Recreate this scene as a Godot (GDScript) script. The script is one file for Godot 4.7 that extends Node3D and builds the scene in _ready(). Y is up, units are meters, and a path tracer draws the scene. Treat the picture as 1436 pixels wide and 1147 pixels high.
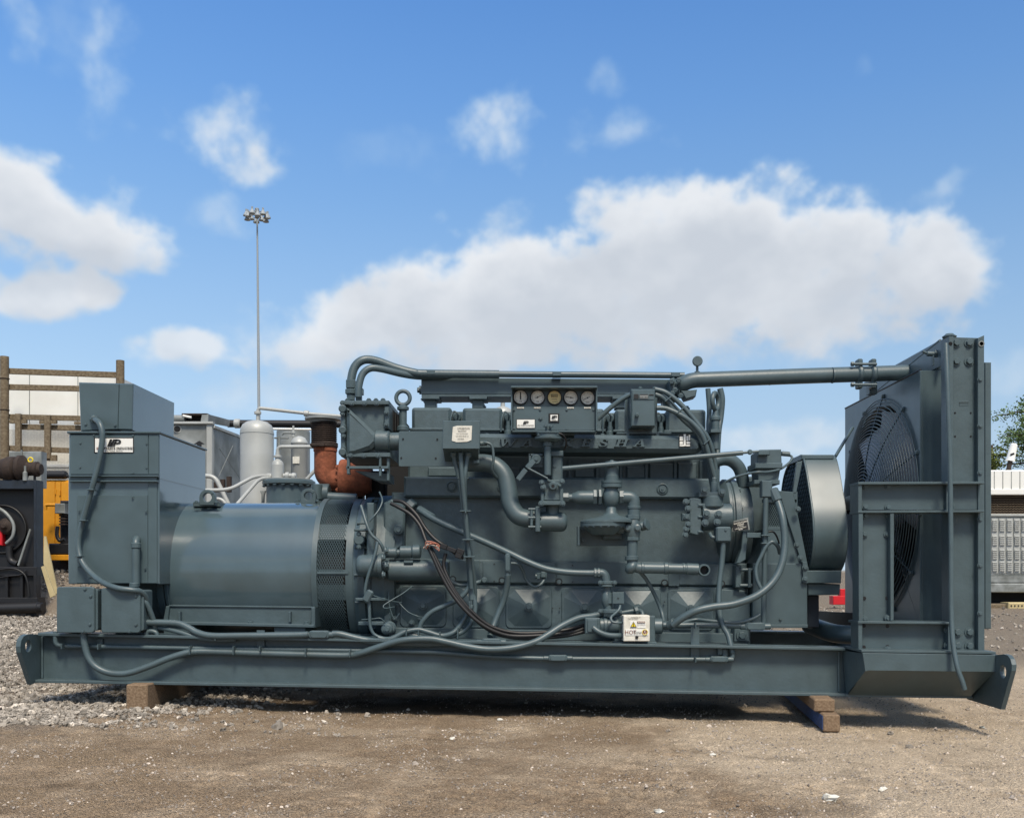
extends Node3D
# A skid-mounted diesel generator set standing on timbers in a gravel yard under a blue sky with cumulus.

# ---------------------------------------------------------------- mesh building
class G:
	var v := PackedVector3Array()
	var n := PackedVector3Array()
	var col := PackedColorArray()
	var ix := PackedInt32Array()

	func tri(a: Vector3, b: Vector3, c: Vector3) -> void:      # counter-clockwise seen from outside
		var m := (b - a).cross(c - a).normalized()
		var s := v.size()
		v.append(a); v.append(b); v.append(c)
		n.append(m); n.append(m); n.append(m)
		ix.append(s); ix.append(s + 2); ix.append(s + 1)

	func quad(a: Vector3, b: Vector3, c: Vector3, d: Vector3) -> void:
		var m := (c - a).cross(d - b).normalized()
		quadn(a, b, c, d, m, m, m, m)

	func quadn(a: Vector3, b: Vector3, c: Vector3, d: Vector3, na: Vector3, nb: Vector3, nc: Vector3, nd: Vector3) -> void:
		var s := v.size()
		v.append(a); v.append(b); v.append(c); v.append(d)
		n.append(na); n.append(nb); n.append(nc); n.append(nd)
		ix.append(s); ix.append(s + 2); ix.append(s + 1)
		ix.append(s); ix.append(s + 3); ix.append(s + 2)

	func move(o: Vector3) -> G:
		for i in v.size():
			v[i] += o
		return self

	func turn(b: Basis, about: Vector3) -> G:
		for i in v.size():
			v[i] = about + b * (v[i] - about)
			n[i] = b * n[i]
		return self

	func box(c: Vector3, s: Vector3, bev := 0.004, b := Basis.IDENTITY) -> G:
		var h := s * 0.5
		bev = minf(bev, minf(h.x, minf(h.y, h.z)) * 0.6)
		var start := v.size()
		for ax in 3:
			for sg in [-1.0, 1.0]:
				var u := (ax + 1) % 3
				var w := (ax + 2) % 3
				var q: Array[Vector3] = []
				for k in [[-1, -1], [1, -1], [1, 1], [-1, 1]]:
					var p := Vector3.ZERO
					p[ax] = sg * h[ax]; p[u] = k[0] * (h[u] - bev); p[w] = k[1] * (h[w] - bev)
					q.append(p)
				if sg > 0: quad(q[0], q[1], q[2], q[3])
				else: quad(q[3], q[2], q[1], q[0])
		if bev > 0.0:
			for ax in 3:
				var u := (ax + 1) % 3
				var w := (ax + 2) % 3
				for su in [-1.0, 1.0]:
					for sw in [-1.0, 1.0]:
						var q: Array[Vector3] = []
						for k in [[-1, 0], [1, 0], [1, 1], [-1, 1]]:
							var p := Vector3.ZERO
							p[ax] = k[0] * (h[ax] - bev)
							p[u] = su * (h[u] - (bev if k[1] == 1 else 0.0))
							p[w] = sw * (h[w] - (0.0 if k[1] == 1 else bev))
							q.append(p)
						if su * sw > 0: quad(q[0], q[1], q[2], q[3])
						else: quad(q[3], q[2], q[1], q[0])
						if (n[n.size() - 1][u] * su + n[n.size() - 1][w] * sw) < 0:
							flip_last_quad()
			for sx in [-1.0, 1.0]:
				for sy in [-1.0, 1.0]:
					for sz in [-1.0, 1.0]:
						var a := Vector3(sx * h.x, sy * (h.y - bev), sz * (h.z - bev))
						var e := Vector3(sx * (h.x - bev), sy * h.y, sz * (h.z - bev))
						var f := Vector3(sx * (h.x - bev), sy * (h.y - bev), sz * h.z)
						if sx * sy * sz > 0: tri(a, e, f)
						else: tri(a, f, e)
		for i in range(start, v.size()):
			v[i] = c + b * v[i]
			n[i] = b * n[i]
		return self

	func flip_last_quad() -> void:
		var s := v.size() - 4
		for i in 4: n[s + i] = -n[s + i]
		var k := ix.size() - 6
		for j in [0, 3]:
			var t := ix[k + j + 1]
			ix[k + j + 1] = ix[k + j + 2]
			ix[k + j + 2] = t

	static func side(axis: Vector3) -> Vector3:
		var r := Vector3.UP if absf(axis.y) < 0.9 else Vector3.RIGHT
		return r.cross(axis).normalized()

	func tube(p: PackedVector3Array, r: float, sides := 10, r1 := -1.0, caps := true) -> G:
		if p.size() < 2: return self
		if r1 < 0: r1 = r
		var t := (p[1] - p[0]).normalized()
		var u := side(t)
		var last: PackedVector3Array
		var lastn: PackedVector3Array
		for i in p.size():
			var t2 := t
			if i > 0 and i < p.size() - 1: t2 = (p[i + 1] - p[i - 1]).normalized()
			elif i > 0: t2 = (p[i] - p[i - 1]).normalized()
			u = (u - t2 * u.dot(t2)).normalized()
			var w := t2.cross(u)
			t = t2
			var rr := lerpf(r, r1, float(i) / (p.size() - 1))
			var ring := PackedVector3Array()
			var rn := PackedVector3Array()
			for j in sides + 1:
				var a := TAU * j / sides
				var d := u * cos(a) + w * sin(a)
				ring.append(p[i] + d * rr); rn.append(d)
			if i > 0:
				for j in sides:
					quadn(last[j], last[j + 1], ring[j + 1], ring[j], lastn[j], lastn[j + 1], rn[j + 1], rn[j])
			if caps and (i == 0 or i == p.size() - 1):
				for j in sides:
					if i == 0: tri(p[i], ring[j + 1], ring[j])
					else: tri(p[i], ring[j], ring[j + 1])
			last = ring
			lastn = rn
		return self

	# profile: Vector2(radius, height along axis), heights rising for an outer surface
	func lathe(o: Vector3, axis: Vector3, prof: Array, sides := 24, flat := false, smooth := false, phase := 0.0, closed := true) -> G:
		axis = axis.normalized()
		var u := side(axis)
		var w := axis.cross(u)
		var pr := prof.duplicate()
		if closed:
			if pr[0].x > 0.0: pr.push_front(Vector2(0, pr[0].y))
			if pr[-1].x > 0.0: pr.push_back(Vector2(0, pr[-1].y))
		var segn: Array[Vector2] = []
		for i in pr.size() - 1:
			var e: Vector2 = pr[i + 1] - pr[i]
			segn.append(Vector2(e.y, -e.x).normalized())
		for i in pr.size() - 1:
			if (pr[i + 1] - pr[i]).length() < 1e-7: continue
			var n0 := segn[i]
			var n1 := segn[i]
			if smooth:
				if i > 0 and segn[i - 1].dot(segn[i]) > 0.6: n0 = (segn[i - 1] + segn[i]).normalized()
				if i < segn.size() - 1 and segn[i + 1].dot(segn[i]) > 0.6: n1 = (segn[i + 1] + segn[i]).normalized()
			for j in sides:
				var a0 := phase + TAU * j / sides
				var a1 := phase + TAU * (j + 1) / sides
				var d0 := u * cos(a0) + w * sin(a0)
				var d1 := u * cos(a1) + w * sin(a1)
				var m0 := d0
				var m1 := d1
				if flat:
					m0 = (d0 + d1).normalized(); m1 = m0
				var A: Vector3 = o + axis * pr[i].y + d0 * pr[i].x
				var B: Vector3 = o + axis * pr[i].y + d1 * pr[i].x
				var C: Vector3 = o + axis * pr[i + 1].y + d1 * pr[i + 1].x
				var D: Vector3 = o + axis * pr[i + 1].y + d0 * pr[i + 1].x
				quadn(A, B, C, D, m0 * n0.x + axis * n0.y, m1 * n0.x + axis * n0.y, m1 * n1.x + axis * n1.y, m0 * n1.x + axis * n1.y)
		return self

	func cyl(a: Vector3, b: Vector3, r: float, sides := 20, ch := 0.0, flat := false) -> G:
		var l := a.distance_to(b)
		ch = minf(ch, minf(r, l) * 0.4)
		if ch > 0: return lathe(a, b - a, [Vector2(r - ch, 0), Vector2(r, ch), Vector2(r, l - ch), Vector2(r - ch, l)], sides, flat)
		return lathe(a, b - a, [Vector2(r, 0), Vector2(r, l)], sides, flat)

	# a polygon in the xy plane of xf, its face towards +z of xf, thickened backwards
	func extrude(poly: PackedVector2Array, xf: Transform3D, depth: float, bev := 0.0) -> G:
		var p := poly.duplicate()
		if Geometry2D.is_polygon_clockwise(p): p.reverse()      # note: y up, so counter-clockwise from +z
		var k := p.size()
		var ins := PackedVector2Array()
		for i in k:
			var a := (p[i] - p[(i + k - 1) % k]).normalized()
			var b := (p[(i + 1) % k] - p[i]).normalized()
			var na := Vector2(-a.y, a.x)
			var nb := Vector2(-b.y, b.x)
			var m := na + nb
			var q := 1.0 + na.dot(nb)
			ins.append(p[i] + (m / maxf(q, 0.35)) * bev)
		var tr := Geometry2D.triangulate_polygon(ins)
		if tr.is_empty(): tr = Geometry2D.triangulate_polygon(p)
		var z := xf.basis.z.normalized()
		for i in range(0, tr.size(), 3):
			var q: Array[Vector3] = []
			var bk: Array[Vector3] = []
			for j in 3:
				q.append(xf * Vector3(ins[tr[i + j]].x, ins[tr[i + j]].y, 0))
				bk.append(xf * Vector3(p[tr[i + j]].x, p[tr[i + j]].y, -depth))
			if (q[1] - q[0]).cross(q[2] - q[0]).dot(z) > 0:
				tri(q[0], q[1], q[2]); tri(bk[0], bk[2], bk[1])
			else:
				tri(q[0], q[2], q[1]); tri(bk[0], bk[1], bk[2])
		for i in k:
			var j := (i + 1) % k
			var e: Vector3 = xf * Vector3(p[i].x, p[i].y, -bev)
			var f: Vector3 = xf * Vector3(p[j].x, p[j].y, -bev)
			quad(xf * Vector3(p[i].x, p[i].y, -depth), xf * Vector3(p[j].x, p[j].y, -depth), f, e)
			if bev > 0.0:
				quad(e, f, xf * Vector3(ins[j].x, ins[j].y, 0), xf * Vector3(ins[i].x, ins[i].y, 0))
		return self

	func mesh() -> ArrayMesh:
		var a := []
		a.resize(Mesh.ARRAY_MAX)
		a[Mesh.ARRAY_VERTEX] = v
		a[Mesh.ARRAY_NORMAL] = n
		if col.size() == v.size(): a[Mesh.ARRAY_COLOR] = col
		a[Mesh.ARRAY_INDEX] = ix
		var m := ArrayMesh.new()
		m.add_surface_from_arrays(Mesh.PRIMITIVE_TRIANGLES, a)
		return m

# ---------------------------------------------------------------- measuring: a bearing in the survey photograph and a distance give a point in metres
const LENS := 1400.0
static func at(x: float, y: float, d: float) -> Vector3:
	return Vector3((x - 741.0) * d / LENS, 0.8 - (y - 800.0) * d / LENS, -d)

static func px(r: float, d: float) -> float:
	return r * d / LENS

static func pts(a: Array) -> PackedVector3Array:
	var o := PackedVector3Array()
	for p in a: o.append(at(p[0], p[1], p[2]))
	return o

static func flow(p: PackedVector3Array, k := 6) -> PackedVector3Array:         # a smooth line through points
	var o := PackedVector3Array()
	var m := p.size()
	for i in m - 1:
		var a := p[maxi(i - 1, 0)]
		var d := p[mini(i + 2, m - 1)]
		for j in k:
			o.append(p[i].cubic_interpolate(p[i + 1], a, d, float(j) / k))
	o.append(p[m - 1])
	return o

static func fillet(p: PackedVector3Array, r: float, k := 6) -> PackedVector3Array:   # straight runs with rounded corners
	var o := PackedVector3Array()
	o.append(p[0])
	for i in range(1, p.size() - 1):
		var a := p[i - 1] - p[i]
		var b := p[i + 1] - p[i]
		var q := minf(r, minf(a.length(), b.length()) * 0.48)
		var s := p[i] + a.normalized() * q
		var e := p[i] + b.normalized() * q
		for j in k + 1:
			var t := float(j) / k
			o.append(s.lerp(p[i], t).lerp(p[i].lerp(e, t), t))
	o.append(p[p.size() - 1])
	return o

static func plane(a: Array, d: float) -> PackedVector2Array:
	var o := PackedVector2Array()
	for p in a:
		var q := at(p[0], p[1], d)
		o.append(Vector2(q.x, q.y))
	return o

static func rrect(x0: float, y0: float, x1: float, y1: float, r: float, k := 4) -> Array:
	var o := []
	for c in [[x1 - r, y0 + r, -90.0], [x1 - r, y1 - r, 0.0], [x0 + r, y1 - r, 90.0], [x0 + r, y0 + r, 180.0]]:
		for j in k + 1:
			var a := deg_to_rad(c[2] + 90.0 * j / k)
			o.append([c[0] + r * cos(a), c[1] + r * sin(a)])
	return o

static func disc(x: float, y: float, r: float, k := 20) -> Array:
	var o := []
	for j in k: o.append([x + r * cos(TAU * j / k), y + r * sin(TAU * j / k)])
	return o

# ---------------------------------------------------------------- scene tree
var taken := {}
func numbered(called: String) -> String:
	var k: int = taken.get(called, -1) + 1
	taken[called] = k
	return called if k == 0 else "%s_%03d" % [called, k]

func whereis(o: Node) -> Vector3:
	var p := Vector3.ZERO
	while o != self and o != null:
		p += (o as Node3D).position
		o = o.get_parent()
	return p

func tag(o: Node, label := "", category := "", group := "", kind := "") -> Node:
	if label: o.set_meta("label", label)
	if category: o.set_meta("category", category)
	if group: o.set_meta("group", group)
	if kind: o.set_meta("kind", kind)
	return o

func thing(called: String, label: String, category: String, where: Vector3, group := "") -> Node3D:
	var o := Node3D.new()
	o.name = numbered(called)
	add_child(o)
	o.position = where
	tag(o, label, category, group)
	return o

func node(called: String, parent: Node, where: Vector3) -> Node3D:
	var o := Node3D.new()
	o.name = called
	parent.add_child(o, true)
	o.position = where - whereis(parent)
	return o

func put(called: String, g: G, mat: Material, parent: Node) -> MeshInstance3D:
	var lo := g.v[0]
	var hi := g.v[0]
	for p in g.v:
		lo = lo.min(p); hi = hi.max(p)
	var c := (lo + hi) * 0.5
	g.move(-c)
	var o := MeshInstance3D.new()
	o.mesh = g.mesh()
	o.mesh.surface_set_material(0, mat)
	o.name = called if parent != self else numbered(called)
	parent.add_child(o, true)
	o.position = c - (whereis(parent) if parent != self else Vector3.ZERO)
	return o

func place(called: String, m: Mesh, parent: Node, where: Vector3, b := Basis.IDENTITY) -> MeshInstance3D:
	var o := MeshInstance3D.new()
	o.mesh = m
	o.name = called
	parent.add_child(o, true)
	o.position = where - whereis(parent)
	o.basis = b
	return o

# a flat-fronted piece facing the camera side: outline in bearings, at distance d, so many metres thick
func slab(called: String, poly: Array, d: float, thick: float, mat: Material, parent: Node, bev := 0.003) -> MeshInstance3D:
	var g := G.new()
	g.extrude(plane(poly, d), Transform3D(Basis.IDENTITY, Vector3(0, 0, -d)), thick, bev)
	return put(called, g, mat, parent)

func rect(called: String, x0: float, y0: float, x1: float, y1: float, d: float, thick: float, mat: Material, parent: Node, bev := 0.003) -> MeshInstance3D:
	return slab(called, [[x0, y0], [x1, y0], [x1, y1], [x0, y1]], d, thick, mat, parent, bev)

static func addrect(g: G, x0: float, y0: float, x1: float, y1: float, d: float, thick: float, bev := 0.003) -> G:
	return g.extrude(plane([[x0, y0], [x1, y0], [x1, y1], [x0, y1]], d), Transform3D(Basis.IDENTITY, Vector3(0, 0, -d)), thick, bev)

static func addpoly(g: G, poly: Array, d: float, thick: float, bev := 0.003) -> G:
	return g.extrude(plane(poly, d), Transform3D(Basis.IDENTITY, Vector3(0, 0, -d)), thick, bev)

func hose(called: String, p: Array, r: float, mat: Material, parent: Node, sides := 10) -> MeshInstance3D:   # r in metres
	return put(called, G.new().tube(flow(pts(p)), r, sides), mat, parent)

func pipe(called: String, p: Array, r: float, bend: float, mat: Material, parent: Node, sides := 14) -> MeshInstance3D:
	return put(called, G.new().tube(fillet(pts(p), bend), r, sides), mat, parent)

var bolt_mesh := {}
func bolt(parent: Node, where: Vector3, r := 0.011, towards := Vector3(0, 0, 1), mat: Material = null, called := "bolt") -> void:
	var m: Material = mat if mat else M.paint
	var key := "%.4f %s" % [r, m.resource_name]
	if not bolt_mesh.has(key):
		var g := G.new()
		g.lathe(Vector3.ZERO, Vector3(0, 0, 1), [Vector2(r * 1.45, -r * 0.3), Vector2(r * 1.45, r * 0.22)], 12)
		g.lathe(Vector3.ZERO, Vector3(0, 0, 1), [Vector2(r, r * 0.2), Vector2(r, r * 0.8), Vector2(r * 0.85, r * 0.95)], 6, true)
		var am := g.mesh()
		am.surface_set_material(0, m)
		bolt_mesh[key] = am
	var b := Basis.IDENTITY
	if towards != Vector3(0, 0, 1):
		b = Basis(Quaternion(Vector3(0, 0, 1), towards.normalized()))
	b = b * Basis(Vector3(0, 0, 1), fposmod(where.x * 37.0 + where.y * 91.0, TAU))
	place(called, bolt_mesh[key], parent, where, b)

func bolts(parent: Node, l: Array, d: float, r := 0.011) -> void:
	for p in l: bolt(parent, at(p[0], p[1], d), r)

func words(called: String, text: String, size: float, x: float, y: float, d: float, mat: Material, parent: Node, deep := 0.0006, slant := 0.0, font := "Droid Sans", wide := 1.0, bold := false) -> MeshInstance3D:
	var t := TextMesh.new()
	var f := SystemFont.new()
	f.font_names = PackedStringArray([font])
	if bold: f.font_weight = 700
	t.font = f
	t.text = text
	t.font_size = 48
	t.pixel_size = size / 48.0 * 1.38
	t.depth = deep
	t.curve_step = 2.0
	t.material = mat
	var o := MeshInstance3D.new()
	o.mesh = t
	o.name = called
	parent.add_child(o, true)
	o.position = at(x, y, d) - whereis(parent)
	o.basis = Basis(Vector3(wide, 0, 0), Vector3(slant, 1, 0), Vector3(0, 0, 1))
	return o

# ---------------------------------------------------------------- materials
class Mats:
	var paint: StandardMaterial3D
	var cast: StandardMaterial3D
	var sheet: StandardMaterial3D
	var steel: StandardMaterial3D
	var gloss: StandardMaterial3D
	var mast: StandardMaterial3D
	var dark: StandardMaterial3D
	var rubber: StandardMaterial3D
	var rust: StandardMaterial3D
	var burnt: StandardMaterial3D
	var white: StandardMaterial3D
	var black: StandardMaterial3D
	var cream: StandardMaterial3D
	var copper: StandardMaterial3D
	var silver: StandardMaterial3D
	var galv: StandardMaterial3D
	var panel: StandardMaterial3D
	var wood: StandardMaterial3D
	var timber: StandardMaterial3D
	var blue: StandardMaterial3D
	var yellow: StandardMaterial3D
	var navy: StandardMaterial3D
	var red: StandardMaterial3D
	var bark: StandardMaterial3D
	var leaf: StandardMaterial3D
	var amber: StandardMaterial3D
	var warn: StandardMaterial3D
	var brown: StandardMaterial3D
	var plywood: StandardMaterial3D
	var meshdark: StandardMaterial3D
	var fanblade: StandardMaterial3D
var M := Mats.new()

func noise(sd: int, f: float, oct := 4, type := FastNoiseLite.TYPE_SIMPLEX_SMOOTH) -> FastNoiseLite:
	var q := FastNoiseLite.new()
	q.seed = sd
	q.frequency = f
	q.noise_type = type
	q.fractal_octaves = oct
	q.fractal_type = FastNoiseLite.FRACTAL_FBM if oct > 1 else FastNoiseLite.FRACTAL_NONE
	return q

func grain(q: FastNoiseLite, size: int, lo: Color, hi: Color, contrast := 1.0) -> ImageTexture:   # a seamless two-tone noise picture
	var im := q.get_seamless_image(size, size)
	im.convert(Image.FORMAT_L8)
	var d := im.get_data()
	var o := PackedByteArray()
	o.resize(size * size * 3)
	var lut: Array[PackedByteArray] = []
	for k in 256:
		var c := lo.lerp(hi, clampf((k / 255.0 - 0.5) * contrast + 0.5, 0.0, 1.0))
		lut.append(PackedByteArray([int(c.r * 255), int(c.g * 255), int(c.b * 255)]))
	for i in d.size():
		var l := lut[d[i]]
		o[i * 3] = l[0]; o[i * 3 + 1] = l[1]; o[i * 3 + 2] = l[2]
	return ImageTexture.create_from_image(Image.create_from_data(size, size, false, Image.FORMAT_RGB8, o))

func bumps(q: FastNoiseLite, size: int, scale: float) -> ImageTexture:
	var im := q.get_seamless_image(size, size)
	im.convert(Image.FORMAT_RGBA8)
	im.bump_map_to_normal_map(scale)
	return ImageTexture.create_from_image(im)

func mat(called: String, c: Color, rough: float, metal := 0.0, tex: Texture2D = null, norm: Texture2D = null, tile := 1.0, nscale := 1.0) -> StandardMaterial3D:
	var m := StandardMaterial3D.new()
	m.resource_name = called
	m.albedo_color = c
	m.roughness = rough
	m.metallic = metal
	m.metallic_specular = 0.5
	if tex or norm:
		m.uv1_triplanar = true
		m.uv1_world_triplanar = true
		m.uv1_scale = Vector3.ONE * tile
	if tex: m.albedo_texture = tex
	if norm:
		m.normal_enabled = true
		m.normal_texture = norm
		m.normal_scale = nscale
	return m

const PAINT := Color(0.275, 0.340, 0.362)
func make_materials() -> void:
	var mottled := grain(noise(3, 0.006, 6), 512, Color(0.92, 0.918, 0.91), Color(1, 1, 1), 1.4)
	var sheen := grain(noise(9, 0.012, 6), 512, Color(0.90, 0.90, 0.90), Color(1, 1, 1), 1.3)
	var worn := grain(noise(4, 0.011, 6), 512, Color(0.62, 0.62, 0.60), Color(1, 1, 1))
	var peel := bumps(noise(5, 0.035, 2), 512, 3.0)
	var rough := bumps(noise(6, 0.028, 5), 512, 9.0)
	var wavy := bumps(noise(7, 0.006, 2), 256, 2.0)
	var streak := grain(noise(8, 0.02, 5), 512, Color(0.66, 0.62, 0.58), Color(1, 1, 1))
	M.paint = mat("paint", PAINT, 0.46, 0.0, mottled, peel, 2.0, 0.12)
	M.cast = mat("cast_paint", PAINT, 0.50, 0.0, mottled, rough, 5.0, 0.16)
	M.sheet = mat("sheet_paint", PAINT, 0.38, 0.0, mottled, wavy, 1.3, 0.08)
	M.gloss = mat("gloss_paint", PAINT * Color(1.03, 1.03, 1.04), 0.20, 0.0, mottled, wavy, 1.1, 0.05)
	M.mast = mat("mast_grey", Color(0.55, 0.58, 0.60), 0.5)
	M.steel = mat("steel_paint", PAINT * Color(0.97, 0.97, 0.97), 0.45, 0.0, mottled, peel, 1.7, 0.15)
	for m: StandardMaterial3D in [M.paint, M.cast, M.sheet, M.steel, M.gloss]:
		m.roughness_texture = sheen
		m.clearcoat_enabled = true
		m.clearcoat = 0.65 if m == M.gloss else 0.08
		m.clearcoat_roughness = 0.14 if m == M.gloss else 0.40
	M.dark = mat("dark", Color(0.05, 0.055, 0.06), 0.8)
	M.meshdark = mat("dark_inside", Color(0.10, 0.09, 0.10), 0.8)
	M.fanblade = mat("fan_blade", Color(0.66, 0.68, 0.70), 0.5)
	M.rubber = mat("rubber", Color(0.09, 0.09, 0.095), 0.5)
	M.rust = mat("rust", Color(0.60, 0.35, 0.25), 0.95, 0.0, worn, rough, 3.0, 0.5)
	M.burnt = mat("burnt_steel", Color(0.25, 0.20, 0.175), 0.8, 0.2, worn, rough, 4.0, 0.4)
	M.white = mat("white", Color(0.86, 0.86, 0.84), 0.45)
	M.black = mat("black", Color(0.07, 0.07, 0.08), 0.5)
	M.cream = mat("cream", Color(0.83, 0.82, 0.78), 0.5, 0.0, mottled, null, 6.0)
	M.copper = mat("copper", Color(0.75, 0.50, 0.42), 0.5, 0.3)
	M.silver = mat("silver_paint", Color(0.66, 0.67, 0.66), 0.45, 0.1, mottled, wavy, 0.8, 0.1)
	M.galv = mat("galvanised", Color(0.60, 0.62, 0.62), 0.5, 0.15, worn, null, 0.5)
	M.panel = mat("white_panel", Color(0.90, 0.91, 0.90), 0.6, 0.0, grain(noise(41, 0.01, 6), 256, Color(0.90, 0.89, 0.87), Color(1, 1, 1)), null, 0.25)
	M.wood = mat("weathered_wood", Color(0.50, 0.455, 0.375), 0.9, 0.0, streak, rough, 1.5, 0.4)
	M.timber = mat("timber", Color(0.56, 0.48, 0.39), 0.9, 0.0, streak, rough, 6.0, 0.4)
	M.blue = mat("blue_paint", Color(0.15, 0.31, 0.55), 0.7, 0.0, worn, rough, 5.0, 0.3)
	M.yellow = mat("yellow_paint", Color(0.80, 0.55, 0.10), 0.5, 0.0, mottled, null, 0.6)
	M.navy = mat("navy_paint", Color(0.13, 0.17, 0.22), 0.5, 0.0, worn, null, 0.8)
	M.red = mat("red_paint", Color(0.72, 0.05, 0.10), 0.5)
	M.bark = mat("bark", Color(0.30, 0.25, 0.20), 0.9)
	M.leaf = mat("leaf", Color(1, 1, 1), 0.6)
	M.leaf.vertex_color_use_as_albedo = true
	M.leaf.cull_mode = BaseMaterial3D.CULL_DISABLED
	M.leaf.backlight_enabled = true
	M.leaf.backlight = Color(0.12, 0.16, 0.04)
	M.amber = mat("amber_dial", Color(0.80, 0.72, 0.50), 0.4)
	M.warn = mat("warning_yellow", Color(0.85, 0.75, 0.12), 0.5)
	M.brown = mat("rust_brown", Color(0.42, 0.18, 0.10), 0.6)
	M.plywood = mat("plywood", Color(0.72, 0.66, 0.50), 0.85, 0.0, mottled, null, 0.8)

# ---------------------------------------------------------------- sky: air and fair-weather cumulus, by azimuth and height in degrees
const CLOUDS := [
	[10.9, 16.4, 13.4, 4.2, 1.00], [6.5, 18.1, 5.1, 3.5, 1.00], [9.9, 18.7, 4.8, 2.7, 1.00], [13.6, 18.4, 4.3, 2.9, 1.00], [17.8, 16.7, 4.1, 2.9, 1.00], [21.8, 15.7, 3.5, 3.0, 0.95],
	[22.8, 14.9, 2.6, 1.7, 0.90], [0.8, 15.9, 7.4, 3.5, 1.00], [-4.1, 15.0, 7.3, 3.2, 1.00], [-9.0, 13.2, 6.0, 2.3, 0.95], [-12.5, 12.0, 3.3, 1.4, 0.85], [16.3, 14.6, 9.0, 2.7, 0.95],
	[4.5, 14.4, 12.2, 3.3, 0.95], [11.3, 12.6, 8.3, 1.7, 0.60], [-2.1, 13.1, 9.4, 2.4, 0.90], [-7.4, 11.8, 7.6, 1.3, 0.60], [3.2, 11.9, 9.8, 1.1, 0.50], [-25.9, 17.5, 6.5, 2.6, 1.00],
	[-27.4, 18.2, 3.2, 2.7, 1.00], [-22.7, 16.7, 3.8, 1.6, 0.90], [-25.9, 14.0, 4.3, 1.3, 0.95], [-23.4, 14.3, 1.6, 1.0, 0.90], [-19.1, 11.9, 3.3, 1.2, 0.85], [-13.7, 12.9, 3.5, 1.6, 0.40],
	[-16.7, 22.6, 3.0, 2.4, 0.62], [-16.2, 21.4, 3.0, 1.2, 0.60], [-22.9, 24.0, 1.3, 3.0, 0.40], [-27.0, 25.8, 1.4, 1.5, 0.40], [-17.5, 19.0, 2.2, 1.3, 0.32], [-1.7, 23.8, 2.7, 1.8, 0.58],
	[5.1, 23.7, 2.8, 1.2, 0.42], [4.1, 26.4, 1.6, 1.0, 0.28], [-1.1, 18.4, 2.3, 1.7, 0.50], [14.0, 7.4, 10.4, 1.0, 0.50], [22.5, 19.3, 1.7, 1.0, 0.35], [18.7, 25.9, 0.9, 0.8, 0.12],
	[-7.4, 22.7, 3.6, 1.6, 0.10], [-14.5, 9.4, 6.5, 1.3, 0.30], [-24.8, 26.2, 2.7, 2.2, 0.16], [25.9, 10.2, 2.3, 1.3, 0.25], [-5.8, 9.7, 8.9, 1.6, 0.22]]
const SUN := Vector3(0.9, 6.0, 4.3)
var n_warp: FastNoiseLite
var n_edge: FastNoiseLite
var n_soft: FastNoiseLite
var n_wide: FastNoiseLite
var air: Array[Vector3] = []

func cloud_at(az: float, el: float, far: float) -> Vector2:    # (how much cloud stands here, how much of it lies higher up)
	var wx := n_warp.get_noise_2d(az, el * 1.3) * 1.0
	var wy := n_warp.get_noise_2d(az + 300.0, el * 1.3) * 0.7
	var x := az + wx
	var y := el + wy
	var best := 0.0
	var e := n_edge.get_noise_2d(az, el * 1.25)
	var wisp := n_edge.get_noise_2d(az * 2.3 + 90.0, el * 2.0)
	var above := 0.0
	for c in CLOUDS:
		var dx: float = (x - c[0]) / c[2]
		if absf(dx) > 1.5: continue
		var dy: float = (y - c[1]) / c[3]
		if absf(dy) > 2.2: continue
		var w: float = 1.0 - sqrt(dx * dx + dy * dy) + e * (0.5 if c[4] > 0.8 else 0.75)
		var a: float = smoothstep(-0.06, 0.85 if c[4] < 0.8 else 0.52, w) * c[4]
		if c[4] < 0.8: a *= clampf(0.85 + wisp * 0.9, 0.3, 1.15)
		best = best + a * (1.0 - best)
		var dy2: float = (y + 1.6 - c[1]) / c[3]
		if c[4] > 0.8:
			var w2: float = clampf(1.15 - sqrt(dx * dx + dy2 * dy2) + e * 0.3, 0.0, 1.0) * 0.75
			above = above + w2 * (1.0 - above)
	if far > 0.0:
		var p := Vector2(sin(deg_to_rad(az)), cos(deg_to_rad(az))) / (tan(deg_to_rad(maxf(el, 3.0))) + 0.22) * 30.0
		var w := n_wide.get_noise_2d(p.x, p.y) * 1.5 + 0.02
		var a := smoothstep(0.0, 0.4, w) * far
		best = best + a * (1.0 - best)
		above = maxf(above, a * 0.5)
	return Vector2(best, above)

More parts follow.
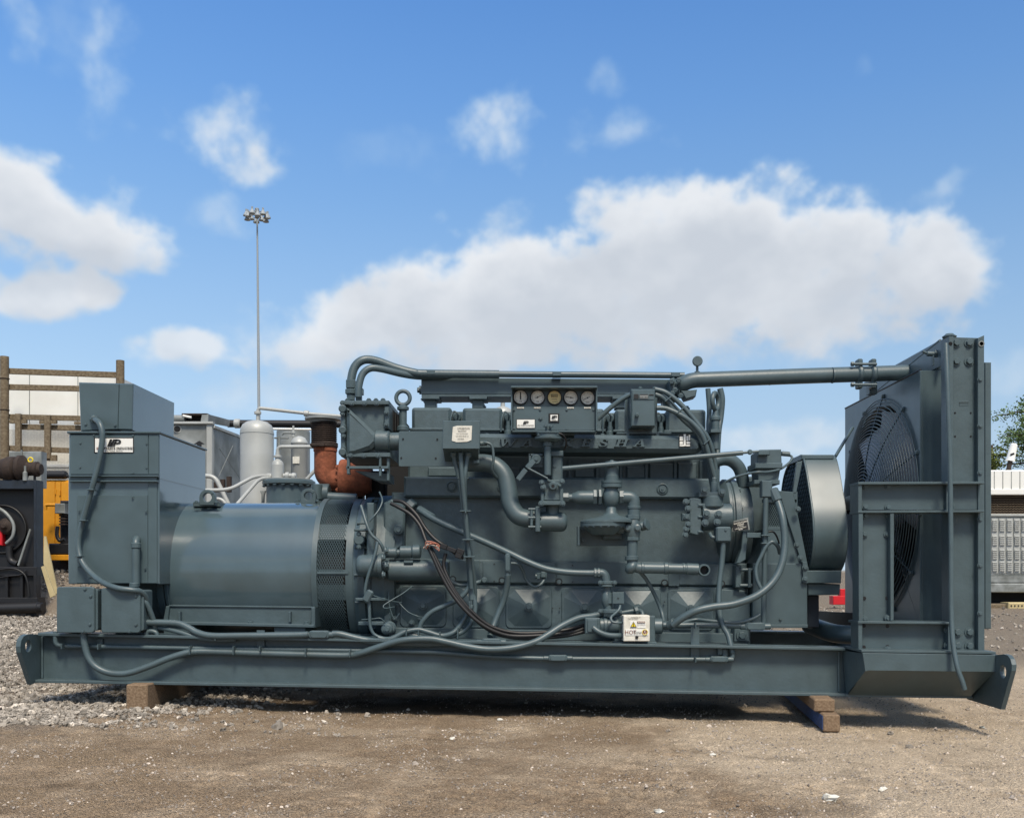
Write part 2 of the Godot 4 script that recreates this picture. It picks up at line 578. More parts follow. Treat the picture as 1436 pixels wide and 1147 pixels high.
func sky_colour(az: float, el: float, far: float) -> Color:
	var t := clampf(el, 0.0, 90.0) / 5.0
	var i := mini(int(t), air.size() - 2)
	var c := air[i].lerp(air[i + 1], minf(t - i, 1.0))
	c = c * (1.0 - 0.07 * sin(deg_to_rad(az)))
	var d := cloud_at(az, el, far)
	if d.x > 0.002:
		var s := clampf(d.y + n_soft.get_noise_2d(az, el * 1.5) * 0.45, 0.0, 1.0)
		var top := Vector3(0.925, 0.935, 0.95)
		var base := Vector3(0.80, 0.825, 0.86)
		var k := top.lerp(base, s)
		k = k.lerp(c, clampf((9.0 - el) / 9.0, 0.0, 0.6))
		c = c.lerp(k, d.x * 0.965)
	var o := Color(c.x, c.y, c.z).srgb_to_linear()
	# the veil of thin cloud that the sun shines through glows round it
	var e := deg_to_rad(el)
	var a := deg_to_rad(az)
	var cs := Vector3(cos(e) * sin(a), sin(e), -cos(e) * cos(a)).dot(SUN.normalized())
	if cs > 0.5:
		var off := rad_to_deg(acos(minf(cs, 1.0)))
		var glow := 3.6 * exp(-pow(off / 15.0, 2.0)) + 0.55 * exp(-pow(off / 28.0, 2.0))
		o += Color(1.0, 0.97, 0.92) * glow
	return Color(o.r, o.g, o.b)

func make_sky() -> Image:
	n_warp = noise(11, 0.16, 3)
	n_edge = noise(12, 0.20, 6)
	n_edge.fractal_gain = 0.56
	n_soft = noise(13, 0.16, 4)
	n_wide = noise(14, 0.035, 5)
	for c in [[202, 223, 240], [191, 217, 240], [172, 206, 238], [150, 190, 233], [128, 174, 227], [110, 160, 222], [96, 147, 214], [92, 142, 208], [89, 138, 203], [87, 135, 199], [85, 132, 196], [84, 130, 194], [83, 129, 192], [82, 128, 191], [82, 127, 190], [82, 127, 190], [82, 127, 190], [82, 127, 190], [82, 127, 190]]:
		air.append(Vector3(c[0], c[1], c[2]) / 255.0)
	var w := 4096
	var h := 2048
	var lw := 1024
	var lh := 512
	var low := Image.create(lw, lh, false, Image.FORMAT_RGBF)
	low.fill(Color(0.33, 0.29, 0.24))
	for y in lh / 2 + 2:
		var el := 90.0 - (y + 0.5) * 180.0 / lh
		for x in lw:
			var az := (x + 0.5) * 360.0 / lw - 180.0
			var far := clampf(maxf((absf(az) - 31.0) / 7.0, (el - 32.0) / 6.0), 0.0, 1.0)
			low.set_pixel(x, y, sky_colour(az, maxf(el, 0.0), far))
	low.resize(w, h, Image.INTERPOLATE_CUBIC)
	var x0 := int((180.0 - 36.0) / 360.0 * w)
	var x1 := int((180.0 + 36.0) / 360.0 * w)
	var y0 := int((90.0 - 36.0) / 180.0 * h)
	var y1 := h / 2 + 4
	for y in range(y0, y1):
		var el := maxf(90.0 - (y + 0.5) * 180.0 / h, 0.0)
		for x in range(x0, x1):
			var az := (x + 0.5) * 360.0 / w - 180.0
			var far := clampf(maxf((absf(az) - 31.0) / 7.0, (el - 32.0) / 6.0), 0.0, 1.0)
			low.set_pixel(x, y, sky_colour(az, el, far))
	var o := Image.create(w, h, false, Image.FORMAT_RGBF)       # the panorama begins straight ahead
	o.blit_rect(low, Rect2i(w / 2, 0, w / 2, h), Vector2i(0, 0))
	o.blit_rect(low, Rect2i(0, 0, w / 2, h), Vector2i(w / 2, 0))
	return o

func make_camera_and_light() -> void:
	var cam := Camera3D.new()
	cam.name = "camera"
	add_child(cam)
	cam.position = Vector3(0, 0.8, 0)
	# a level camera whose lens is shifted upwards, as the upright edges in the photograph show
	cam.set_frustum(0.1 * 1147.0 / 1400.0, Vector2(-0.1 * 23.0 / 1400.0, 0.1 * 226.5 / 1400.0), 0.1, 2000.0)
	cam.current = true
	var env := Environment.new()
	var ps := PanoramaSkyMaterial.new()
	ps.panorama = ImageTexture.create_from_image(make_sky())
	var sky := Sky.new()
	sky.sky_material = ps
	env.background_mode = Environment.BG_SKY
	env.sky = sky
	env.tonemap_mode = Environment.TONE_MAPPER_LINEAR
	env.tonemap_exposure = 1.0
	env.sdfgi_enabled = true
	env.ssao_enabled = true
	env.ssil_enabled = true
	var we := WorldEnvironment.new()
	we.name = "world_environment"
	we.environment = env
	add_child(we)
	var sun := DirectionalLight3D.new()
	sun.name = "sun"
	sun.light_color = Color(1.0, 0.95, 0.87)
	sun.light_energy = 1.3
	sun.light_angular_distance = 12.0
	sun.shadow_enabled = true
	add_child(sun)
	sun.look_at_from_position(SUN, Vector3.ZERO, Vector3.FORWARD)

# ---------------------------------------------------------------- ground
var g_low: FastNoiseLite
var g_mid: FastNoiseLite
var g_fine: FastNoiseLite
var g_tiny: FastNoiseLite
func gravelly(x: float, d: float) -> float:          # 1 on the loose gravel to the left, 0 on packed dirt
	var e := (-1.55 - x) * 1.1 + (d - 5.05) * 0.75 + g_mid.get_noise_2d(x * 2.0, d * 2.0) * 0.9
	var left := smoothstep(0.0, 0.9, e) * smoothstep(-1.1, -1.9, x)
	return maxf(left, smoothstep(8.0, 10.0, d) * 0.9)

func ground_h(x: float, d: float) -> float:
	var h := 0.003 - 0.0205 * clampf(x, -4.0, 4.0)
	h += 0.68 * smoothstep(15.1, 16.5, d) * smoothstep(-3.0, -7.0, x)
	h += g_low.get_noise_2d(x, d) * 0.012
	return h

func relief(x: float, d: float) -> float:
	var k := gravelly(x, d)
	var r := g_mid.get_noise_2d(x, d) * 0.009 + g_fine.get_noise_2d(x, d) * lerpf(0.006, 0.010, k) + g_tiny.get_noise_2d(x, d) * 0.0045
	r += 0.02 * k
	r -= 0.016 * tread(x, d)
	return r

func tread(x: float, d: float) -> float:       # faint tread marks of a loader across the dirt
	var r := 0.0
	for tr in [[-0.55, 4.35, 0.95], [0.55, 4.1, 1.15], [-0.1, 3.5, 0.35], [1.2, 3.7, 0.6]]:
		var u: float = (x - tr[0]) * cos(tr[2]) + (d - tr[1]) * sin(tr[2])
		var w: float = -(x - tr[0]) * sin(tr[2]) + (d - tr[1]) * cos(tr[2])
		if absf(w) < 0.19 and absf(u) < 1.3:
			var e: float = smoothstep(0.19, 0.15, absf(w)) * smoothstep(1.3, 0.6, absf(u)) * (0.5 + g_mid.get_noise_2d(x * 3.0, d * 3.0))
			r += e * (0.3 + 0.9 * smoothstep(0.2, 0.7, sin((u + absf(w) * 0.7) * 46.0)))
	return r

func ground_colour(x: float, d: float) -> Color:
	var a := g_low.get_noise_2d(x * 1.3 + 40.0, d * 1.3)
	var b := g_mid.get_noise_2d(x * 0.8, d * 0.8 + 70.0)
	var dry := smoothstep(0.3, 1.5, x + (d - 4.0) * 0.25 + a * 0.9) 
	dry = maxf(dry, smoothstep(6.5, 9.0, d))
	var damp := Vector3(0.45, 0.342, 0.235)
	var pale := Vector3(0.86, 0.715, 0.535)
	var c := damp.lerp(pale, clampf(dry * 0.85 + 0.16 + b * 0.5 + a * 0.3 + g_fine.get_noise_2d(x * 0.5, d * 0.9) * 0.22, 0.0, 1.0))
	var k := gravelly(x, d)
	c = c.lerp(Vector3(0.33, 0.285, 0.235), k * 0.8)
	# shade under the machine and its front beam, darkened into the dirt colour
	var under_shade := smoothstep(0.55, 0.0, absf(d - 5.75 + b * 0.3)) * smoothstep(2.1, 1.0, absf(x + 0.1))
	c *= 1.0 - 0.6 * under_shade
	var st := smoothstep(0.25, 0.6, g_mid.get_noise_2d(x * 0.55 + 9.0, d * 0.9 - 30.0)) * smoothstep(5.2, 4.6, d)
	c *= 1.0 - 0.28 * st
	c *= 1.0 - 0.22 * tread(x, d)  # groove shading put into the colour, as the relief alone looks flat
	return Color(c.x, c.y, c.z)

func ground_patch(xs: PackedFloat32Array, ds: PackedFloat32Array, fine: bool) -> G:
	var g := G.new()
	var nx := xs.size()
	for d in ds:
		for x in xs:
			var y := ground_h(x, d) + (relief(x, d) if fine else 0.0)
			g.v.append(Vector3(x, y, -d))
			g.n.append(Vector3.UP)
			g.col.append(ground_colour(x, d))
	for j in ds.size():
		for i in nx:
			var a := g.v[j * nx + maxi(i - 1, 0)]
			var b := g.v[j * nx + mini(i + 1, nx - 1)]
			var c := g.v[maxi(j - 1, 0) * nx + i]
			var e := g.v[mini(j + 1, ds.size() - 1) * nx + i]
			g.n[j * nx + i] = (b - a).cross(e - c).normalized()
	for j in ds.size() - 1:
		for i in nx - 1:
			var s := j * nx + i
			g.ix.append_array(PackedInt32Array([s, s + nx, s + nx + 1, s, s + nx + 1, s + 1]))
	return g

func steps(a: float, b: float, d0: float, k: float) -> PackedFloat32Array:    # from a to b, each step k times longer
	var o := PackedFloat32Array([a])
	var s := d0
	while o[o.size() - 1] < b - s * 0.5:
		o.append(o[o.size() - 1] + s)
		s *= k
	o[o.size() - 1] = b
	return o

func rock(sd: int) -> ArrayMesh:
	var q := noise(sd, 0.9, 2)
	var rng := RandomNumberGenerator.new()
	rng.seed = sd
	var s := Vector3(1.0, rng.randf_range(0.5, 0.8), rng.randf_range(0.65, 1.0))
	var g := G.new()
	var nu := 8
	var nv := 5
	var p := func(i: int, j: int) -> Vector3:
		var th := PI * j / nv
		var ph := TAU * (i % nu) / nu
		var d := Vector3(sin(th) * cos(ph), cos(th), sin(th) * sin(ph))
		var r := 1.0 + q.get_noise_3d(d.x * 1.3, d.y * 1.3, d.z * 1.3) * 0.9
		return d * r * s
	for j in nv:
		for i in nu:
			var a: Vector3 = p.call(i, j)
			var b: Vector3 = p.call(i + 1, j)
			var c: Vector3 = p.call(i + 1, j + 1)
			var e: Vector3 = p.call(i, j + 1)
			if j > 0: g.tri(a, b, c)
			if j < nv - 1: g.tri(a, c, e)
	return g.mesh()

func scatter(called: String, label: String, m: ArrayMesh, mt: Material, spots: Array, sd: int) -> void:   # spots: [x, d, size, colour]
	var mm := MultiMesh.new()
	mm.transform_format = MultiMesh.TRANSFORM_3D
	mm.use_colors = true
	mm.mesh = m
	mm.instance_count = spots.size()
	var rng := RandomNumberGenerator.new()
	rng.seed = sd
	for i in spots.size():
		var s: Array = spots[i]
		var b := Basis(Vector3(rng.randf_range(-1, 1), rng.randf_range(-1, 1), rng.randf_range(-1, 1)).normalized(), rng.randf_range(0, 0.7)) * Basis(Vector3.UP, rng.randf() * TAU)
		b = b.scaled(Vector3.ONE * s[2])
		mm.set_instance_transform(i, Transform3D(b, Vector3(s[0], ground_h(s[0], s[1]) + relief(s[0], s[1]) + s[2] * 0.18, -s[1])))
		mm.set_instance_color(i, s[3])
	var o := MultiMeshInstance3D.new()
	o.name = numbered(called)
	o.multimesh = mm
	o.material_override = mt
	add_child(o)
	tag(o, label, "gravel", "", "stuff")

func make_ground() -> void:
	g_low = noise(21, 0.55, 3)
	g_mid = noise(22, 2.6, 4)
	g_fine = noise(23, 14.0, 3)
	g_tiny = noise(26, 42.0, 2)
	var nd := noise(24, 0.075, 6)
	nd.fractal_gain = 0.68
	var nb := noise(25, 0.09, 6)
	nb.fractal_gain = 0.66
	var dirt := grain(nd, 1024, Color(0.71, 0.69, 0.67), Color(1, 1, 1), 1.5)
	var gm := mat("dirt", Color(1, 1, 1), 0.95, 0.0, dirt, bumps(nb, 1024, 30.0), 0.9, 1.0)
	gm.metallic_specular = 0.2
	gm.vertex_color_use_as_albedo = true
	var xs := PackedFloat32Array()
	var x := -4.6
	while x <= 4.6:
		xs.append(x)
		x += 0.0125
	var ds := steps(2.9, 9.0, 0.0105, 1.0065)
	var g := ground_patch(xs, ds, true)
	# the wide ground carries on from the same edge outwards
	var wide := G.new()
	var out := steps(9.0, 420.0, 0.5, 1.12)
	var xw := PackedFloat32Array()
	for k in range(-40, 41): xw.append(signf(k) * (absf(k) * 0.115 + pow(absf(k) / 40.0, 4.0) * 395.4))
	join(wide, ground_patch(xw, out, false))
	join(wide, ground_patch(xw, PackedFloat32Array([-60.0, -20.0, -6.0, -2.0, 0.0, 1.3, 2.2, 2.9]), false))
	var side_d := steps(2.9, 9.0, 0.3, 1.05)
	var sx := steps(4.6, 400.0, 0.3, 1.25)
	join(wide, ground_patch(sx, side_d, false))
	var rx := PackedFloat32Array()
	for k in range(sx.size() - 1, -1, -1): rx.append(-sx[k])
	join(wide, ground_patch(rx, side_d, false))
	join(g, wide)
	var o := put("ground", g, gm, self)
	tag(o, "packed brown dirt and gravel yard under and around the machine", "ground", "", "structure")
	var stone := mat("stone", Color(1, 1, 1), 0.95)
	stone.metallic_specular = 0.2
	stone.vertex_color_use_as_albedo = true
	var rng := RandomNumberGenerator.new()
	rng.seed = 77
	var lots: Array = [[], [], [], []]
	while lots[0].size() + lots[1].size() + lots[2].size() < 42000:     # loose gravel on the left and behind
		var d := pow(rng.randf(), 1.7) * 19.0 + 4.7
		var xx := rng.randf_range(-0.60, -0.16) * d if rng.randf() < 0.86 else rng.randf_range(-0.5, 0.55) * d
		if rng.randf() > pow(gravelly(xx, d), 1.3) and rng.randf() > 0.02: continue
		var t := rng.randf_range(0.16, 0.40)
		if rng.randf() < 0.05: t = 0.6
		var c := Color(t, t * 0.90, t * 0.77)
		var s := (0.005 + 0.013 * pow(rng.randf(), 2.2)) * (1.0 + 0.06 * (d - 4.7))
		if rng.randf() < 0.02: s *= 1.7
		lots[rng.randi() % 3].append([xx, d, s, c])
	for k in 3:
		scatter("gravel", ["loose grey gravel heaped left of the skid", "mixed buff gravel stones left of the skid", "darker angular gravel left of the skid"][k], rock(31 + k), stone, lots[k], 91 + k)
	var grit: Array = []
	while grit.size() < 26000:           # grit trodden into the dirt
		var d := rng.randf_range(2.9, 7.5)
		var xx := rng.randf_range(-0.62, 0.62) * d
		var cl := g_mid.get_noise_2d(xx * 0.7 + 5.0, d * 0.7)
		if rng.randf() > 0.35 + cl * 1.5 + 0.25 * smoothstep(0.5, 1.5, xx): continue
		var t := rng.randf_range(0.16, 0.42)
		if rng.randf() < 0.10: t = 0.62
		var s := 0.0014 + 0.0048 * pow(rng.randf(), 3.0)
		if rng.randf() < 0.003: s = rng.randf_range(0.008, 0.015)
		grit.append([xx, d, s, Color(t, t * 0.88, t * 0.76)])
	scatter("grit", "small pale grit trodden into the packed dirt", rock(36), stone, grit, 97)

static func join(a: G, b: G) -> void:
	var s := a.v.size()
	a.v.append_array(b.v)
	a.n.append_array(b.n)
	a.col.append_array(b.col)
	for i in b.ix: a.ix.append(i + s)

# ---------------------------------------------------------------- the generator set
var gs: Node3D

static func lug_outline(a: Array, hole: Vector2, r: float) -> PackedVector2Array:   # a plate with a round hole, cut open by a hairline
	var o := PackedVector2Array()
	for p in a: o.append(Vector2(p[0], p[1]))
	if Geometry2D.is_polygon_clockwise(o): o.reverse()
	var far := 0
	var best := 1e9
	for i in o.size():
		var l := o[i].distance_to(hole)
		if l < best:
			best = l; far = i
	var res := PackedVector2Array()
	for i in o.size(): res.append(o[(far + i) % o.size()])
	res.append(res[0] + (res[res.size() - 1] - res[0]).normalized() * 0.0002)
	var dir := (res[0] - hole).angle()
	for k in 19:
		var a2 := dir + 0.005 - (TAU - 0.01) * (18 - k) / 18.0
		a2 = dir + 0.004 + (TAU - 0.008) * (18 - k) / 18.0
		res.append(hole + Vector2(cos(a2), sin(a2)) * r)
	return res

# a plate standing across the machine: outline in (distance, height), thickness along x
static func crossplate(g: G, poly: PackedVector2Array, x: float, thick: float, bev := 0.002) -> G:
	return g.extrude(poly, Transform3D(Basis(Vector3(0, 0, -1), Vector3(0, 1, 0), Vector3(1, 0, 0)), Vector3(x, 0, 0)), thick, bev)

func hy(y: float, d: float) -> float:
	return 0.8 - (y - 800.0) * d / 1400.0

func make_skid() -> void:
	var sk := node("skid_frame", gs, at(741, 960, 5.4))
	for back in [0.0, -1.45]:
		var g := G.new()
		addpoly(g, [[56, 890], [1182, 911], [1358, 914], [1358, 975], [1182, 972], [56, 952]], 5.405, 0.012, 0.001)
		addpoly(g, [[52, 887.5], [1186, 908.6], [1186, 912.6], [52, 891.8]], 5.335, 0.15, 0.003)
		addpoly(g, [[46, 953.2], [1186, 972.8], [1186, 977.2], [46, 957.6]], 5.335, 0.15, 0.003)
		addpoly(g, [[1186, 972.8], [1364, 975.5], [1366, 979.5], [1186, 977.2]], 5.335, 0.15, 0.002)
		addpoly(g, [[1186, 908.6], [1364, 911], [1364, 915], [1186, 912.6]], 5.36, 0.12, 0.002)
		g.move(Vector3(0, 0, back))
		put("beam", g, M.steel, sk)
	for x in [80, 250, 440, 640, 860, 1060, 1300]:
		var y0: float = 893.0 + (x - 56) * 0.0187
		var g := G.new()
		addpoly(g, [[x - 14, y0 + 8], [x + 14, y0 + 8], [x + 14, y0 + 58], [x - 14, y0 + 58]], 5.418, 1.43, 0.0)
		put("cross_member", g, M.steel, sk)
	var xl := (57.0 - 741.0) / 1400.0 * 5.4
	var lug := [[5.43, 0.205], [5.295, 0.195], [5.183, 0.375], [5.178, 0.405], [5.188, 0.437], [5.215, 0.458], [5.26, 0.465], [5.43, 0.452]]
	put("end_lug", crossplate(G.new(), lug_outline(lug, Vector2(5.262, 0.402), 0.031), xl, 0.024), M.steel, sk)
	var rl := [[5.43, 0.10], [5.04, 0.098], [4.928, 0.305], [4.925, 0.335], [4.94, 0.362], [4.97, 0.378], [5.01, 0.380], [5.10, 0.368], [5.43, 0.368]]
	var rlo := lug_outline(rl, Vector2(5.018, 0.292), 0.034)
	put("end_lug", crossplate(G.new(), rlo, 2.412, 0.024), M.steel, sk)
	# weld bead at the left lug and the stiffener at the right
	put("weld_bead", G.new().tube(PackedVector3Array([at(58.5, 893, 5.398), at(58.5, 951, 5.398)]), 0.006, 6), M.cast, sk)
	put("weld_bead", G.new().tube(PackedVector3Array([at(1177, 914, 5.398), at(1177, 970, 5.398)]), 0.006, 6), M.cast, sk)
	# outrigger under the radiator
	var g := G.new()
	var A := at(1182, 912.5, 5.393)
	var B := at(1211, 916, 5.10)
	var C := at(1214, 941, 5.10)
	var D := at(1187, 976, 5.37)
	for s in [0.0, 0.012]:
		var o := Vector3(s, 0, -s * 0.1)
		if s == 0.0: g.quad(A, D, C, B)
		else: g.quad(B + o, C + o, D + o, A + o)
	var o2 := Vector3(0.012, 0, -0.001)
	g.quad(A, B, B + o2, A + o2); g.quad(C, D, D + o2, C + o2); g.quad(B, C, C + o2, B + o2)
	put("outrigger_gusset", g, M.steel, sk)
	g = G.new()
	addpoly(g, [[1210, 915.5], [1397, 918.5], [1397, 942.5], [1214, 940.5]], 5.10, 0.012, 0.002)
	put("outrigger_face", g, M.steel, sk)
	g = G.new()
	g.extrude(plane([[1209, 911.5], [1398, 914], [1398, 917.5], [1209, 915]], 5.10), Transform3D(Basis.IDENTITY, Vector3(0, 0, -5.104)), 0.29, 0.002)
	put("outrigger_deck", g, M.steel, sk)
	g = G.new()
	var p0 := at(1215, 940, 5.113)
	var p1 := at(1396, 942, 5.113)
	var q0 := at(1190, 974.5, 5.33)
	var q1 := at(1362, 976.5, 5.33)
	g.quad(p0, q0, q1, p1); g.quad(p1 + Vector3(0, 0.01, 0), q1 + Vector3(0, 0.01, 0), q0 + Vector3(0, 0.01, 0), p0 + Vector3(0, 0.01, 0))
	# the sloping underside is open towards the rear
	put("outrigger_underside", g, M.steel, sk)
	# raised inner rail the engine stands on
	g = G.new()
	addpoly(g, [[455, 893], [1050, 903.5], [1050, 908], [455, 897.5]], 5.45, 0.5, 0.003)
	addpoly(g, [[545, 880], [1050, 889], [1050, 903], [545, 894]], 5.60, 0.03, 0.003)
	put("engine_rail", g, M.steel, sk)
	for x in [806, 812, 948, 1018, 560, 690]:
		bolt(sk, at(x, 898 + (x - 455) * 0.018 + 9, 5.46), 0.012, Vector3(0, -1, 0))

func make_generator() -> void:
	# control cabinet on the left end
	var cb := node("control_cabinet", gs, at(160, 820, 5.8))
	var g := G.new()
	addrect(g, 95, 671, 223, 819, 5.47, 0.77, 0.004)
	addpoly(g, [[96, 608.5], [223, 607.5], [223, 671], [95.5, 671]], 5.462, 0.778, 0.004)
	put("cabinet_body", g, M.gloss, cb)
	g = G.new()
	g.box(at(159.5, 606.6, 5.455) + Vector3(0, 0, -0.39), Vector3(px(131, 5.455), 0.012, 0.80), 0.003)
	put("cabinet_lid", g, M.sheet, cb)
	rect("upper_cover", 98, 609.5, 207, 665.5, 5.455, 0.012, M.sheet, cb)
	rect("cover_strip", 207.6, 609.5, 222, 665.5, 5.456, 0.012, M.sheet, cb)
	rect("rail", 96, 666.5, 221, 668.5, 5.44, 0.03, M.sheet, cb, 0.002)
	rect("rail", 96, 673.5, 220, 675.8, 5.44, 0.03, M.sheet, cb, 0.002)
	rect("rail_channel", 96.5, 668.5, 219, 673.5, 5.458, 0.01, M.sheet, cb, 0.0)
	rect("lower_door", 107, 694.5, 206.5, 818, 5.464, 0.012, M.sheet, cb, 0.002)
	rect("corner_strip", 206.8, 671, 219.5, 818, 5.463, 0.012, M.sheet, cb, 0.002)
	for p in [[112, 621.5], [111.5, 655.5], [205, 622.5], [205, 656], [186, 611], [131, 610.5], [186, 663.5], [110, 716], [204, 716.5], [185, 697], [109, 795], [203, 796.5]]:
		bolt(cb, at(p[0], p[1], 5.453), 0.0042, Vector3(0, 0, 1), null, "screw")
	g = G.new()
	addrect(g, 131, 613.5, 187, 635.5, 5.4535, 0.004, 0.001)
	put("nameplate_border", g, M.black, cb)
	rect("nameplate", 132.6, 614.8, 185.6, 634.2, 5.449, 0.004, M.white, cb, 0.0005)
	logo(cb, 149.5, 625.8, 5.4445, 10.0)
	words("lettering", "MID", 0.0125, 139.0, 628.6, 5.4445, M.brown, cb, 0.0006, 0.2, "Droid Sans", 1.05, true)
	words("lettering", "PEARCE INDUSTRIES", 0.0125, 166.5, 628.6, 5.4445, M.black, cb, 0.0006, 0.2, "Droid Sans", 0.99, true)
	words("lettering", "The Power Source", 0.0085, 159, 632.3, 5.4445, M.black, cb, 0.0006)
	# upper breaker box, its front leaning out at the top
	var bx := node("breaker_box", gs, at(150, 605, 5.8))
	g = G.new()
	addpoly(g, [[109.5, 536], [186.5, 538], [185.2, 603], [164, 602], [112.5, 604.5]], 5.56, 0.64, 0.004)
	put("box_body", g, M.gloss, bx)
	slab("front_cover", [[110.5, 537.5], [166, 538.5], [164.3, 601.5], [113, 603.5]], 5.553, 0.012, M.sheet, bx, 0.002)
	slab("side_strip", [[167, 538.7], [185.5, 539.2], [184.5, 602], [165, 601.5]], 5.553, 0.012, M.sheet, bx, 0.002)
	for p in [[119.5, 595], [161, 596.5]]: bolt(bx, at(p[0], p[1], 5.551), 0.006, Vector3(0, 0, 1), null, "screw")
	for p in [[121, 605, 5.6], [176, 605, 5.6], [150, 606, 6.0]]:
		put("foot", G.new().box(at(p[0], p[1], p[2]), Vector3(0.03, 0.02, 0.05)), M.sheet, bx)
	# generator barrel
	var gen := node("generator", gs, at(370, 900, 6.05))
	var C := Vector3(0, 0.79, -6.05)
	var R := 0.418
	var x0 := (262.0 - 741) / 1400 * 6.05
	var x1 := -1.21
	var X := Vector3(1, 0, 0)
	g = G.new()
	g.lathe(C + X * x0, X, [Vector2(R * 0.6, 0), Vector2(R - 0.01, 0.0), Vector2(R, 0.01), Vector2(R, x1 - x0)], 96)
	put("barrel", g, M.gloss, gen)
	g = G.new()
	g.lathe(C + X * (x0 - 0.035), X, [Vector2(R * 0.5, 0), Vector2(R + 0.004, 0), Vector2(R + 0.012, 0.006), Vector2(R + 0.012, 0.036), Vector2(R + 0.004, 0.042)], 96)
	g.lathe(C + X * (x0 + 0.012), X, [Vector2(R - 0.01, 0), Vector2(R + 0.012, 0.003), Vector2(R + 0.012, 0.018), Vector2(R - 0.01, 0.021)], 96)
	put("end_ring", g, M.gloss, gen)
	g = G.new()
	g.lathe(C + X * (x0 - 0.30), X, [Vector2(0.2, 0), Vector2(R * 0.97, 0.0), Vector2(R * 0.97, 0.27)], 64)
	put("end_bell", g, M.sheet, gen)
	for an in [25.0, 60.0, 100.0, 140.0]:
		var a := deg_to_rad(an)
		var dir := Vector3(0, cos(a), sin(a))
		bolt(gen, C + X * (x0 - 0.012) + dir * (R + 0.014), 0.009, dir)
	# mounting feet
	g = G.new()
	addpoly(g, [[236, 848.5], [441, 851], [441, 853], [236, 850.5]], 5.60, 0.10, 0.002)
	addpoly(g, [[236, 850], [441, 852.5], [439, 878], [232, 872]], 5.61, 0.012, 0.002)
	addpoly(g, [[230, 871.5], [440, 876], [440, 880.5], [230, 876]], 5.56, 0.5, 0.003)
	addpoly(g, [[436, 852], [441.5, 852], [441.5, 880], [436, 878]], 5.57, 0.25, 0.003)
	addpoly(g, [[232, 850], [237, 850], [234, 874], [228, 872]], 5.59, 0.25, 0.003)
	put("mounting_foot", g, M.steel, gen)
	for x in [249, 404]:
		rect("foot_rib", x, 858, x + 3, 872.5, 5.575, 0.03, M.steel, gen, 0.002)
		rect("foot_pad", x - 20, 877, x + 24, 892, 5.58, 0.4, M.steel, gen, 0.003)
	for x in [430, 350, 255]: bolt(gen, at(x, 874.5, 5.585), 0.014, Vector3(0, 1, 0))
	for q in [[290, 709.5, 5.80, 1], [432, 707.5, 6.0, 1]]:       # lifting eyes
		var e := node("lifting_eye", gen, at(q[0], q[1], q[2]))
		rect("eye_base", q[0] - 20, q[1] - 5, q[0] + 18, q[1] + 1, q[2] + 0.06, 0.12, M.steel, gen, 0.003)
		var o := PackedVector2Array()
		var cpt := at(q[0], q[1] - 12, q[2])
		var ol := [[cpt.x - 0.046, cpt.y - 0.045], [cpt.x + 0.046, cpt.y - 0.045]]
		for k in 13:
			var a := PI * k / 12.0
			ol.append([cpt.x + 0.046 * cos(a), cpt.y + 0.046 * sin(a)])
		o = lug_outline(ol, Vector2(cpt.x, cpt.y), 0.026)
		put("eye_plate", G.new().extrude(o, Transform3D(Basis.IDENTITY, Vector3(0, 0, cpt.z)), 0.03, 0.003), M.steel, e)
		for b in [-15, 13]: bolt(gen, at(q[0] + b, q[1] - 5, q[2]), 0.010, Vector3(0, 1, 0))
	# ventilated ring: a drum with openings, an expanded-metal screen round it
	var x2 := -1.0
	var Rv := 0.436
	g = G.new()
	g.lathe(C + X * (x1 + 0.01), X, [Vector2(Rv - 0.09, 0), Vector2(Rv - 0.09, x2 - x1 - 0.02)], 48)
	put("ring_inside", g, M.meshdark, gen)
	g = G.new()
	g.lathe(C + X * (x1 - 0.012), X, [Vector2(Rv - 0.05, 0), Vector2(Rv + 0.008, 0), Vector2(Rv + 0.008, 0.03), Vector2(Rv - 0.05, 0.03)], 96)
	g.lathe(C + X * (x2 - 0.03), X, [Vector2(Rv - 0.05, 0), Vector2(Rv + 0.006, 0), Vector2(Rv + 0.006, 0.04), Vector2(Rv - 0.05, 0.04)], 96)
	# solid lands between the openings, by angle from the top towards the camera
	for s in [[-60.0, 20.0], [51.0, 65.0], [88.0, 92.5], [99.5, 111.0], [142.0, 215.0]]:
		var k := int((s[1] - s[0]) / 3.0) + 1
		for j in k:
			var a0 := deg_to_rad(lerpf(s[0], s[1], float(j) / k))
			var a1 := deg_to_rad(lerpf(s[0], s[1], float(j + 1) / k))
			var n0 := Vector3(0, cos(a0), sin(a0))
			var n1 := Vector3(0, cos(a1), sin(a1))
			var l := C + X * (x1 + 0.01)
			var r := C + X * (x2 - 0.01)
			g.quadn(l + n0 * Rv, l + n1 * Rv, r + n1 * Rv, r + n0 * Rv, n0, n1, n1, n0)
			g.quadn(l + n0 * (Rv - 0.01), r + n0 * (Rv - 0.01), r + n1 * (Rv - 0.01), l + n1 * (Rv - 0.01), -n0, -n0, -n1, -n1)
	put("vent_ring", g, M.paint, gen)
	g = G.new()
	expanded_drum(g, C + X * (x1 + 0.022), x2 - x1 - 0.052, Rv + 0.003, -20.0, 165.0, 11, 104)
	tag(put("vent_screen", g, M.paint, gen), "grey expanded metal screen over the dark vent openings")
	rect("screen_seam", 444, 802, 488, 805, 5.602, 0.01, M.paint, gen, 0.001)
	# flywheel housing
	var fh := node("flywheel_housing", gs, at(525, 900, 6.0))
	var x3 := -0.757
	var Rf := 0.452
	g = G.new()
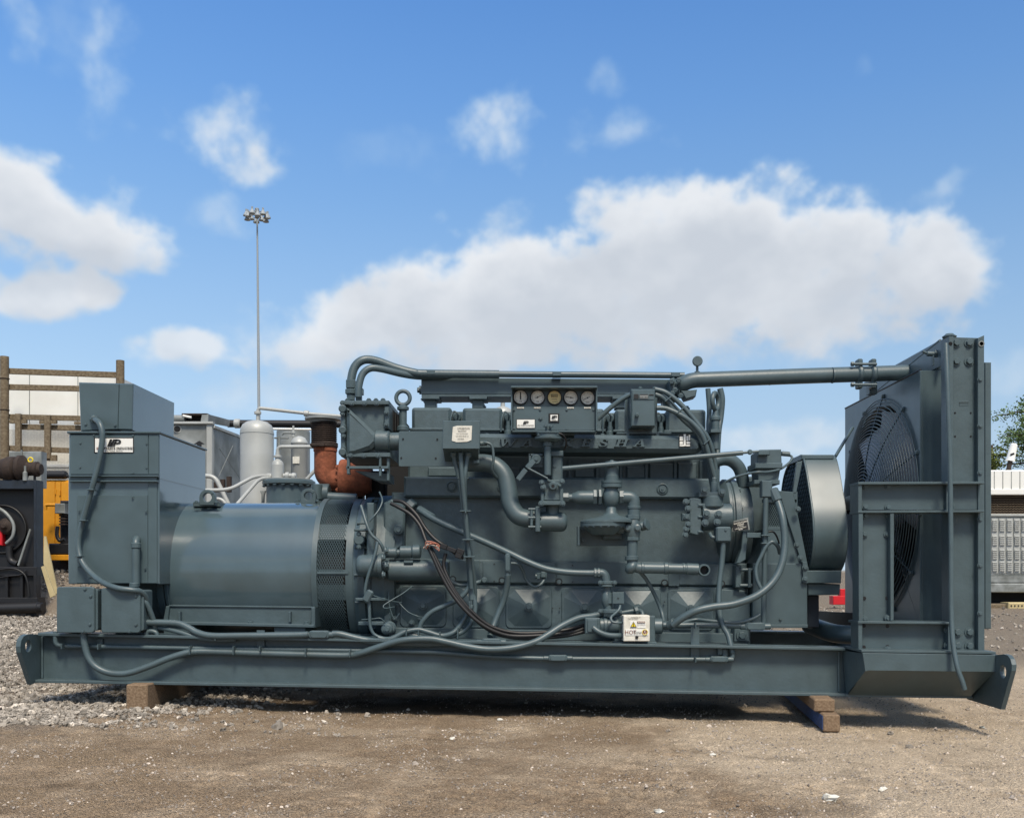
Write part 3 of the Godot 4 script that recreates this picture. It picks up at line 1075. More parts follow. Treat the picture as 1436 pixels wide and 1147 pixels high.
	g.lathe(C + X * (x2 - 0.0), X, [Vector2(0.2, 0), Vector2(Rv, 0.0), Vector2(Rf - 0.01, 0.02), Vector2(Rf, 0.04), Vector2(Rf, 0.075), Vector2(Rf - 0.02, 0.085), Vector2(Rf - 0.02, 0.115), Vector2(Rf + 0.01, 0.122), Vector2(Rf + 0.01, 0.19), Vector2(Rf - 0.015, x3 - x2)], 96)
	put("housing", g, M.cast, fh)
	for an in [15.0, 33.0, 52.0, 72.0, 92.0, 112.0, 135.0, 155.0]:
		var a := deg_to_rad(an)
		var dir := Vector3(0, cos(a), sin(a))
		put("housing_rib", G.new().box(C + X * (x2 + 0.105) + dir * (Rf - 0.008), Vector3(0.17 if int(an) % 2 == 0 else 0.05, 0.03, 0.012), 0.004, Basis(X, a)), M.cast, fh)
		bolt(fh, C + X * (x2 + 0.10) + Vector3(0, cos(a + 0.09), sin(a + 0.09)) * (Rf - 0.016), 0.013, dir)
	for r in [[496, 741.5, 522, 744.5], [498, 838.5, 540, 842.5], [502, 872, 538, 877]]:
		rect("flange_step", r[0], r[1], r[2], r[3], 5.53, 0.09, M.cast, fh, 0.003)
	put("inspection_cover", G.new().cyl(at(503, 757, 5.62), at(503, 757, 5.55), 0.03, 20, 0.006), M.cast, fh)
	for p in [[503, 748.5], [503, 767]]: bolt(fh, at(p[0], p[1], 5.552), 0.009)
	rect("bell_upright", 514, 705, 524, 780, 5.55, 0.1, M.cast, fh, 0.006)
	g = G.new()
	addpoly(g, [[548, 700], [568, 704], [566, 765], [552, 775], [549, 860], [546, 890], [536, 885], [538, 705]], 5.66, 0.5, 0.01)
	put("bell_flange", g, M.cast, fh)
	g = G.new().cyl(at(559, 743, 5.66), at(559, 743, 5.62), 0.03, 18, 0.006)
	put("boss", g, M.cast, fh)
	bolt(fh, at(559, 743, 5.62), 0.016)
	# starter motors
	var st := node("starter_motor", gs, at(560, 792, 5.55))
	g = G.new()
	g.lathe(at(500, 793.5, 5.52), X, [Vector2(0.04, 0), Vector2(0.056, 0.012), Vector2(0.061, 0.03), Vector2(0.061, 0.12)], 32, false, true)
	g.lathe(at(531, 793.5, 5.52), X, [Vector2(0.068, 0), Vector2(0.068, 0.022), Vector2(0.03, 0.024), Vector2(0.03, 0.06)], 28)
	put("nose_housing", g, M.cast, st)
	g = G.new().cyl(at(545, 799, 5.56), at(630, 800, 5.56), 0.060, 32, 0.006)
	put("motor_body", g, M.paint, st)
	g = G.new()
	g.cyl(at(539.5, 775, 5.52), at(557, 775, 5.52), 0.030, 24, 0.006)
	g.cyl(at(556, 775, 5.52), at(562, 775, 5.52), 0.019, 20)
	g.cyl(at(561, 774, 5.52), at(578, 774, 5.52), 0.034, 24, 0.004)
	g.cyl(at(578, 773.5, 5.52), at(590, 773.5, 5.52), 0.038, 24, 0.006)
	put("solenoid", g, M.paint, st)
	for p in [[537, 782], [537, 806], [541, 793], [541, 772]]: bolt(st, at(p[0], p[1], 5.46), 0.014, X)
	rect("clamp", 566, 786, 579, 790, 5.495, 0.02, M.paint, st)
	# junction boxes at the left end of the skid
	for q in [[78.5, 823, 131.5, 887.5, [[118.5, 826], [126.5, 836], [125.5, 875.5], [115.5, 885.5]]], [141, 824.5, 196, 887.5, [[190, 836], [190, 876], [181, 885.5]]]]:
		var jb := node("junction_box", gs, at((q[0] + q[2]) / 2, q[3], 5.4))
		slab("box_lid", rrect(q[0], q[1], q[2], q[3], 4.0), 5.29, 0.018, M.paint, jb, 0.004)
		slab("box_back", rrect(q[0] + 3, q[1] + 3, q[2] + 5, q[3] - 3, 3.0), 5.306, 0.12, M.paint, jb, 0.002)
		for p in q[4]: bolt(jb, at(p[0], p[1], 5.288), 0.0065, Vector3(0, 0, 1), null, "screw")
		rect("bracket", q[0] + 20, q[3] - 6, q[2] - 22, q[3] + 6, 5.40, 0.03, M.steel, jb)

# strands crossing into lozenges round a drum whose axis runs along x
static func expanded_drum(g: G, o: Vector3, w: float, r: float, a0: float, a1: float, cols: int, rows: int) -> void:
	var t := 0.0017
	for j in rows:
		for i in cols:
			var c0 := (i + (0.5 if j % 2 else 0.0)) / (cols + 0.5)
			for s in [-0.5, 0.5]:
				var c1: float = c0 + s / (cols + 0.5)
				var b0 := deg_to_rad(lerpf(a0, a1, float(j) / rows))
				var b1 := deg_to_rad(lerpf(a0, a1, float(j + 1) / rows))
				strand(g, o + Vector3(c0 * w, cos(b0) * r, sin(b0) * r), o + Vector3(clampf(c1, 0, 1) * w, cos(b1) * r, sin(b1) * r), Vector3(0, cos(b0), sin(b0)), t)

static func strand(g: G, a: Vector3, b: Vector3, up: Vector3, t: float) -> void:
	var s := (b - a).cross(up).normalized() * t
	var u := up * t * 0.8
	var k := [a - s, a + u, a + s, b - s, b + u, b + s]
	g.quad(k[0], k[3], k[4], k[1])
	g.quad(k[1], k[4], k[5], k[2])
	g.quad(k[2], k[5], k[3], k[0])
	if (g.n[g.n.size() - 5]).dot(up) < 0.0:
		for q in 12:
			g.n[g.n.size() - 1 - q] = -g.n[g.n.size() - 1 - q]
		for q in range(g.ix.size() - 18, g.ix.size(), 3):
			var x := g.ix[q + 1]
			g.ix[q + 1] = g.ix[q + 2]
			g.ix[q + 2] = x

# the slanted two-letter mark on the plates; x, y at its left foot, h its height in thousandths of a bearing
func logo(parent: Node, x: float, y: float, d: float, h: float) -> void:
	var g := G.new()
	var k := h / 10.0
	for s in [[0.0, 3.2], [4.4, 3.2], [8.2, 2.2]]:
		addpoly(g, [[x + s[0] * k, y], [x + (s[0] + s[1]) * k, y], [x + (s[0] + s[1] + 4.2) * k, y - 10 * k], [x + (s[0] + 4.2) * k, y - 10 * k]], d, 0.0008, 0.0)
	addpoly(g, [[x + 3 * k, y], [x + 5.4 * k, y], [x + 7.8 * k, y - 6.4 * k], [x + 6.4 * k, y - 6.4 * k]], d, 0.0008, 0.0)
	var o := []
	for j in 9:
		var a := -PI / 2 + PI * j / 8.0
		o.append([x + (14.5 + 5.2 * cos(a)) * k, y - (6.6 - 3.4 * sin(a)) * k])
	for j in 9:
		var a := PI / 2 - PI * j / 8.0
		o.append([x + (14.2 + 2.6 * cos(a)) * k, y - (6.6 - 1.5 * sin(a)) * k])
	addpoly(g, o, d, 0.0008, 0.0)
	addpoly(g, [[x + 11 * k, y - 8.0 * k], [x + 14.5 * k, y - 8.0 * k], [x + 14.5 * k, y - 10 * k], [x + 11.6 * k, y - 10 * k]], d, 0.0008, 0.0)
	addpoly(g, [[x + 10 * k, y - 3.3 * k], [x + 14.5 * k, y - 3.3 * k], [x + 14.5 * k, y - 5.2 * k], [x + 10.8 * k, y - 5.2 * k]], d, 0.0008, 0.0)
	put("printed_mark", g, M.black, parent)

static func hexa(g: G, f: Array, b: Array) -> G:      # four front corners and four rear ones, each clockwise in bearings from the top left
	var F4 := pts(f)
	var B4 := pts(b)
	g.quad(F4[0], F4[3], F4[2], F4[1])
	g.quad(B4[0], B4[1], B4[2], B4[3])
	for i in 4:
		var j := (i + 1) % 4
		g.quad(F4[i], F4[j], B4[j], B4[i])
	return g

func condulet(parent: Node, x0: float, y0: float, x1: float, y1: float, d: float) -> void:
	var c := node("conduit_fitting", parent, at((x0 + x1) / 2, (y0 + y1) / 2, d))
	var w := x1 - x0
	var h := y1 - y0
	slab("fitting_body", rrect(x0, y0, x1, y1, minf(w, h) * 0.38), d, 0.035, M.paint, c, 0.004)
	slab("fitting_lid", rrect(x0 + w * 0.1, y0 + h * 0.1, x1 - w * 0.1, y1 - h * 0.1, minf(w, h) * 0.32), d - 0.006, 0.006, M.paint, c, 0.002)
	if w > h:
		put("fitting_neck", G.new().cyl(at(x0 - 7, (y0 + y1) / 2, d + 0.018), at(x1 + 7, (y0 + y1) / 2, d + 0.018), px(h * 0.40, d), 16, 0.003), M.paint, c)
	else:
		put("fitting_neck", G.new().cyl(at((x0 + x1) / 2, y1 + 7, d + 0.018), at((x0 + x1) / 2, y0 - 1, d + 0.018), px(w * 0.40, d), 16, 0.003), M.paint, c)

func straps(parent: Node, l: Array, d: float) -> void:    # small clips round hoses: x, y, half height
	for p in l:
		var g := G.new().box(at(p[0], p[1], d), Vector3(px(2.0, d), px(p[2] * 2.0, d), 0.03), 0.002)
		put("clip", g, M.paint, parent)

func make_engine() -> void:
	var en := node("engine_block", gs, at(800, 895, 6.0))
	var X := Vector3(1, 0, 0)
	var Y := Vector3(0, 1, 0)
	var Z := Vector3(0, 0, 1)
	var g := G.new()
	addrect(g, 549, 690, 1046, 800, 5.75, 0.95, 0.015)
	put("crankcase", g, M.cast, en)
	g = G.new()
	addpoly(g, [[566, 668], [1008, 671], [1010, 700], [566, 697]], 5.69, 0.9, 0.012)
	put("upper_ledge", g, M.cast, en)
	g = G.new()
	addpoly(g, [[572, 604], [1003, 611], [1003, 675], [572, 672]], 5.86, 0.75, 0.012)
	put("cylinder_jacket", g, M.cast, en)
	for r in [[806, 658, 834, 670], [879, 654, 905, 671], [911, 650, 945, 672.5], [951, 649, 978, 672], [700, 655, 730, 669], [600, 655, 640, 668]]:
		rect("jacket_cover", r[0], r[1], r[2], r[3], 5.835, 0.04, M.cast, en, 0.006)
	for x in [799, 838, 871, 907, 947.5, 984]:
		rect("jacket_rib", x - 2.5, 646, x + 2.5, 672, 5.83, 0.04, M.cast, en, 0.004)
	for p in [[634, 682.5], [705, 683], [929, 686]]:
		g = G.new().lathe(at(p[0], p[1], 5.695), Z, [Vector2(0.034, 0), Vector2(0.034, 0.008), Vector2(0.028, 0.012), Vector2(0.024, 0.006), Vector2(0.020, 0.006), Vector2(0.018, 0.016)], 24)
		put("core_plug", g, M.cast, en)
		bolt(en, at(p[0], p[1], 5.682), 0.008)
	# lower crankcase with hand-hole covers
	g = G.new()
	addpoly(g, [[546, 783], [1048, 790], [1050, 822], [546, 817]], 5.70, 0.85, 0.008)
	put("oil_gallery", g, M.cast, en)
	g = G.new()
	addpoly(g, [[546, 816], [1052, 822], [1052, 896], [546, 888]], 5.712, 0.8, 0.012)
	put("oil_pan", g, M.cast, en)
	for r in [[677, 788.5, 779, 817], [781, 789, 887, 818.5], [938, 792, 953, 822], [560, 786, 672, 815]]:
		rect("gallery_cover", r[0], r[1], r[2], r[3], 5.694, 0.01, M.sheet, en, 0.002)
	for p in [[557, 811.5], [635, 812], [704, 814], [784, 815.5], [932, 817], [1012, 818.5]]:
		g = G.new().lathe(at(p[0], p[1], 5.695), Z, [Vector2(0.019, 0), Vector2(0.019, 0.010), Vector2(0.015, 0.010), Vector2(0.014, 0.005)], 20, false, false, 0.0, false)
		put("plug_ring", g, M.black, en)
		put("plug", G.new().cyl(at(p[0], p[1], 5.70), at(p[0], p[1], 5.687), 0.0145, 18, 0.002), M.paint, en)
	for p in [[693, 791], [693, 815], [803, 793], [803, 816], [775, 853], [785, 853], [932, 844]]:
		put("bolt_hole", G.new().cyl(at(p[0], p[1], 5.70), at(p[0], p[1], 5.6905), 0.004, 10), M.black, en)
	for q in [[560, 821, 0.8], [634.5, 822, 0.8], [708.5, 823, 1], [787, 824, 1.3], [861.5, 825, 1], [936, 826, 1]]:
		var x0: float = q[0]
		var y0: float = q[1]
		var cv := node("access_cover", en, at(x0 + 32, y0 + 30, 5.70))
		var d := 5.705
		slab("cover_rim", rrect(x0, y0, x0 + 66, y0 + 59, 8.0, 5), d, 0.02, M.cast, cv, 0.006)
		# the pressed face: four hollows between diagonal ribs that run up to the centre bolt
		g = G.new()
		var c := at(x0 + 33, y0 + 28, d - 0.038)
		var ring: PackedVector3Array = pts(rrect(x0 + 3.0, y0 + 3.0, x0 + 63.0, y0 + 56.0, 10.0, 1).map(func(p): return [p[0], p[1], d + 0.001]))
		var m := ring.size()
		for i in m: g.tri(ring[(i + 1) % m], ring[i], c)
		put("cover_face", g, M.paint, cv)
		bolt(cv, at(x0 + 33, y0 + 28, d - 0.038), 0.017)
		put("cast_mark", G.new().lathe(at(x0 + 33, y0 + 12, d - 0.002), Z, [Vector2(0.014, 0), Vector2(0.014, 0.004), Vector2(0.011, 0.004), Vector2(0.011, 0.0)], 14, false, false, 0.0, false), M.paint, cv)
	for p in [[550, 888, 0.026, 1]]:
		g = G.new()
		g.cyl(at(546, 880, 5.66), at(546, 880, 5.50), 0.036, 20, 0.008)
		g.lathe(at(543, 882, 5.50), Z, [Vector2(0.032, 0), Vector2(0.032, 0.02), Vector2(0.026, 0.026), Vector2(0.018, 0.028), Vector2(0.016, 0.05)], 20)
		put("drain_valve", g, M.cast, en)
		bolt(en, at(543, 882, 5.445), 0.014)
	for p in [[554, 848], [553, 867], [590, 867], [577, 873]]: bolt(en, at(p[0], p[1], 5.69), 0.012)
	g = G.new()
	addrect(g, 1032, 793, 1040, 824, 5.62, 0.1, 0.004)
	addrect(g, 1050, 797, 1054, 824, 5.60, 0.1, 0.004)
	g.cyl(at(1038, 799, 5.62), at(1055, 799, 5.62), 0.01, 14)
	g.cyl(at(1038, 821, 5.62), at(1055, 821, 5.62), 0.01, 14)
	put("front_bracket", g, M.paint, en)
	g = G.new()
	addpoly(g, [[1008, 826], [1046, 828], [1046, 832], [1053, 836], [1053, 905], [1008, 903]], 5.66, 0.3, 0.006)
	put("front_foot", g, M.paint, en)
	g = G.new()
	addpoly(g, [[1030, 880], [1049, 880], [1052, 900], [1030, 900]], 5.58, 0.1, 0.004)
	put("foot_lug", g, M.paint, en)
	bolt(en, at(1041, 891, 5.575), 0.022)
	# manifold with the raised maker's name
	var mf := node("intake_manifold", gs, at(820, 620, 5.6))
	g = G.new()
	addpoly(g, [[664, 609], [675, 607.5], [975, 610.5], [985, 612.5], [985, 631], [978, 635], [672, 632.5], [664, 630]], 5.56, 0.24, 0.022)
	put("manifold_body", g, M.cast, mf)
	for x in [683, 740, 802, 845, 881, 922, 960]:
		put("manifold_lug", G.new().cyl(at(x, 608, 5.60), at(x, 612, 5.60), 0.012, 14, 0.003), M.cast, mf)
	var k := 0
	for ch in "WAUKESHA":
		words("raised_letter", ch, 0.043, [712, 740, 768, 796, 822, 847, 872, 897][k], 621.0 + k * 0.12, 5.553, M.paint, mf, 0.03, 0.38, "Droid Serif", 1.55, true)
		k += 1
	rect("tag_back", 952.5, 608.5, 968.5, 626.5, 5.552, 0.004, M.black, mf, 0.001)
	for r in [[953.5, 612, 958, 618], [959, 609, 962, 625.5], [963, 611.5, 965.5, 618], [966, 610, 968, 617.5], [953.5, 619, 958, 623], [963, 619, 968, 622.5], [953.5, 623.8, 959, 625.8], [962.5, 623.5, 968, 625.8]]:
		rect("tag_patch", r[0], r[1], r[2], r[3], 5.547, 0.003, M.white, mf, 0.0)
	# heads: six rocker covers in a row
	for i in 6:
		var x0: float = 577.0 + i * 71.5
		var yy: float = 571.0 + i * 0.6
		var rc := node("rocker_cover", gs, at(x0 + 28, 606, 6.0))
		var w := 56.0
		slab("cover_box", rrect(x0, yy, x0 + w, yy + 40, 4.0), 5.84, 0.62, M.cast, rc, 0.018)
		rect("cover_flange", x0 - 3, yy + 29, x0 + w + 2, yy + 32.5, 5.825, 0.65, M.cast, rc, 0.003)
		if i < 5:
			rect("head_neck", x0 + w - 2, yy + 6, x0 + w + 18, yy + 40, 5.93, 0.5, M.cast, rc, 0.008)
			put("plug_cap", G.new().cyl(at(x0 + w + 8, yy + 14, 5.92), at(x0 + w + 8, yy + 14, 5.86), 0.026, 20, 0.006), M.paint, rc)
			g = G.new()
			g.lathe(at(x0 + w + 8, yy + 38, 5.86), Y, [Vector2(0.026, 0), Vector2(0.026, 0.02), Vector2(0.016, 0.026), Vector2(0.016, 0.05), Vector2(0.012, 0.052), Vector2(0.012, 0.08)], 16)
			put("plug_fitting", g, M.paint, rc)
			put("plug_lead", G.new().tube(flow(pts([[x0 + w + 8, yy + 20, 5.86], [x0 + w + 9, yy + 10, 5.83], [x0 + w + 3, yy + 6, 5.83], [x0 + w - 1, yy + 16, 5.82], [x0 + w - 2, yy + 34, 5.82]])), 0.005, 6), M.paint, rc)
		bolt(rc, at(x0 + 28, yy - 1.0, 6.0), 0.016, Y)
	# water header over the heads
	var hd := node("water_header", gs, at(770, 545, 6.0))
	g = G.new()
	addpoly(g, [[590.5, 529], [950, 532], [950, 553.5], [590.5, 553]], 5.93, 0.18, 0.004)
	put("header_beam", g, M.sheet, hd)
	rect("header_lip", 591, 553, 950, 556.5, 5.925, 0.2, M.steel, hd, 0.002)
	for i in 6:
		var x := 603.0 + i * 67.0
		rect("header_flange", x - 12, 555.5, x + 13, 559.5, 5.92, 0.16, M.paint, hd, 0.002)
		rect("header_leg", x - 8, 559, x + 8, 572, 5.95, 0.1, M.cast, hd, 0.004)
		for b in [-10, 11]: bolt(hd, at(x + b, 560, 5.98), 0.01, Vector3(0, -1, 0))
	bolt(hd, at(589, 547, 6.0), 0.018, -X)
	pipe("header_conduit", [[595, 524, 5.88], [960, 526.5, 5.88]], px(4.4, 5.88), 0.02, M.paint, hd)
	for p in [[604, 521], [781, 523], [948, 524]]: rect("conduit_clamp", p[0] - 6, p[1] - 2, p[0] + 6, p[1] + 4, 5.855, 0.07, M.paint, hd, 0.003)
	hose("vent_pipe", [[492, 557, 5.80], [492, 535, 5.80], [497, 515, 5.81], [509, 505, 5.82], [527, 506, 5.84], [555, 516, 5.86], [580, 522.5, 5.87], [600, 524, 5.88], [700, 525, 5.88]], px(6.0, 5.8), M.paint, hd, 14)
	hose("vent_pipe", [[502.5, 557, 5.76], [503, 542, 5.76], [508, 525, 5.77], [519, 516.5, 5.78], [535, 517.5, 5.80], [560, 523.5, 5.84], [580, 527, 5.88], [600, 528, 5.92], [640, 528, 5.95]], px(5.0, 5.8), M.paint, hd, 14)
	for q in [[492, 533, 545, 7.5], [492, 546, 553, 8.5], [503, 545, 554, 7.5], [492, 553, 562, 6], [503, 554, 562, 5]]:
		put("pipe_nut", G.new().cyl(at(q[0], q[2], 5.79), at(q[0], q[1], 5.79), px(q[3], 5.79), 6, 0.003, true), M.paint, hd)
	# lifting eyes of the engine
	g = G.new()
	torus(g, at(565, 558, 5.72), Z, px(9.6, 5.72), px(2.9, 5.72), 32, 10)
	g.lathe(at(565, 604, 5.72), Y, [Vector2(0.036, 0), Vector2(0.036, 0.02), Vector2(0.022, 0.03), Vector2(0.022, 0.115), Vector2(0.034, 0.12), Vector2(0.034, 0.135), Vector2(0.018, 0.145)], 20)
	put("engine_lifting_eye", g, M.cast, gs)
	g = G.new()
	torus(g, at(1003.5, 563, 5.68), Vector3(0.85, 0, 0.5), 0.047, 0.014, 32, 10)
	g.lathe(at(1003.5, 630, 5.68), Y, [Vector2(0.024, 0), Vector2(0.024, 0.16), Vector2(0.03, 0.165), Vector2(0.03, 0.18), Vector2(0.02, 0.19), Vector2(0.016, 0.225)], 20)
	put("engine_lifting_eye", g, M.cast, gs)
	# aftercooler on the left end
	var ac := node("aftercooler", gs, at(515, 640, 5.8))
	g = G.new()
	addpoly(g, [[483, 567], [541, 566], [540, 600], [546, 604], [546, 634], [540, 640], [483, 641]], 5.60, 0.55, 0.01)
	put("cooler_body", g, M.cast, ac)
	g = G.new()
	addpoly(g, [[485, 571], [489, 573], [526, 607], [529.5, 613], [528, 621], [520, 629], [497, 637], [485, 638]], 5.545, 0.06, 0.02)
	put("cooler_bulge", g, M.cast, ac)
	rect("top_flange", 478, 561.5, 545, 567.5, 5.56, 0.6, M.cast, ac, 0.004)
	rect("side_flange", 477.5, 569, 484, 640, 5.57, 0.5, M.cast, ac, 0.005)
	rect("side_flange", 538.5, 569, 545.5, 601, 5.57, 0.2, M.cast, ac, 0.005)
	rect("base_flange", 484, 635, 547, 641, 5.56, 0.5, M.cast, ac, 0.004)
	for p in [[480, 565], [493, 565.5], [511, 565.5], [528, 565.5], [480, 580], [481, 597], [481, 611], [481, 628], [542, 578], [542, 595], [491, 638.5], [510, 639], [530, 639], [543, 612]]: bolt(ac, at(p[0], p[1], 5.556), 0.010)
	for p in [[487, 561], [517, 561], [527, 561], [537, 561]]: bolt(ac, at(p[0], p[1], 5.62), 0.010, Y)
	for y in [573, 603, 634]: put("flange_boss", G.new().cyl(at(480, y, 5.60), at(480, y, 5.54), 0.022, 18, 0.006), M.cast, ac)
	g = G.new()
	g.cyl(at(526, 618, 5.60), at(547, 618, 5.60), px(14.5, 5.6), 28, 0.008)
	g.cyl(at(545, 619, 5.62), at(566, 619, 5.62), px(12.5, 5.62), 28, 0.004)
	put("outlet_neck", g, M.cast, ac)
	for kx in 5: rect("cooler_fin", 546 + kx * 3.6, 572 + kx * 3, 548 + kx * 3.6, 604, 5.72, 0.4, M.dark, ac, 0.0)
	g = G.new()
	addrect(g, 485, 653.5, 545, 657.5, 5.56, 0.02, 0.003)
	addpoly(g, [[497, 660], [546, 664], [546, 676], [528, 674]], 5.66, 0.2, 0.004)
	addrect(g, 486, 641, 490, 665, 5.56, 0.03, 0.003)
	addrect(g, 531, 641, 534.5, 668, 5.56, 0.03, 0.003)
	addrect(g, 542, 641, 546, 674, 5.58, 0.03, 0.003)
	put("cooler_bracket", g, M.paint, ac)
	# sheet guard and terminal box in front of the manifold
	slab("sheet_guard", rrect(559, 604.5, 672, 654, 2.0), 5.535, 0.006, M.sheet, gs, 0.001)
	for p in [[565, 615.5], [562.5, 642], [613, 616], [611, 642.5]]: put("guard_screw", G.new().cyl(at(p[0], p[1], 5.54), at(p[0], p[1], 5.530), 0.005, 10), M.black, gs)
	var tb := node("terminal_box", gs, at(647, 645, 5.4))
	g = G.new()
	hexa(g, [[622, 591, 5.31], [672, 591, 5.31], [671, 629, 5.31], [621, 629, 5.31]], [[626, 592, 5.53], [671, 592, 5.53], [671, 647, 5.53], [624, 647, 5.53]])
	put("box_body", g, M.dark if false else M.paint, tb)
	slab("box_lid", [[621, 590], [673.5, 590], [672.5, 629.5], [620, 629.5]], 5.305, 0.012, M.paint, tb, 0.003)
	slab("rating_label", [[635, 598.5], [641, 597], [662, 597], [661, 617], [655, 619.5], [640, 620], [633.5, 618]], 5.3015, 0.002, M.cream, tb, 0.0)
	for q in [["OPERATION", 650, 600.8, 0.009], ["WARNING", 648, 604.5, 0.007], ["HIGH VOLTAGE INSIDE", 648, 608, 0.0045], ["READ MANUAL BEFORE USE", 648, 611.5, 0.004], ["CAUTION", 646, 615.5, 0.006]]:
		words("lettering", q[0], q[3], q[1], q[2], 5.2985, M.black, tb, 0.0005)
	put("latch", G.new().box(at(668, 648, 5.45), Vector3(0.035, 0.02, 0.03), 0.004), M.paint, tb)
	for x in [636, 646, 656.5]:
		g = G.new().cyl(at(x, 641, 5.39), at(x, 633, 5.37), 0.017, 16, 0.004)
		put("cable_gland", g, M.paint, tb)
	hose("flexible_conduit", [[636, 636, 5.38], [638.5, 650, 5.39], [644, 670, 5.40], [648, 700, 5.42], [652, 735, 5.44], [655, 770, 5.46], [658, 805, 5.48], [660, 832, 5.50]], 0.0125, M.paint, tb)
	hose("flexible_conduit", [[646, 636, 5.37], [647, 655, 5.37], [649, 680, 5.38], [652, 710, 5.40], [655, 745, 5.42], [658.5, 785, 5.44], [661, 825, 5.47]], 0.0125, M.paint, tb)
	hose("flexible_conduit", [[656.5, 636, 5.38], [654, 650, 5.38], [652, 670, 5.38], [652, 700, 5.42], [655, 735, 5.46], [659, 770, 5.48], [664, 805, 5.52], [666, 840, 5.56], [660, 868, 5.55]], 0.0125, M.paint, tb)
	straps(tb, [[650, 671, 3], [653, 717, 3]], 5.39)
	for y in [671.0, 717.0, 757.0, 781.0]:
		put("cable_tie", G.new().box(at(651 + (y - 690) * 0.08, y, 5.41), Vector3(px(16, 5.4), 0.007, 0.05), 0.003), M.paint, tb)
	hose("flexible_conduit", [[673, 622, 5.45], [682, 621, 5.44], [690, 626, 5.44], [692, 645, 5.44], [690, 660, 5.46], [699, 672, 5.52]], 0.008, M.paint, tb)
	put("cable_gland", G.new().cyl(at(673, 622, 5.45), at(683, 621.5, 5.45), 0.014, 16, 0.003), M.paint, tb)

static func torus(g: G, c: Vector3, axis: Vector3, R: float, r: float, k := 32, s := 8) -> G:
	axis = axis.normalized()
	var u := G.side(axis)
	var w := axis.cross(u)
	for i in k:
		for j in s:
			var q: Array[Vector3] = []
			var m: Array[Vector3] = []
			for e in [[0, 0], [1, 0], [1, 1], [0, 1]]:
				var a: float = TAU * (i + e[0]) / k
				var b: float = TAU * (j + e[1]) / s
				var d := u * cos(a) + w * sin(a)
				var nn := d * cos(b) + axis * sin(b)
				m.append(nn)
				q.append(c + d * R + nn * r)
			g.quadn(q[0], q[1], q[2], q[3], m[0], m[1], m[2], m[3])
	return g

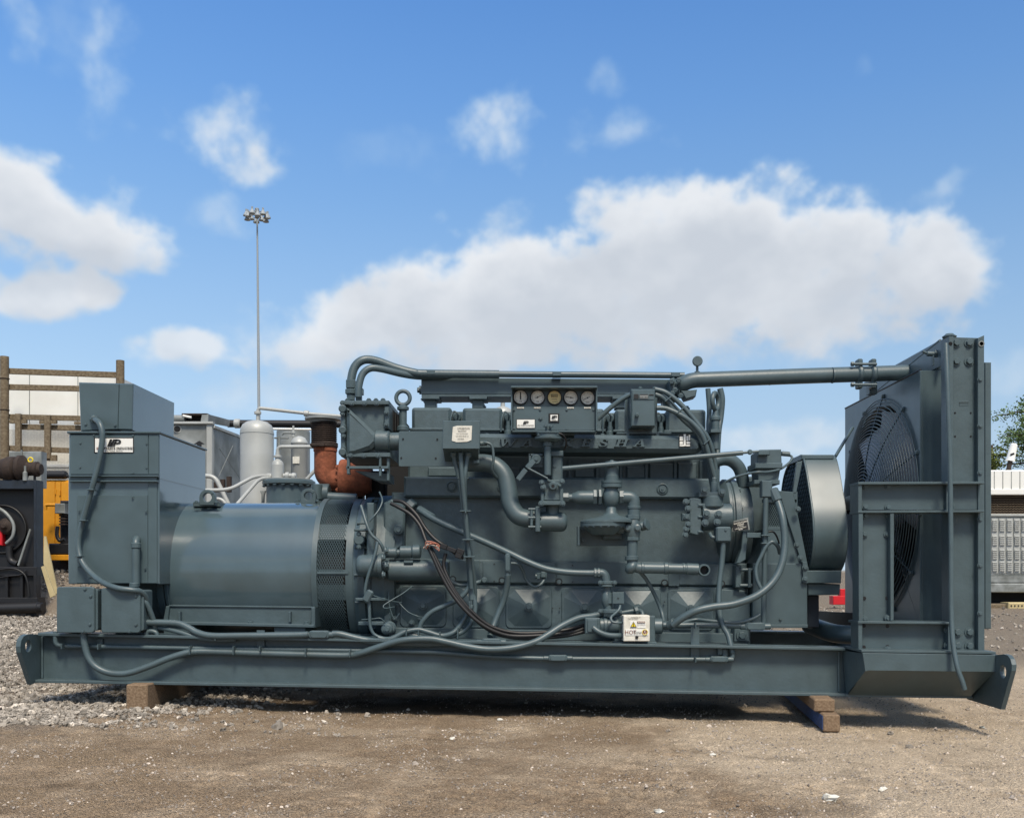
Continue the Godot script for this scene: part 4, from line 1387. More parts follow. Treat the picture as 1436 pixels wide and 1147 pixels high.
func make_panel_and_fuel() -> void:
	var X := Vector3(1, 0, 0)
	var Y := Vector3(0, 1, 0)
	var Z := Vector3(0, 0, 1)
	# gauge panel
	var gp := node("gauge_panel", gs, at(777, 605, 5.5))
	rect("panel_face", 719, 545, 835.5, 603, 5.475, 0.02, M.sheet, gp, 0.002)
	rect("lower_cover", 719.5, 570, 835, 603.5, 5.462, 0.014, M.sheet, gp, 0.002)
	var g := G.new()
	addrect(g, 716.5, 541, 838, 543.8, 5.395, 0.16, 0.002)
	addpoly(g, [[716.5, 543.8], [718.6, 543.8], [718.6, 604], [716.5, 604]], 5.43, 0.12, 0.002)
	addpoly(g, [[835.6, 543.8], [838, 543.8], [838, 604], [835.6, 604]], 5.43, 0.12, 0.002)
	addrect(g, 717, 603.5, 837, 606, 5.45, 0.10, 0.002)
	put("panel_hood", g, M.sheet, gp)
	var i := 0
	for x in [730.0, 754.0, 777.5, 800.5, 824.0]:
		var y: float = 557.4 + i * 0.25
		var ga := at(x, y, 5.475)
		put("gauge_rim", G.new().lathe(ga, Z, [Vector2(0.0415, 0), Vector2(0.0415, 0.016), Vector2(0.040, 0.020), Vector2(0.0365, 0.020), Vector2(0.0355, 0.010)], 32, false, false, 0.0, false), M.black, gp)
		put("gauge_dial", G.new().cyl(ga, ga + Z * 0.011, 0.036, 32), M.amber if i == 2 else M.cream, gp)
		if i != 2:
			g = G.new()
			for k in 25:
				var a := deg_to_rad(-225.0 + 270.0 * k / 24.0)
				var l := 0.004 if k % 4 else 0.008
				var dir := Vector3(cos(a), -sin(a), 0)
				g.box(ga + Z * 0.0118 + dir * (0.032 - l * 0.5), Vector3(l, 0.0011, 0.0008), 0.0, Basis(Z, -a))
			put("dial_scale", g, M.black, gp)
			var an: float = [90.0, 25.0, 0.0, 170.0, 205.0][i]
			var dir2 := Vector3(cos(deg_to_rad(an)), sin(deg_to_rad(an)), 0)
			g = G.new().box(ga + Z * 0.013 + dir2 * 0.007, Vector3(0.042, 0.0026 if i != 0 else 0.006, 0.001), 0.0, Basis(Z, deg_to_rad(an)))
			g.cyl(ga + Z * 0.012, ga + Z * 0.015, 0.004, 12)
			put("dial_needle", g, M.black, gp)
			words("dial_lettering", "PSI" if i < 3 else "TEMP", 0.007, x, y + 5.5, 5.4625, M.black, gp, 0.0005)
		else:
			g = G.new()
			addrect(g, x - 4.5, y - 5, x + 4.5, y - 1, 5.4632, 0.002, 0.0)
			put("hour_window", g, M.burnt, gp)
			rect("hour_digits", x - 4, y - 4.4, x + 4, y - 1.6, 5.4608, 0.002, M.amber, gp, 0.0)
			words("dial_lettering", "00000", 0.009, x, y - 3.0, 5.4585, M.black, gp, 0.0005)
			words("dial_lettering", "HOURS", 0.007, x, y + 1.8, 5.4630, M.black, gp, 0.0005)
			words("dial_lettering", "QUARTZ", 0.006, x + 1, y + 5.4, 5.4630, M.black, gp, 0.0005)
		i += 1
	for p in [[730, "OIL PRESS"], [753.5, "WATER TEMP"], [800, "VACUUM"], [824, "OIL TEMP"]]:
		rect("gauge_label", p[0] - 4.8, 570.8, p[0] + 4.8, 572.8, 5.459, 0.003, M.cream, gp, 0.0)
		words("label_lettering", p[1], 0.0045, p[0], 571.8, 5.4555, M.black, gp, 0.0004)
	for p in [[721, 574.5], [757.5, 574.5], [795, 574.5], [832.5, 574.5], [758, 586.5], [721, 600.5], [795, 601.5], [832, 602]]: bolt(gp, at(p[0], p[1], 5.460), 0.0055 if p[1] != 586.5 else 0.009, Z, null, "screw")
	rect("nameplate_border", 724, 587.6, 750.6, 600.6, 5.459, 0.004, M.black, gp, 0.001)
	rect("nameplate", 724.9, 588.4, 749.8, 599.9, 5.4555, 0.003, M.white, gp, 0.0)
	logo(gp, 733.2, 594.5, 5.4515, 4.2)
	words("lettering", "MID PEARCE INDUSTRIES", 0.0055, 737.4, 596.5, 5.4515, M.black, gp, 0.0005, 0.2, "Droid Sans", 1.0, true)
	rect("plaque", 769.3, 579.6, 784.4, 592.8, 5.457, 0.006, M.black, gp, 0.002)
	rect("plaque_face", 772, 581.6, 782.2, 590, 5.4525, 0.003, M.white, gp, 0.0)
	logo(gp, 773.2, 586.8, 5.4485, 4.2)
	words("lettering", "PEARCE", 0.005, 777, 588.7, 5.4485, M.black, gp, 0.0005, 0.2, "Droid Sans", 1.0, true)
	g = G.new()
	addpoly(g, [[745, 606.5], [760, 604.5], [800, 604.5], [806, 609], [806, 610.5], [745, 609]], 5.52, 0.1, 0.002)
	put("panel_bracket", g, M.paint, gp)
	# ignition control box right of the panel
	var ib := node("ignition_box", gs, at(900, 600, 5.6))
	rect("back_plate", 876.5, 551, 922, 607, 5.62, 0.02, M.sheet, ib, 0.002)
	rect("back_plate", 865, 606, 942, 608.5, 5.60, 0.08, M.sheet, ib, 0.001)
	g = G.new()
	addrect(g, 885, 545.5, 919, 598, 5.49, 0.13, 0.004)
	put("box_body", g, M.sheet, ib)
	rect("box_door", 886.5, 547, 918, 597, 5.483, 0.008, M.sheet, ib, 0.002)
	rect("makers_strip", 888, 551.8, 917.2, 560.3, 5.479, 0.004, M.paint, ib, 0.001)
	rect("strip_patch", 889.2, 552.6, 895.6, 558.8, 5.4755, 0.003, M.black, ib, 0.0)
	rect("strip_patch", 897.5, 552.8, 909, 554.2, 5.4755, 0.003, M.black, ib, 0.0)
	rect("strip_patch", 910.8, 552.8, 917, 554.2, 5.4755, 0.003, M.black, ib, 0.0)
	rect("strip_patch", 897.5, 554.4, 909, 558.6, 5.4755, 0.003, M.galv, ib, 0.0)
	words("lettering", "CONTROL", 0.009, 903, 556.5, 5.4715, M.black, ib, 0.0005, 0.0, "Droid Sans", 1.0, true)
	put("door_knob", G.new().cyl(at(893.5, 582, 5.485), at(893.5, 582, 5.45), 0.011, 16, 0.003), M.paint, ib)
	for p in [[898, 544.5], [918, 544.5]]: bolt(ib, at(p[0], p[1], 5.54), 0.009, Y)
	hose("ignition_conduit", [[885, 553, 5.53], [872, 560, 5.54], [856, 572, 5.55], [838, 588, 5.56]], 0.014, M.paint, ib)
	for q in [[[919, 546, 5.53], [935, 551, 5.52], [955, 567, 5.52], [975, 590, 5.52], [993, 615, 5.52], [1002, 645, 5.54], [1005, 680, 5.56]],
		[[919, 550, 5.55], [935, 560, 5.56], [950, 575, 5.57], [968, 593, 5.57], [985, 617, 5.57], [993, 650, 5.58], [1000, 685, 5.58]],
		[[919, 553, 5.53], [930, 558, 5.53], [942, 572, 5.54], [960, 590, 5.55], [978, 608, 5.55], [992, 640, 5.55], [1002, 680, 5.56]],
		[[921, 572, 5.50], [935, 573, 5.50], [955, 582, 5.49], [972, 594, 5.49], [985, 610, 5.49], [992, 630, 5.50], [1000, 660, 5.52], [1008, 690, 5.54]]]:
		hose("ignition_conduit", q, 0.014, M.paint, ib)
	for p in [[937, 560], [953, 577], [991, 620]]: put("cable_tie", G.new().box(at(p[0], p[1], 5.50), Vector3(0.05, 0.008, 0.05), 0.003, Basis(Z, 0.7)), M.paint, ib)
	# governor valve stack
	var vs := node("throttle_valve", gs, at(775, 745, 5.45))
	var d := 5.40
	g = G.new()
	g.lathe(at(769, 620, d), Y, [Vector2(0.040, 0.0), Vector2(0.072, 0.012), Vector2(0.074, 0.018), Vector2(0.074, 0.026), Vector2(0.060, 0.028), Vector2(0.060, 0.042), Vector2(0.066, 0.044), Vector2(0.066, 0.050), Vector2(0.030, 0.056), Vector2(0.018, 0.062), Vector2(0.018, 0.090)], 32)
	put("diaphragm_head", g, M.cast, vs)
	for p in [[756, 610], [781, 610], [765, 598], [773, 598.5]]: bolt(vs, at(p[0], p[1], d - 0.03), 0.009, Y)
	g = G.new()
	g.lathe(at(768, 666.5, d), Y, [Vector2(0.0185, 0), Vector2(0.0195, 0.004), Vector2(0.0195, 0.13), Vector2(0.0185, 0.132), Vector2(0.0195, 0.134), Vector2(0.0195, 0.155), Vector2(0.026, 0.157), Vector2(0.026, 0.178)], 28)
	put("spring_tube", g, M.paint, vs)
	g = G.new()
	addrect(g, 774, 637, 789, 676, d + 0.06, 0.12, 0.008)
	addrect(g, 772, 632, 790, 640, d + 0.045, 0.14, 0.005)
	put("governor_arm_housing", g, M.cast, vs)
	put("cast_mark", G.new().lathe(at(778, 653, d + 0.06), Z, [Vector2(0.010, 0), Vector2(0.010, 0.005)], 14), M.cast, vs)
	g = G.new()
	addpoly(g, [[761, 673], [789, 672], [789, 678], [786, 682], [789, 690], [789, 703], [761, 703], [763, 690], [760, 680]], d + 0.02, 0.13, 0.008)
	addrect(g, 758, 702.5, 791, 708.5, d, 0.17, 0.004)
	addrect(g, 758.5, 691, 763, 703, d + 0.01, 0.14, 0.004)
	addrect(g, 785, 684, 790, 703, d + 0.01, 0.14, 0.004)
	put("valve_body", g, M.cast, vs)
	for p in [[760, 676], [788, 675], [759, 706], [789, 706], [762, 683]]: bolt(vs, at(p[0], p[1], d - 0.004), 0.011)
	g = G.new()
	g.cyl(at(775.5, 681.5, d + 0.02), at(775.5, 681.5, d - 0.02), 0.022, 20, 0.004)
	put("crank_boss", g, M.paint, vs)
	put("crank_hole", G.new().cyl(at(775.5, 681.5, d - 0.018), at(775.5, 681.5, d - 0.0215), 0.009, 14), M.black, vs)
	put("crank_arm", G.new().box(at(777, 677, d - 0.005), Vector3(0.085, 0.014, 0.01), 0.003, Basis(Z, -0.42)), M.paint, vs)
	put("lever_bracket", addrect(addrect(G.new(), 741.5, 636, 745, 657, d + 0.04, 0.03, 0.002), 742, 636, 761, 639.5, d + 0.04, 0.03, 0.002), M.paint, vs)
	rect("lever_plate", 744, 640, 761, 655, d + 0.05, 0.012, M.paint, vs, 0.001)
	g = G.new().cyl(at(752, 644, d + 0.02), at(752, 644, d - 0.005), px(6.8, d), 24, 0.003)
	put("lever_disc", g, M.paint, vs)
	bolt(vs, at(752, 644, d - 0.005), 0.008)
	g = G.new()
	bar(g, at(749, 646, d - 0.008), at(739, 657, d - 0.008), 0.030, 0.012)
	bar(g, at(737.5, 658.5, d - 0.008), at(726, 673, d - 0.008), 0.028, 0.018)
	put("lever", g, M.paint, vs)
	put("link_rod", G.new().tube(pts([[741, 657, d - 0.02], [768, 671, d - 0.02]]), 0.0055, 8), M.paint, vs)
	hose("sense_tube", [[778, 607, d - 0.03], [788, 609, d - 0.03], [793, 615, d - 0.02], [794, 624, d], [791, 631, d + 0.02]], 0.0045, M.black, vs, 8)
	g = G.new()
	g.cyl(at(775, 724, d + 0.09), at(775, 706, d + 0.09), px(9.5, d), 28)
	g.lathe(at(757, 732, d + 0.09), X, [Vector2(0.054, 0), Vector2(0.054, 0.115), Vector2(0.050, 0.135), Vector2(0.036, 0.147), Vector2(0.018, 0.152)], 32, false, true)
	put("mixer_tee", g, M.paint, vs)
	g = G.new()
	addpoly(g, rrect(751, 710, 757.5, 746, 1.5), d + 0.02, 0.16, 0.004)
	addpoly(g, rrect(743.5, 712, 747.5, 741, 1.5), d + 0.03, 0.14, 0.004)
	put("tee_flange", g, M.cast, vs)
	for y in [714.0, 726.0, 739.0]:
		for z in [0.02]: put("flange_stud", G.new().cyl(at(741, y, d + 0.035), at(759, y, d + 0.035), 0.007, 8), M.paint, vs)
	hose("gas_pipe", [[750, 727, d + 0.10], [738, 727, d + 0.10], [725, 722, d + 0.10], [716, 707, d + 0.11], [713, 687, d + 0.12], [708, 668, d + 0.13], [697, 655, d + 0.14], [684, 650, d + 0.15], [668, 649, d + 0.16], [640, 649, d + 0.18]], px(12.5, 5.5), M.paint, vs, 24)
	put("throttle_rod", G.new().tube(pts([[789, 657, 5.40], [1042, 635, 5.36]]), px(3.4, 5.38), 12), M.paint, vs)
	put("rod_end", G.new().tube(pts([[1040, 635.2, 5.36], [1064, 633, 5.36]]), 0.007, 8), M.paint, vs)
	bolt(vs, at(1052, 634, 5.355), 0.010)
	# gas regulator and supply pipe
	var rg := node("gas_regulator", gs, at(858, 765, 5.5))
	d = 5.44
	g = G.new()
	g.lathe(at(858, 684, d), Y, [Vector2(0.056, 0), Vector2(0.057, 0.002), Vector2(0.057, 0.017), Vector2(0.054, 0.019), Vector2(0.054, 0.021), Vector2(0.057, 0.023), Vector2(0.057, 0.037), Vector2(0.039, 0.040), Vector2(0.039, 0.066), Vector2(0.0375, 0.068), Vector2(0.0375, 0.135), Vector2(0.033, 0.142), Vector2(0.010, 0.146), Vector2(0.010, 0.152)], 32)
	put("spring_case", g, M.paint, rg)
	g = G.new()
	g.lathe(at(857, 712, d), Y, [Vector2(0.020, 0), Vector2(0.036, 0.014), Vector2(0.045, 0.035), Vector2(0.048, 0.055), Vector2(0.045, 0.075), Vector2(0.036, 0.10), Vector2(0.036, 0.112)], 32, false, true)
	g.lathe(at(857, 733, d), Y, [Vector2(0.118, 0.0), Vector2(0.118, 0.012), Vector2(0.088, 0.028), Vector2(0.045, 0.040), Vector2(0.032, 0.055), Vector2(0.026, 0.095)], 32, false, true)
	put("valve_body", g, M.cast, rg)
	g = G.new()
	g.lathe(at(846, 737, d), Y, [Vector2(0.06, -0.05), Vector2(0.10, -0.02), Vector2(0.125, -0.006), Vector2(0.125, 0.008), Vector2(0.122, 0.010), Vector2(0.125, 0.012), Vector2(0.125, 0.022), Vector2(0.10, 0.032), Vector2(0.05, 0.044)], 40)
	put("diaphragm_case", g, M.cast, rg)
	for j in 9:
		var a := TAU * j / 18.0
		bolt(rg, at(846, 737, d) + Vector3(cos(a) * 0.113, -0.008, sin(a) * 0.113), 0.008, Vector3(0, -1, 0))
	rect("bracket_flange", 810, 738, 813.5, 765, 5.46, 0.10, M.paint, rg, 0.002)
	rect("bracket_back", 812, 739, 880, 765.5, 5.57, 0.012, M.paint, rg, 0.002)
	rect("bracket_stub", 846, 746, 874, 756, 5.50, 0.06, M.cast, rg, 0.006)
	for p in [[818, 744], [818, 758]]: bolt(rg, at(p[0], p[1], 5.566), 0.013)
	g = G.new()
	g.cyl(at(868, 697, d), at(875, 697, d), px(9.5, d), 6, 0.003, true)
	g.cyl(at(837, 697, d), at(831.5, 697, d), px(11, d), 6, 0.003, true)
	g.cyl(at(843.5, 697, d), at(839, 697, d), px(11.5, d), 6, 0.003, true)
	g.cyl(at(789, 697.5, d), at(798, 697.5, d), px(6.5, d), 6, 0.003, true)
	g.cyl(at(798, 697.5, d), at(810, 697.5, d), px(5, d), 18)
	put("pipe_nuts", g, M.paint, rg)
	g = G.new()
	g.lathe(at(802, 697.5, d), X, [Vector2(0.020, 0), Vector2(0.026, 0.012), Vector2(0.034, 0.03), Vector2(0.036, 0.045), Vector2(0.036, 0.12)], 28, false, true)
	put("reducer", g, M.paint, rg)
	pipe("supply_pipe", [[873, 697, d], [889, 697.5, d], [889, 730, d]], px(8.8, d), 0.06, M.paint, rg, 24)
	g = G.new()
	g.cyl(at(889, 709.5, d), at(889, 714, d), px(9.8, d), 24, 0.003)
	g.cyl(at(888, 722, d), at(888, 729, d), px(10.5, d), 8, 0.003, true)
	g.cyl(at(887, 753, d), at(887, 758.5, d), px(10.5, d), 8, 0.003, true)
	g.cyl(at(886, 779.5, d), at(886, 786, d), px(9.6, d), 24, 0.003)
	g.cyl(at(899, 796.5, d), at(903, 796.5, d), px(8.4, d), 24, 0.003)
	g.cyl(at(931, 797, d), at(937, 797, d), px(8.6, d), 24, 0.003)
	g.cyl(at(957, 797.5, d), at(961, 797.5, d), px(8.0, d), 24, 0.003)
	put("pipe_coupling", g, M.paint, rg)
	g = G.new()
	g.lathe(at(887.5, 754, d), Y, [Vector2(0.036, 0), Vector2(0.042, 0.02), Vector2(0.042, 0.075), Vector2(0.036, 0.095)], 28, false, true)
	g.cyl(at(876, 741, d), at(866, 740, d), 0.030, 18, 0.006)
	g.cyl(at(898, 739, d), at(907, 736, d), 0.026, 18, 0.004)
	put("strainer_body", g, M.cast, rg)
	g = G.new().lathe(at(903, 737, d - 0.01), Vector3(0.8, 0.25, 0.5), [Vector2(0.014, 0), Vector2(0.032, 0.016), Vector2(0.032, 0.024), Vector2(0.024, 0.026)], 20)
	put("valve_cap", g, M.paint, rg)
	for p in [[880, 740.5], [893.5, 740.5]]:
		put("port_plug", G.new().lathe(at(p[0], p[1], d - 0.03), Z, [Vector2(0.020, 0), Vector2(0.020, 0.014), Vector2(0.012, 0.018), Vector2(0.012, 0.026)], 18), M.paint, rg)
	pipe("supply_pipe", [[887, 752, d], [886.5, 796.5, d], [972, 798, d]], px(7.4, d), 0.045, M.paint, rg, 24)
	g = G.new()
	g.lathe(at(885.5, 795.5, d) + Vector3(0, 0, 0), Vector3(1, -1, 0).normalized(), [Vector2(0.02, -0.03), Vector2(0.040, -0.01), Vector2(0.040, 0.01), Vector2(0.02, 0.03)], 24, false, true)
	put("elbow", g, M.paint, rg)
	g = G.new()
	g.lathe(at(985, 799.5, d + 0.04), Z, [Vector2(0.020, 0), Vector2(0.033, 0.02), Vector2(0.033, 0.068), Vector2(0.031, 0.072), Vector2(0.024, 0.072), Vector2(0.024, 0.01)], 28, false, false, 0.0, false)
	g.cyl(at(962, 797.8, d), at(980, 798.5, d), px(8.2, d), 24, 0.004)
	put("open_elbow", g, M.paint, rg)
	put("open_bore", G.new().cyl(at(985, 799.5, d + 0.03), at(985, 799.5, d + 0.02), 0.024, 20), M.black, rg)
	hose("vent_tube", [[897, 801, d + 0.02], [908, 815, d + 0.06], [920, 838, d + 0.1], [928, 858, d + 0.1], [931, 872, d + 0.06]], 0.011, M.paint, rg)
	# right side accessories: water pump, drive housing, actuator
	var wp := node("water_pump", gs, at(995, 755, 5.6))
	d = 5.50
	g = G.new()
	addpoly(g, [[967, 699], [972, 698], [984, 699], [985, 748], [978, 751], [967, 748]], d, 0.09, 0.006)
	put("pump_cover", g, M.cast, wp)
	for r in [[959.5, 701, 968, 706], [963, 711, 970, 715], [957, 720, 968, 730], [963, 733, 970, 737], [960, 739, 969, 744], [979, 706, 987, 711], [979, 723, 987, 727], [979, 744, 987, 748]]:
		rect("cover_lug", r[0], r[1], r[2], r[3], d - 0.01, 0.05, M.cast, wp, 0.008)
	for p in [[962, 703.5], [965, 713], [963, 725], [965, 735], [962, 742], [961, 750]]: bolt(wp, at(p[0], p[1], d - 0.012), 0.012)
	g = G.new()
	g.cyl(at(983, 725, d + 0.06), at(1026, 725, d + 0.06), px(19, d), 28, 0.008)
	addpoly(g, [[984, 706], [1016, 706], [1010, 715], [986, 715]], d, 0.1, 0.004)
	g.lathe(at(999, 712, d + 0.04), Y, [Vector2(0.058, 0), Vector2(0.062, 0.006), Vector2(0.062, 0.055), Vector2(0.050, 0.065)], 28)
	addrect(g, 981, 690, 1016, 697, d - 0.01, 0.12, 0.005)
	put("pump_body", g, M.cast, wp)
	for p in [[991, 720.5], [1008, 721], [989, 733], [1006, 732], [988, 687], [1013, 690]]: bolt(wp, at(p[0], p[1], d - 0.02), 0.014)
	g = G.new()
	g.lathe(at(1001, 696, d + 0.02), Vector3(0.04, 1, 0), [Vector2(0.021, 0), Vector2(0.019, 0.075), Vector2(0.015, 0.078), Vector2(0.015, 0.098), Vector2(0.010, 0.105)], 18)
	put("grease_fitting", g, M.paint, wp)
	var gh := node("gear_housing", gs, at(1042, 790, 5.8))
	var C := Vector3(1.20, hy(735, 5.86), -5.86)
	g = G.new()
	g.lathe(C + X * -0.075, X, [Vector2(0.12, -0.05), Vector2(0.215, -0.03), Vector2(0.25, 0.0), Vector2(0.262, 0.012), Vector2(0.262, 0.028), Vector2(0.252, 0.034), Vector2(0.252, 0.040), Vector2(0.262, 0.046), Vector2(0.262, 0.075), Vector2(0.24, 0.082), Vector2(0.24, 0.145), Vector2(0.20, 0.155)], 56)
	put("housing_drum", g, M.cast, gh)
	for an in [40.0, 70.0, 100.0, 125.0]:
		var a := deg_to_rad(an)
		bolt(gh, C + X * 0.0 + Vector3(0, cos(a), sin(a)) * 0.245, 0.012, Vector3(0, cos(a), sin(a)))
	g = G.new()
	addpoly(g, [[1042, 745], [1050, 745], [1046, 785], [1038, 790], [1033, 790], [1040, 770]], 5.56, 0.06, 0.004)
	put("housing_bracket", g, M.paint, gh)
	slab("rating_plate", [[1026, 731.5], [1049.5, 725.5], [1052, 743], [1027.5, 746]], 5.545, 0.006, M.galv, gh, 0.001)
	slab("plate_face", [[1027.5, 732.8], [1047.6, 728.5], [1050, 741.8], [1029, 744.6]], 5.541, 0.004, M.black, gh, 0.0)
	for q in [["MASTER POWER", 732.8, 0.008], ["ENGINE", 735.5, 0.008], ["L-3 4/4/4", 738, 0.006], ["CHECK OIL DAILY", 740.5, 0.006], ["SERIES", 742.4, 0.006]]:
		var w := words("lettering", q[0], q[2], 1039, q[1], 5.5365, M.cream, gh, 0.0005, 0.0, "Droid Sans", 0.95, true)
		w.basis = Basis(Z, 0.22) * w.basis
	hose("breather_hose", [[1000, 648, 5.70], [1014, 644, 5.72], [1026, 646, 5.73], [1036, 655, 5.74], [1041, 668, 5.75], [1043, 682, 5.76]], px(9, 5.7), M.paint, gh, 18)
	var ga2 := node("governor_actuator", gs, at(1080, 675, 5.7))
	g = G.new()
	addpoly(g, [[1062, 634], [1066, 630.5], [1096, 630], [1097, 652], [1062, 652]], 5.55, 0.16, 0.005)
	addrect(g, 1059.5, 649, 1098, 657, 5.53, 0.2, 0.004)
	addpoly(g, [[1062, 657], [1095, 657], [1092, 674], [1064, 674]], 5.56, 0.15, 0.004)
	addrect(g, 1058, 673, 1094, 679, 5.54, 0.2, 0.003)
	put("actuator_body", g, M.paint, ga2)
	rect("actuator_lever", 1064, 631.5, 1080, 638, 5.50, 0.04, M.paint, ga2, 0.003)
	put("actuator_plug", G.new().cyl(at(1096, 636, 5.60), at(1108, 637, 5.60), 0.014, 14, 0.003), M.paint, ga2)
	hose("actuator_lead", [[1106, 638, 5.60], [1111, 641, 5.60], [1108, 648, 5.58], [1094, 658, 5.54], [1076, 662, 5.50], [1064, 662, 5.48], [1050, 664, 5.50], [1032, 669, 5.52], [1018, 676, 5.55]], 0.007, M.paint, ga2, 8)
	rect("junction_box", 1069, 674, 1083.5, 697, 5.46, 0.06, M.paint, ga2, 0.004)
	put("riser_conduit", G.new().cyl(at(1074.5, 698, 5.48), at(1071, 876, 5.48), px(3.8, 5.48), 16), M.paint, ga2)
	for p in [[1073, 751], [1073, 762]]: put("cable_tie", G.new().box(at(p[0], p[1], 5.47), Vector3(0.045, 0.007, 0.04), 0.002), M.paint, ga2)
	rect("riser_bracket", 1048, 747, 1068, 754, 5.50, 0.02, M.paint, ga2, 0.002)
	var sb := node("sensor_box", gs, at(1015, 760, 5.5))
	slab("box_body", rrect(1005, 738.5, 1026, 760, 3.0), 5.44, 0.08, M.paint, sb, 0.008)
	bolt(sb, at(1018, 743.5, 5.438), 0.005, Z, null, "screw")
	hose("box_elbow", [[1005, 754, 5.48], [999, 753, 5.48], [996, 748, 5.50]], 0.011, M.paint, sb)
	put("cable_gland", G.new().cyl(at(1014.5, 760, 5.47), at(1014.5, 767, 5.47), 0.015, 14, 0.003), M.paint, sb)
	hose("flexible_conduit", [[1014.5, 766, 5.47], [1012.5, 790, 5.47], [1009, 820, 5.46], [1008.5, 850, 5.44], [1013, 875, 5.42], [1021, 890, 5.40], [1025, 905, 5.38], [1028, 916, 5.37]], 0.015, M.paint, sb)
	# top right: bulb on a stem, standing pipes
	g = G.new()
	g.lathe(at(978, 507, 5.86), Z, [Vector2(0.029, 0), Vector2(0.030, 0.004), Vector2(0.030, 0.014), Vector2(0.026, 0.018)], 28)
	put("thermometer_head", g, M.paint, gs)
	put("thermometer_stem", G.new().lathe(at(978, 526, 5.87), Y, [Vector2(0.016, 0), Vector2(0.016, 0.02), Vector2(0.008, 0.022), Vector2(0.008, 0.06)], 12), M.paint, gs)
	hose("riser_hose", [[993, 545, 5.76], [995, 575, 5.76], [994, 600, 5.75], [997, 630, 5.72], [1000, 665, 5.70]], px(3.6, 5.7), M.paint, gs)
	hose("riser_hose", [[1010, 545, 5.80], [1013, 560, 5.80], [1011, 585, 5.80], [1008, 605, 5.78], [1006, 640, 5.74], [1005, 690, 5.68]], px(4.2, 5.8), M.paint, gs)
	rect("hose_clamp", 997, 602, 1012, 606.5, 5.62, 0.2, M.paint, gs, 0.002)

static func bar(g: G, a: Vector3, b: Vector3, w: float, t: float) -> G:
	var dir := (b - a).normalized()
	var bs := Basis(dir, Vector3(0, 0, 1).cross(dir), Vector3(0, 0, 1))
	return g.box((a + b) * 0.5, Vector3(a.distance_to(b), w, t), 0.003, bs)

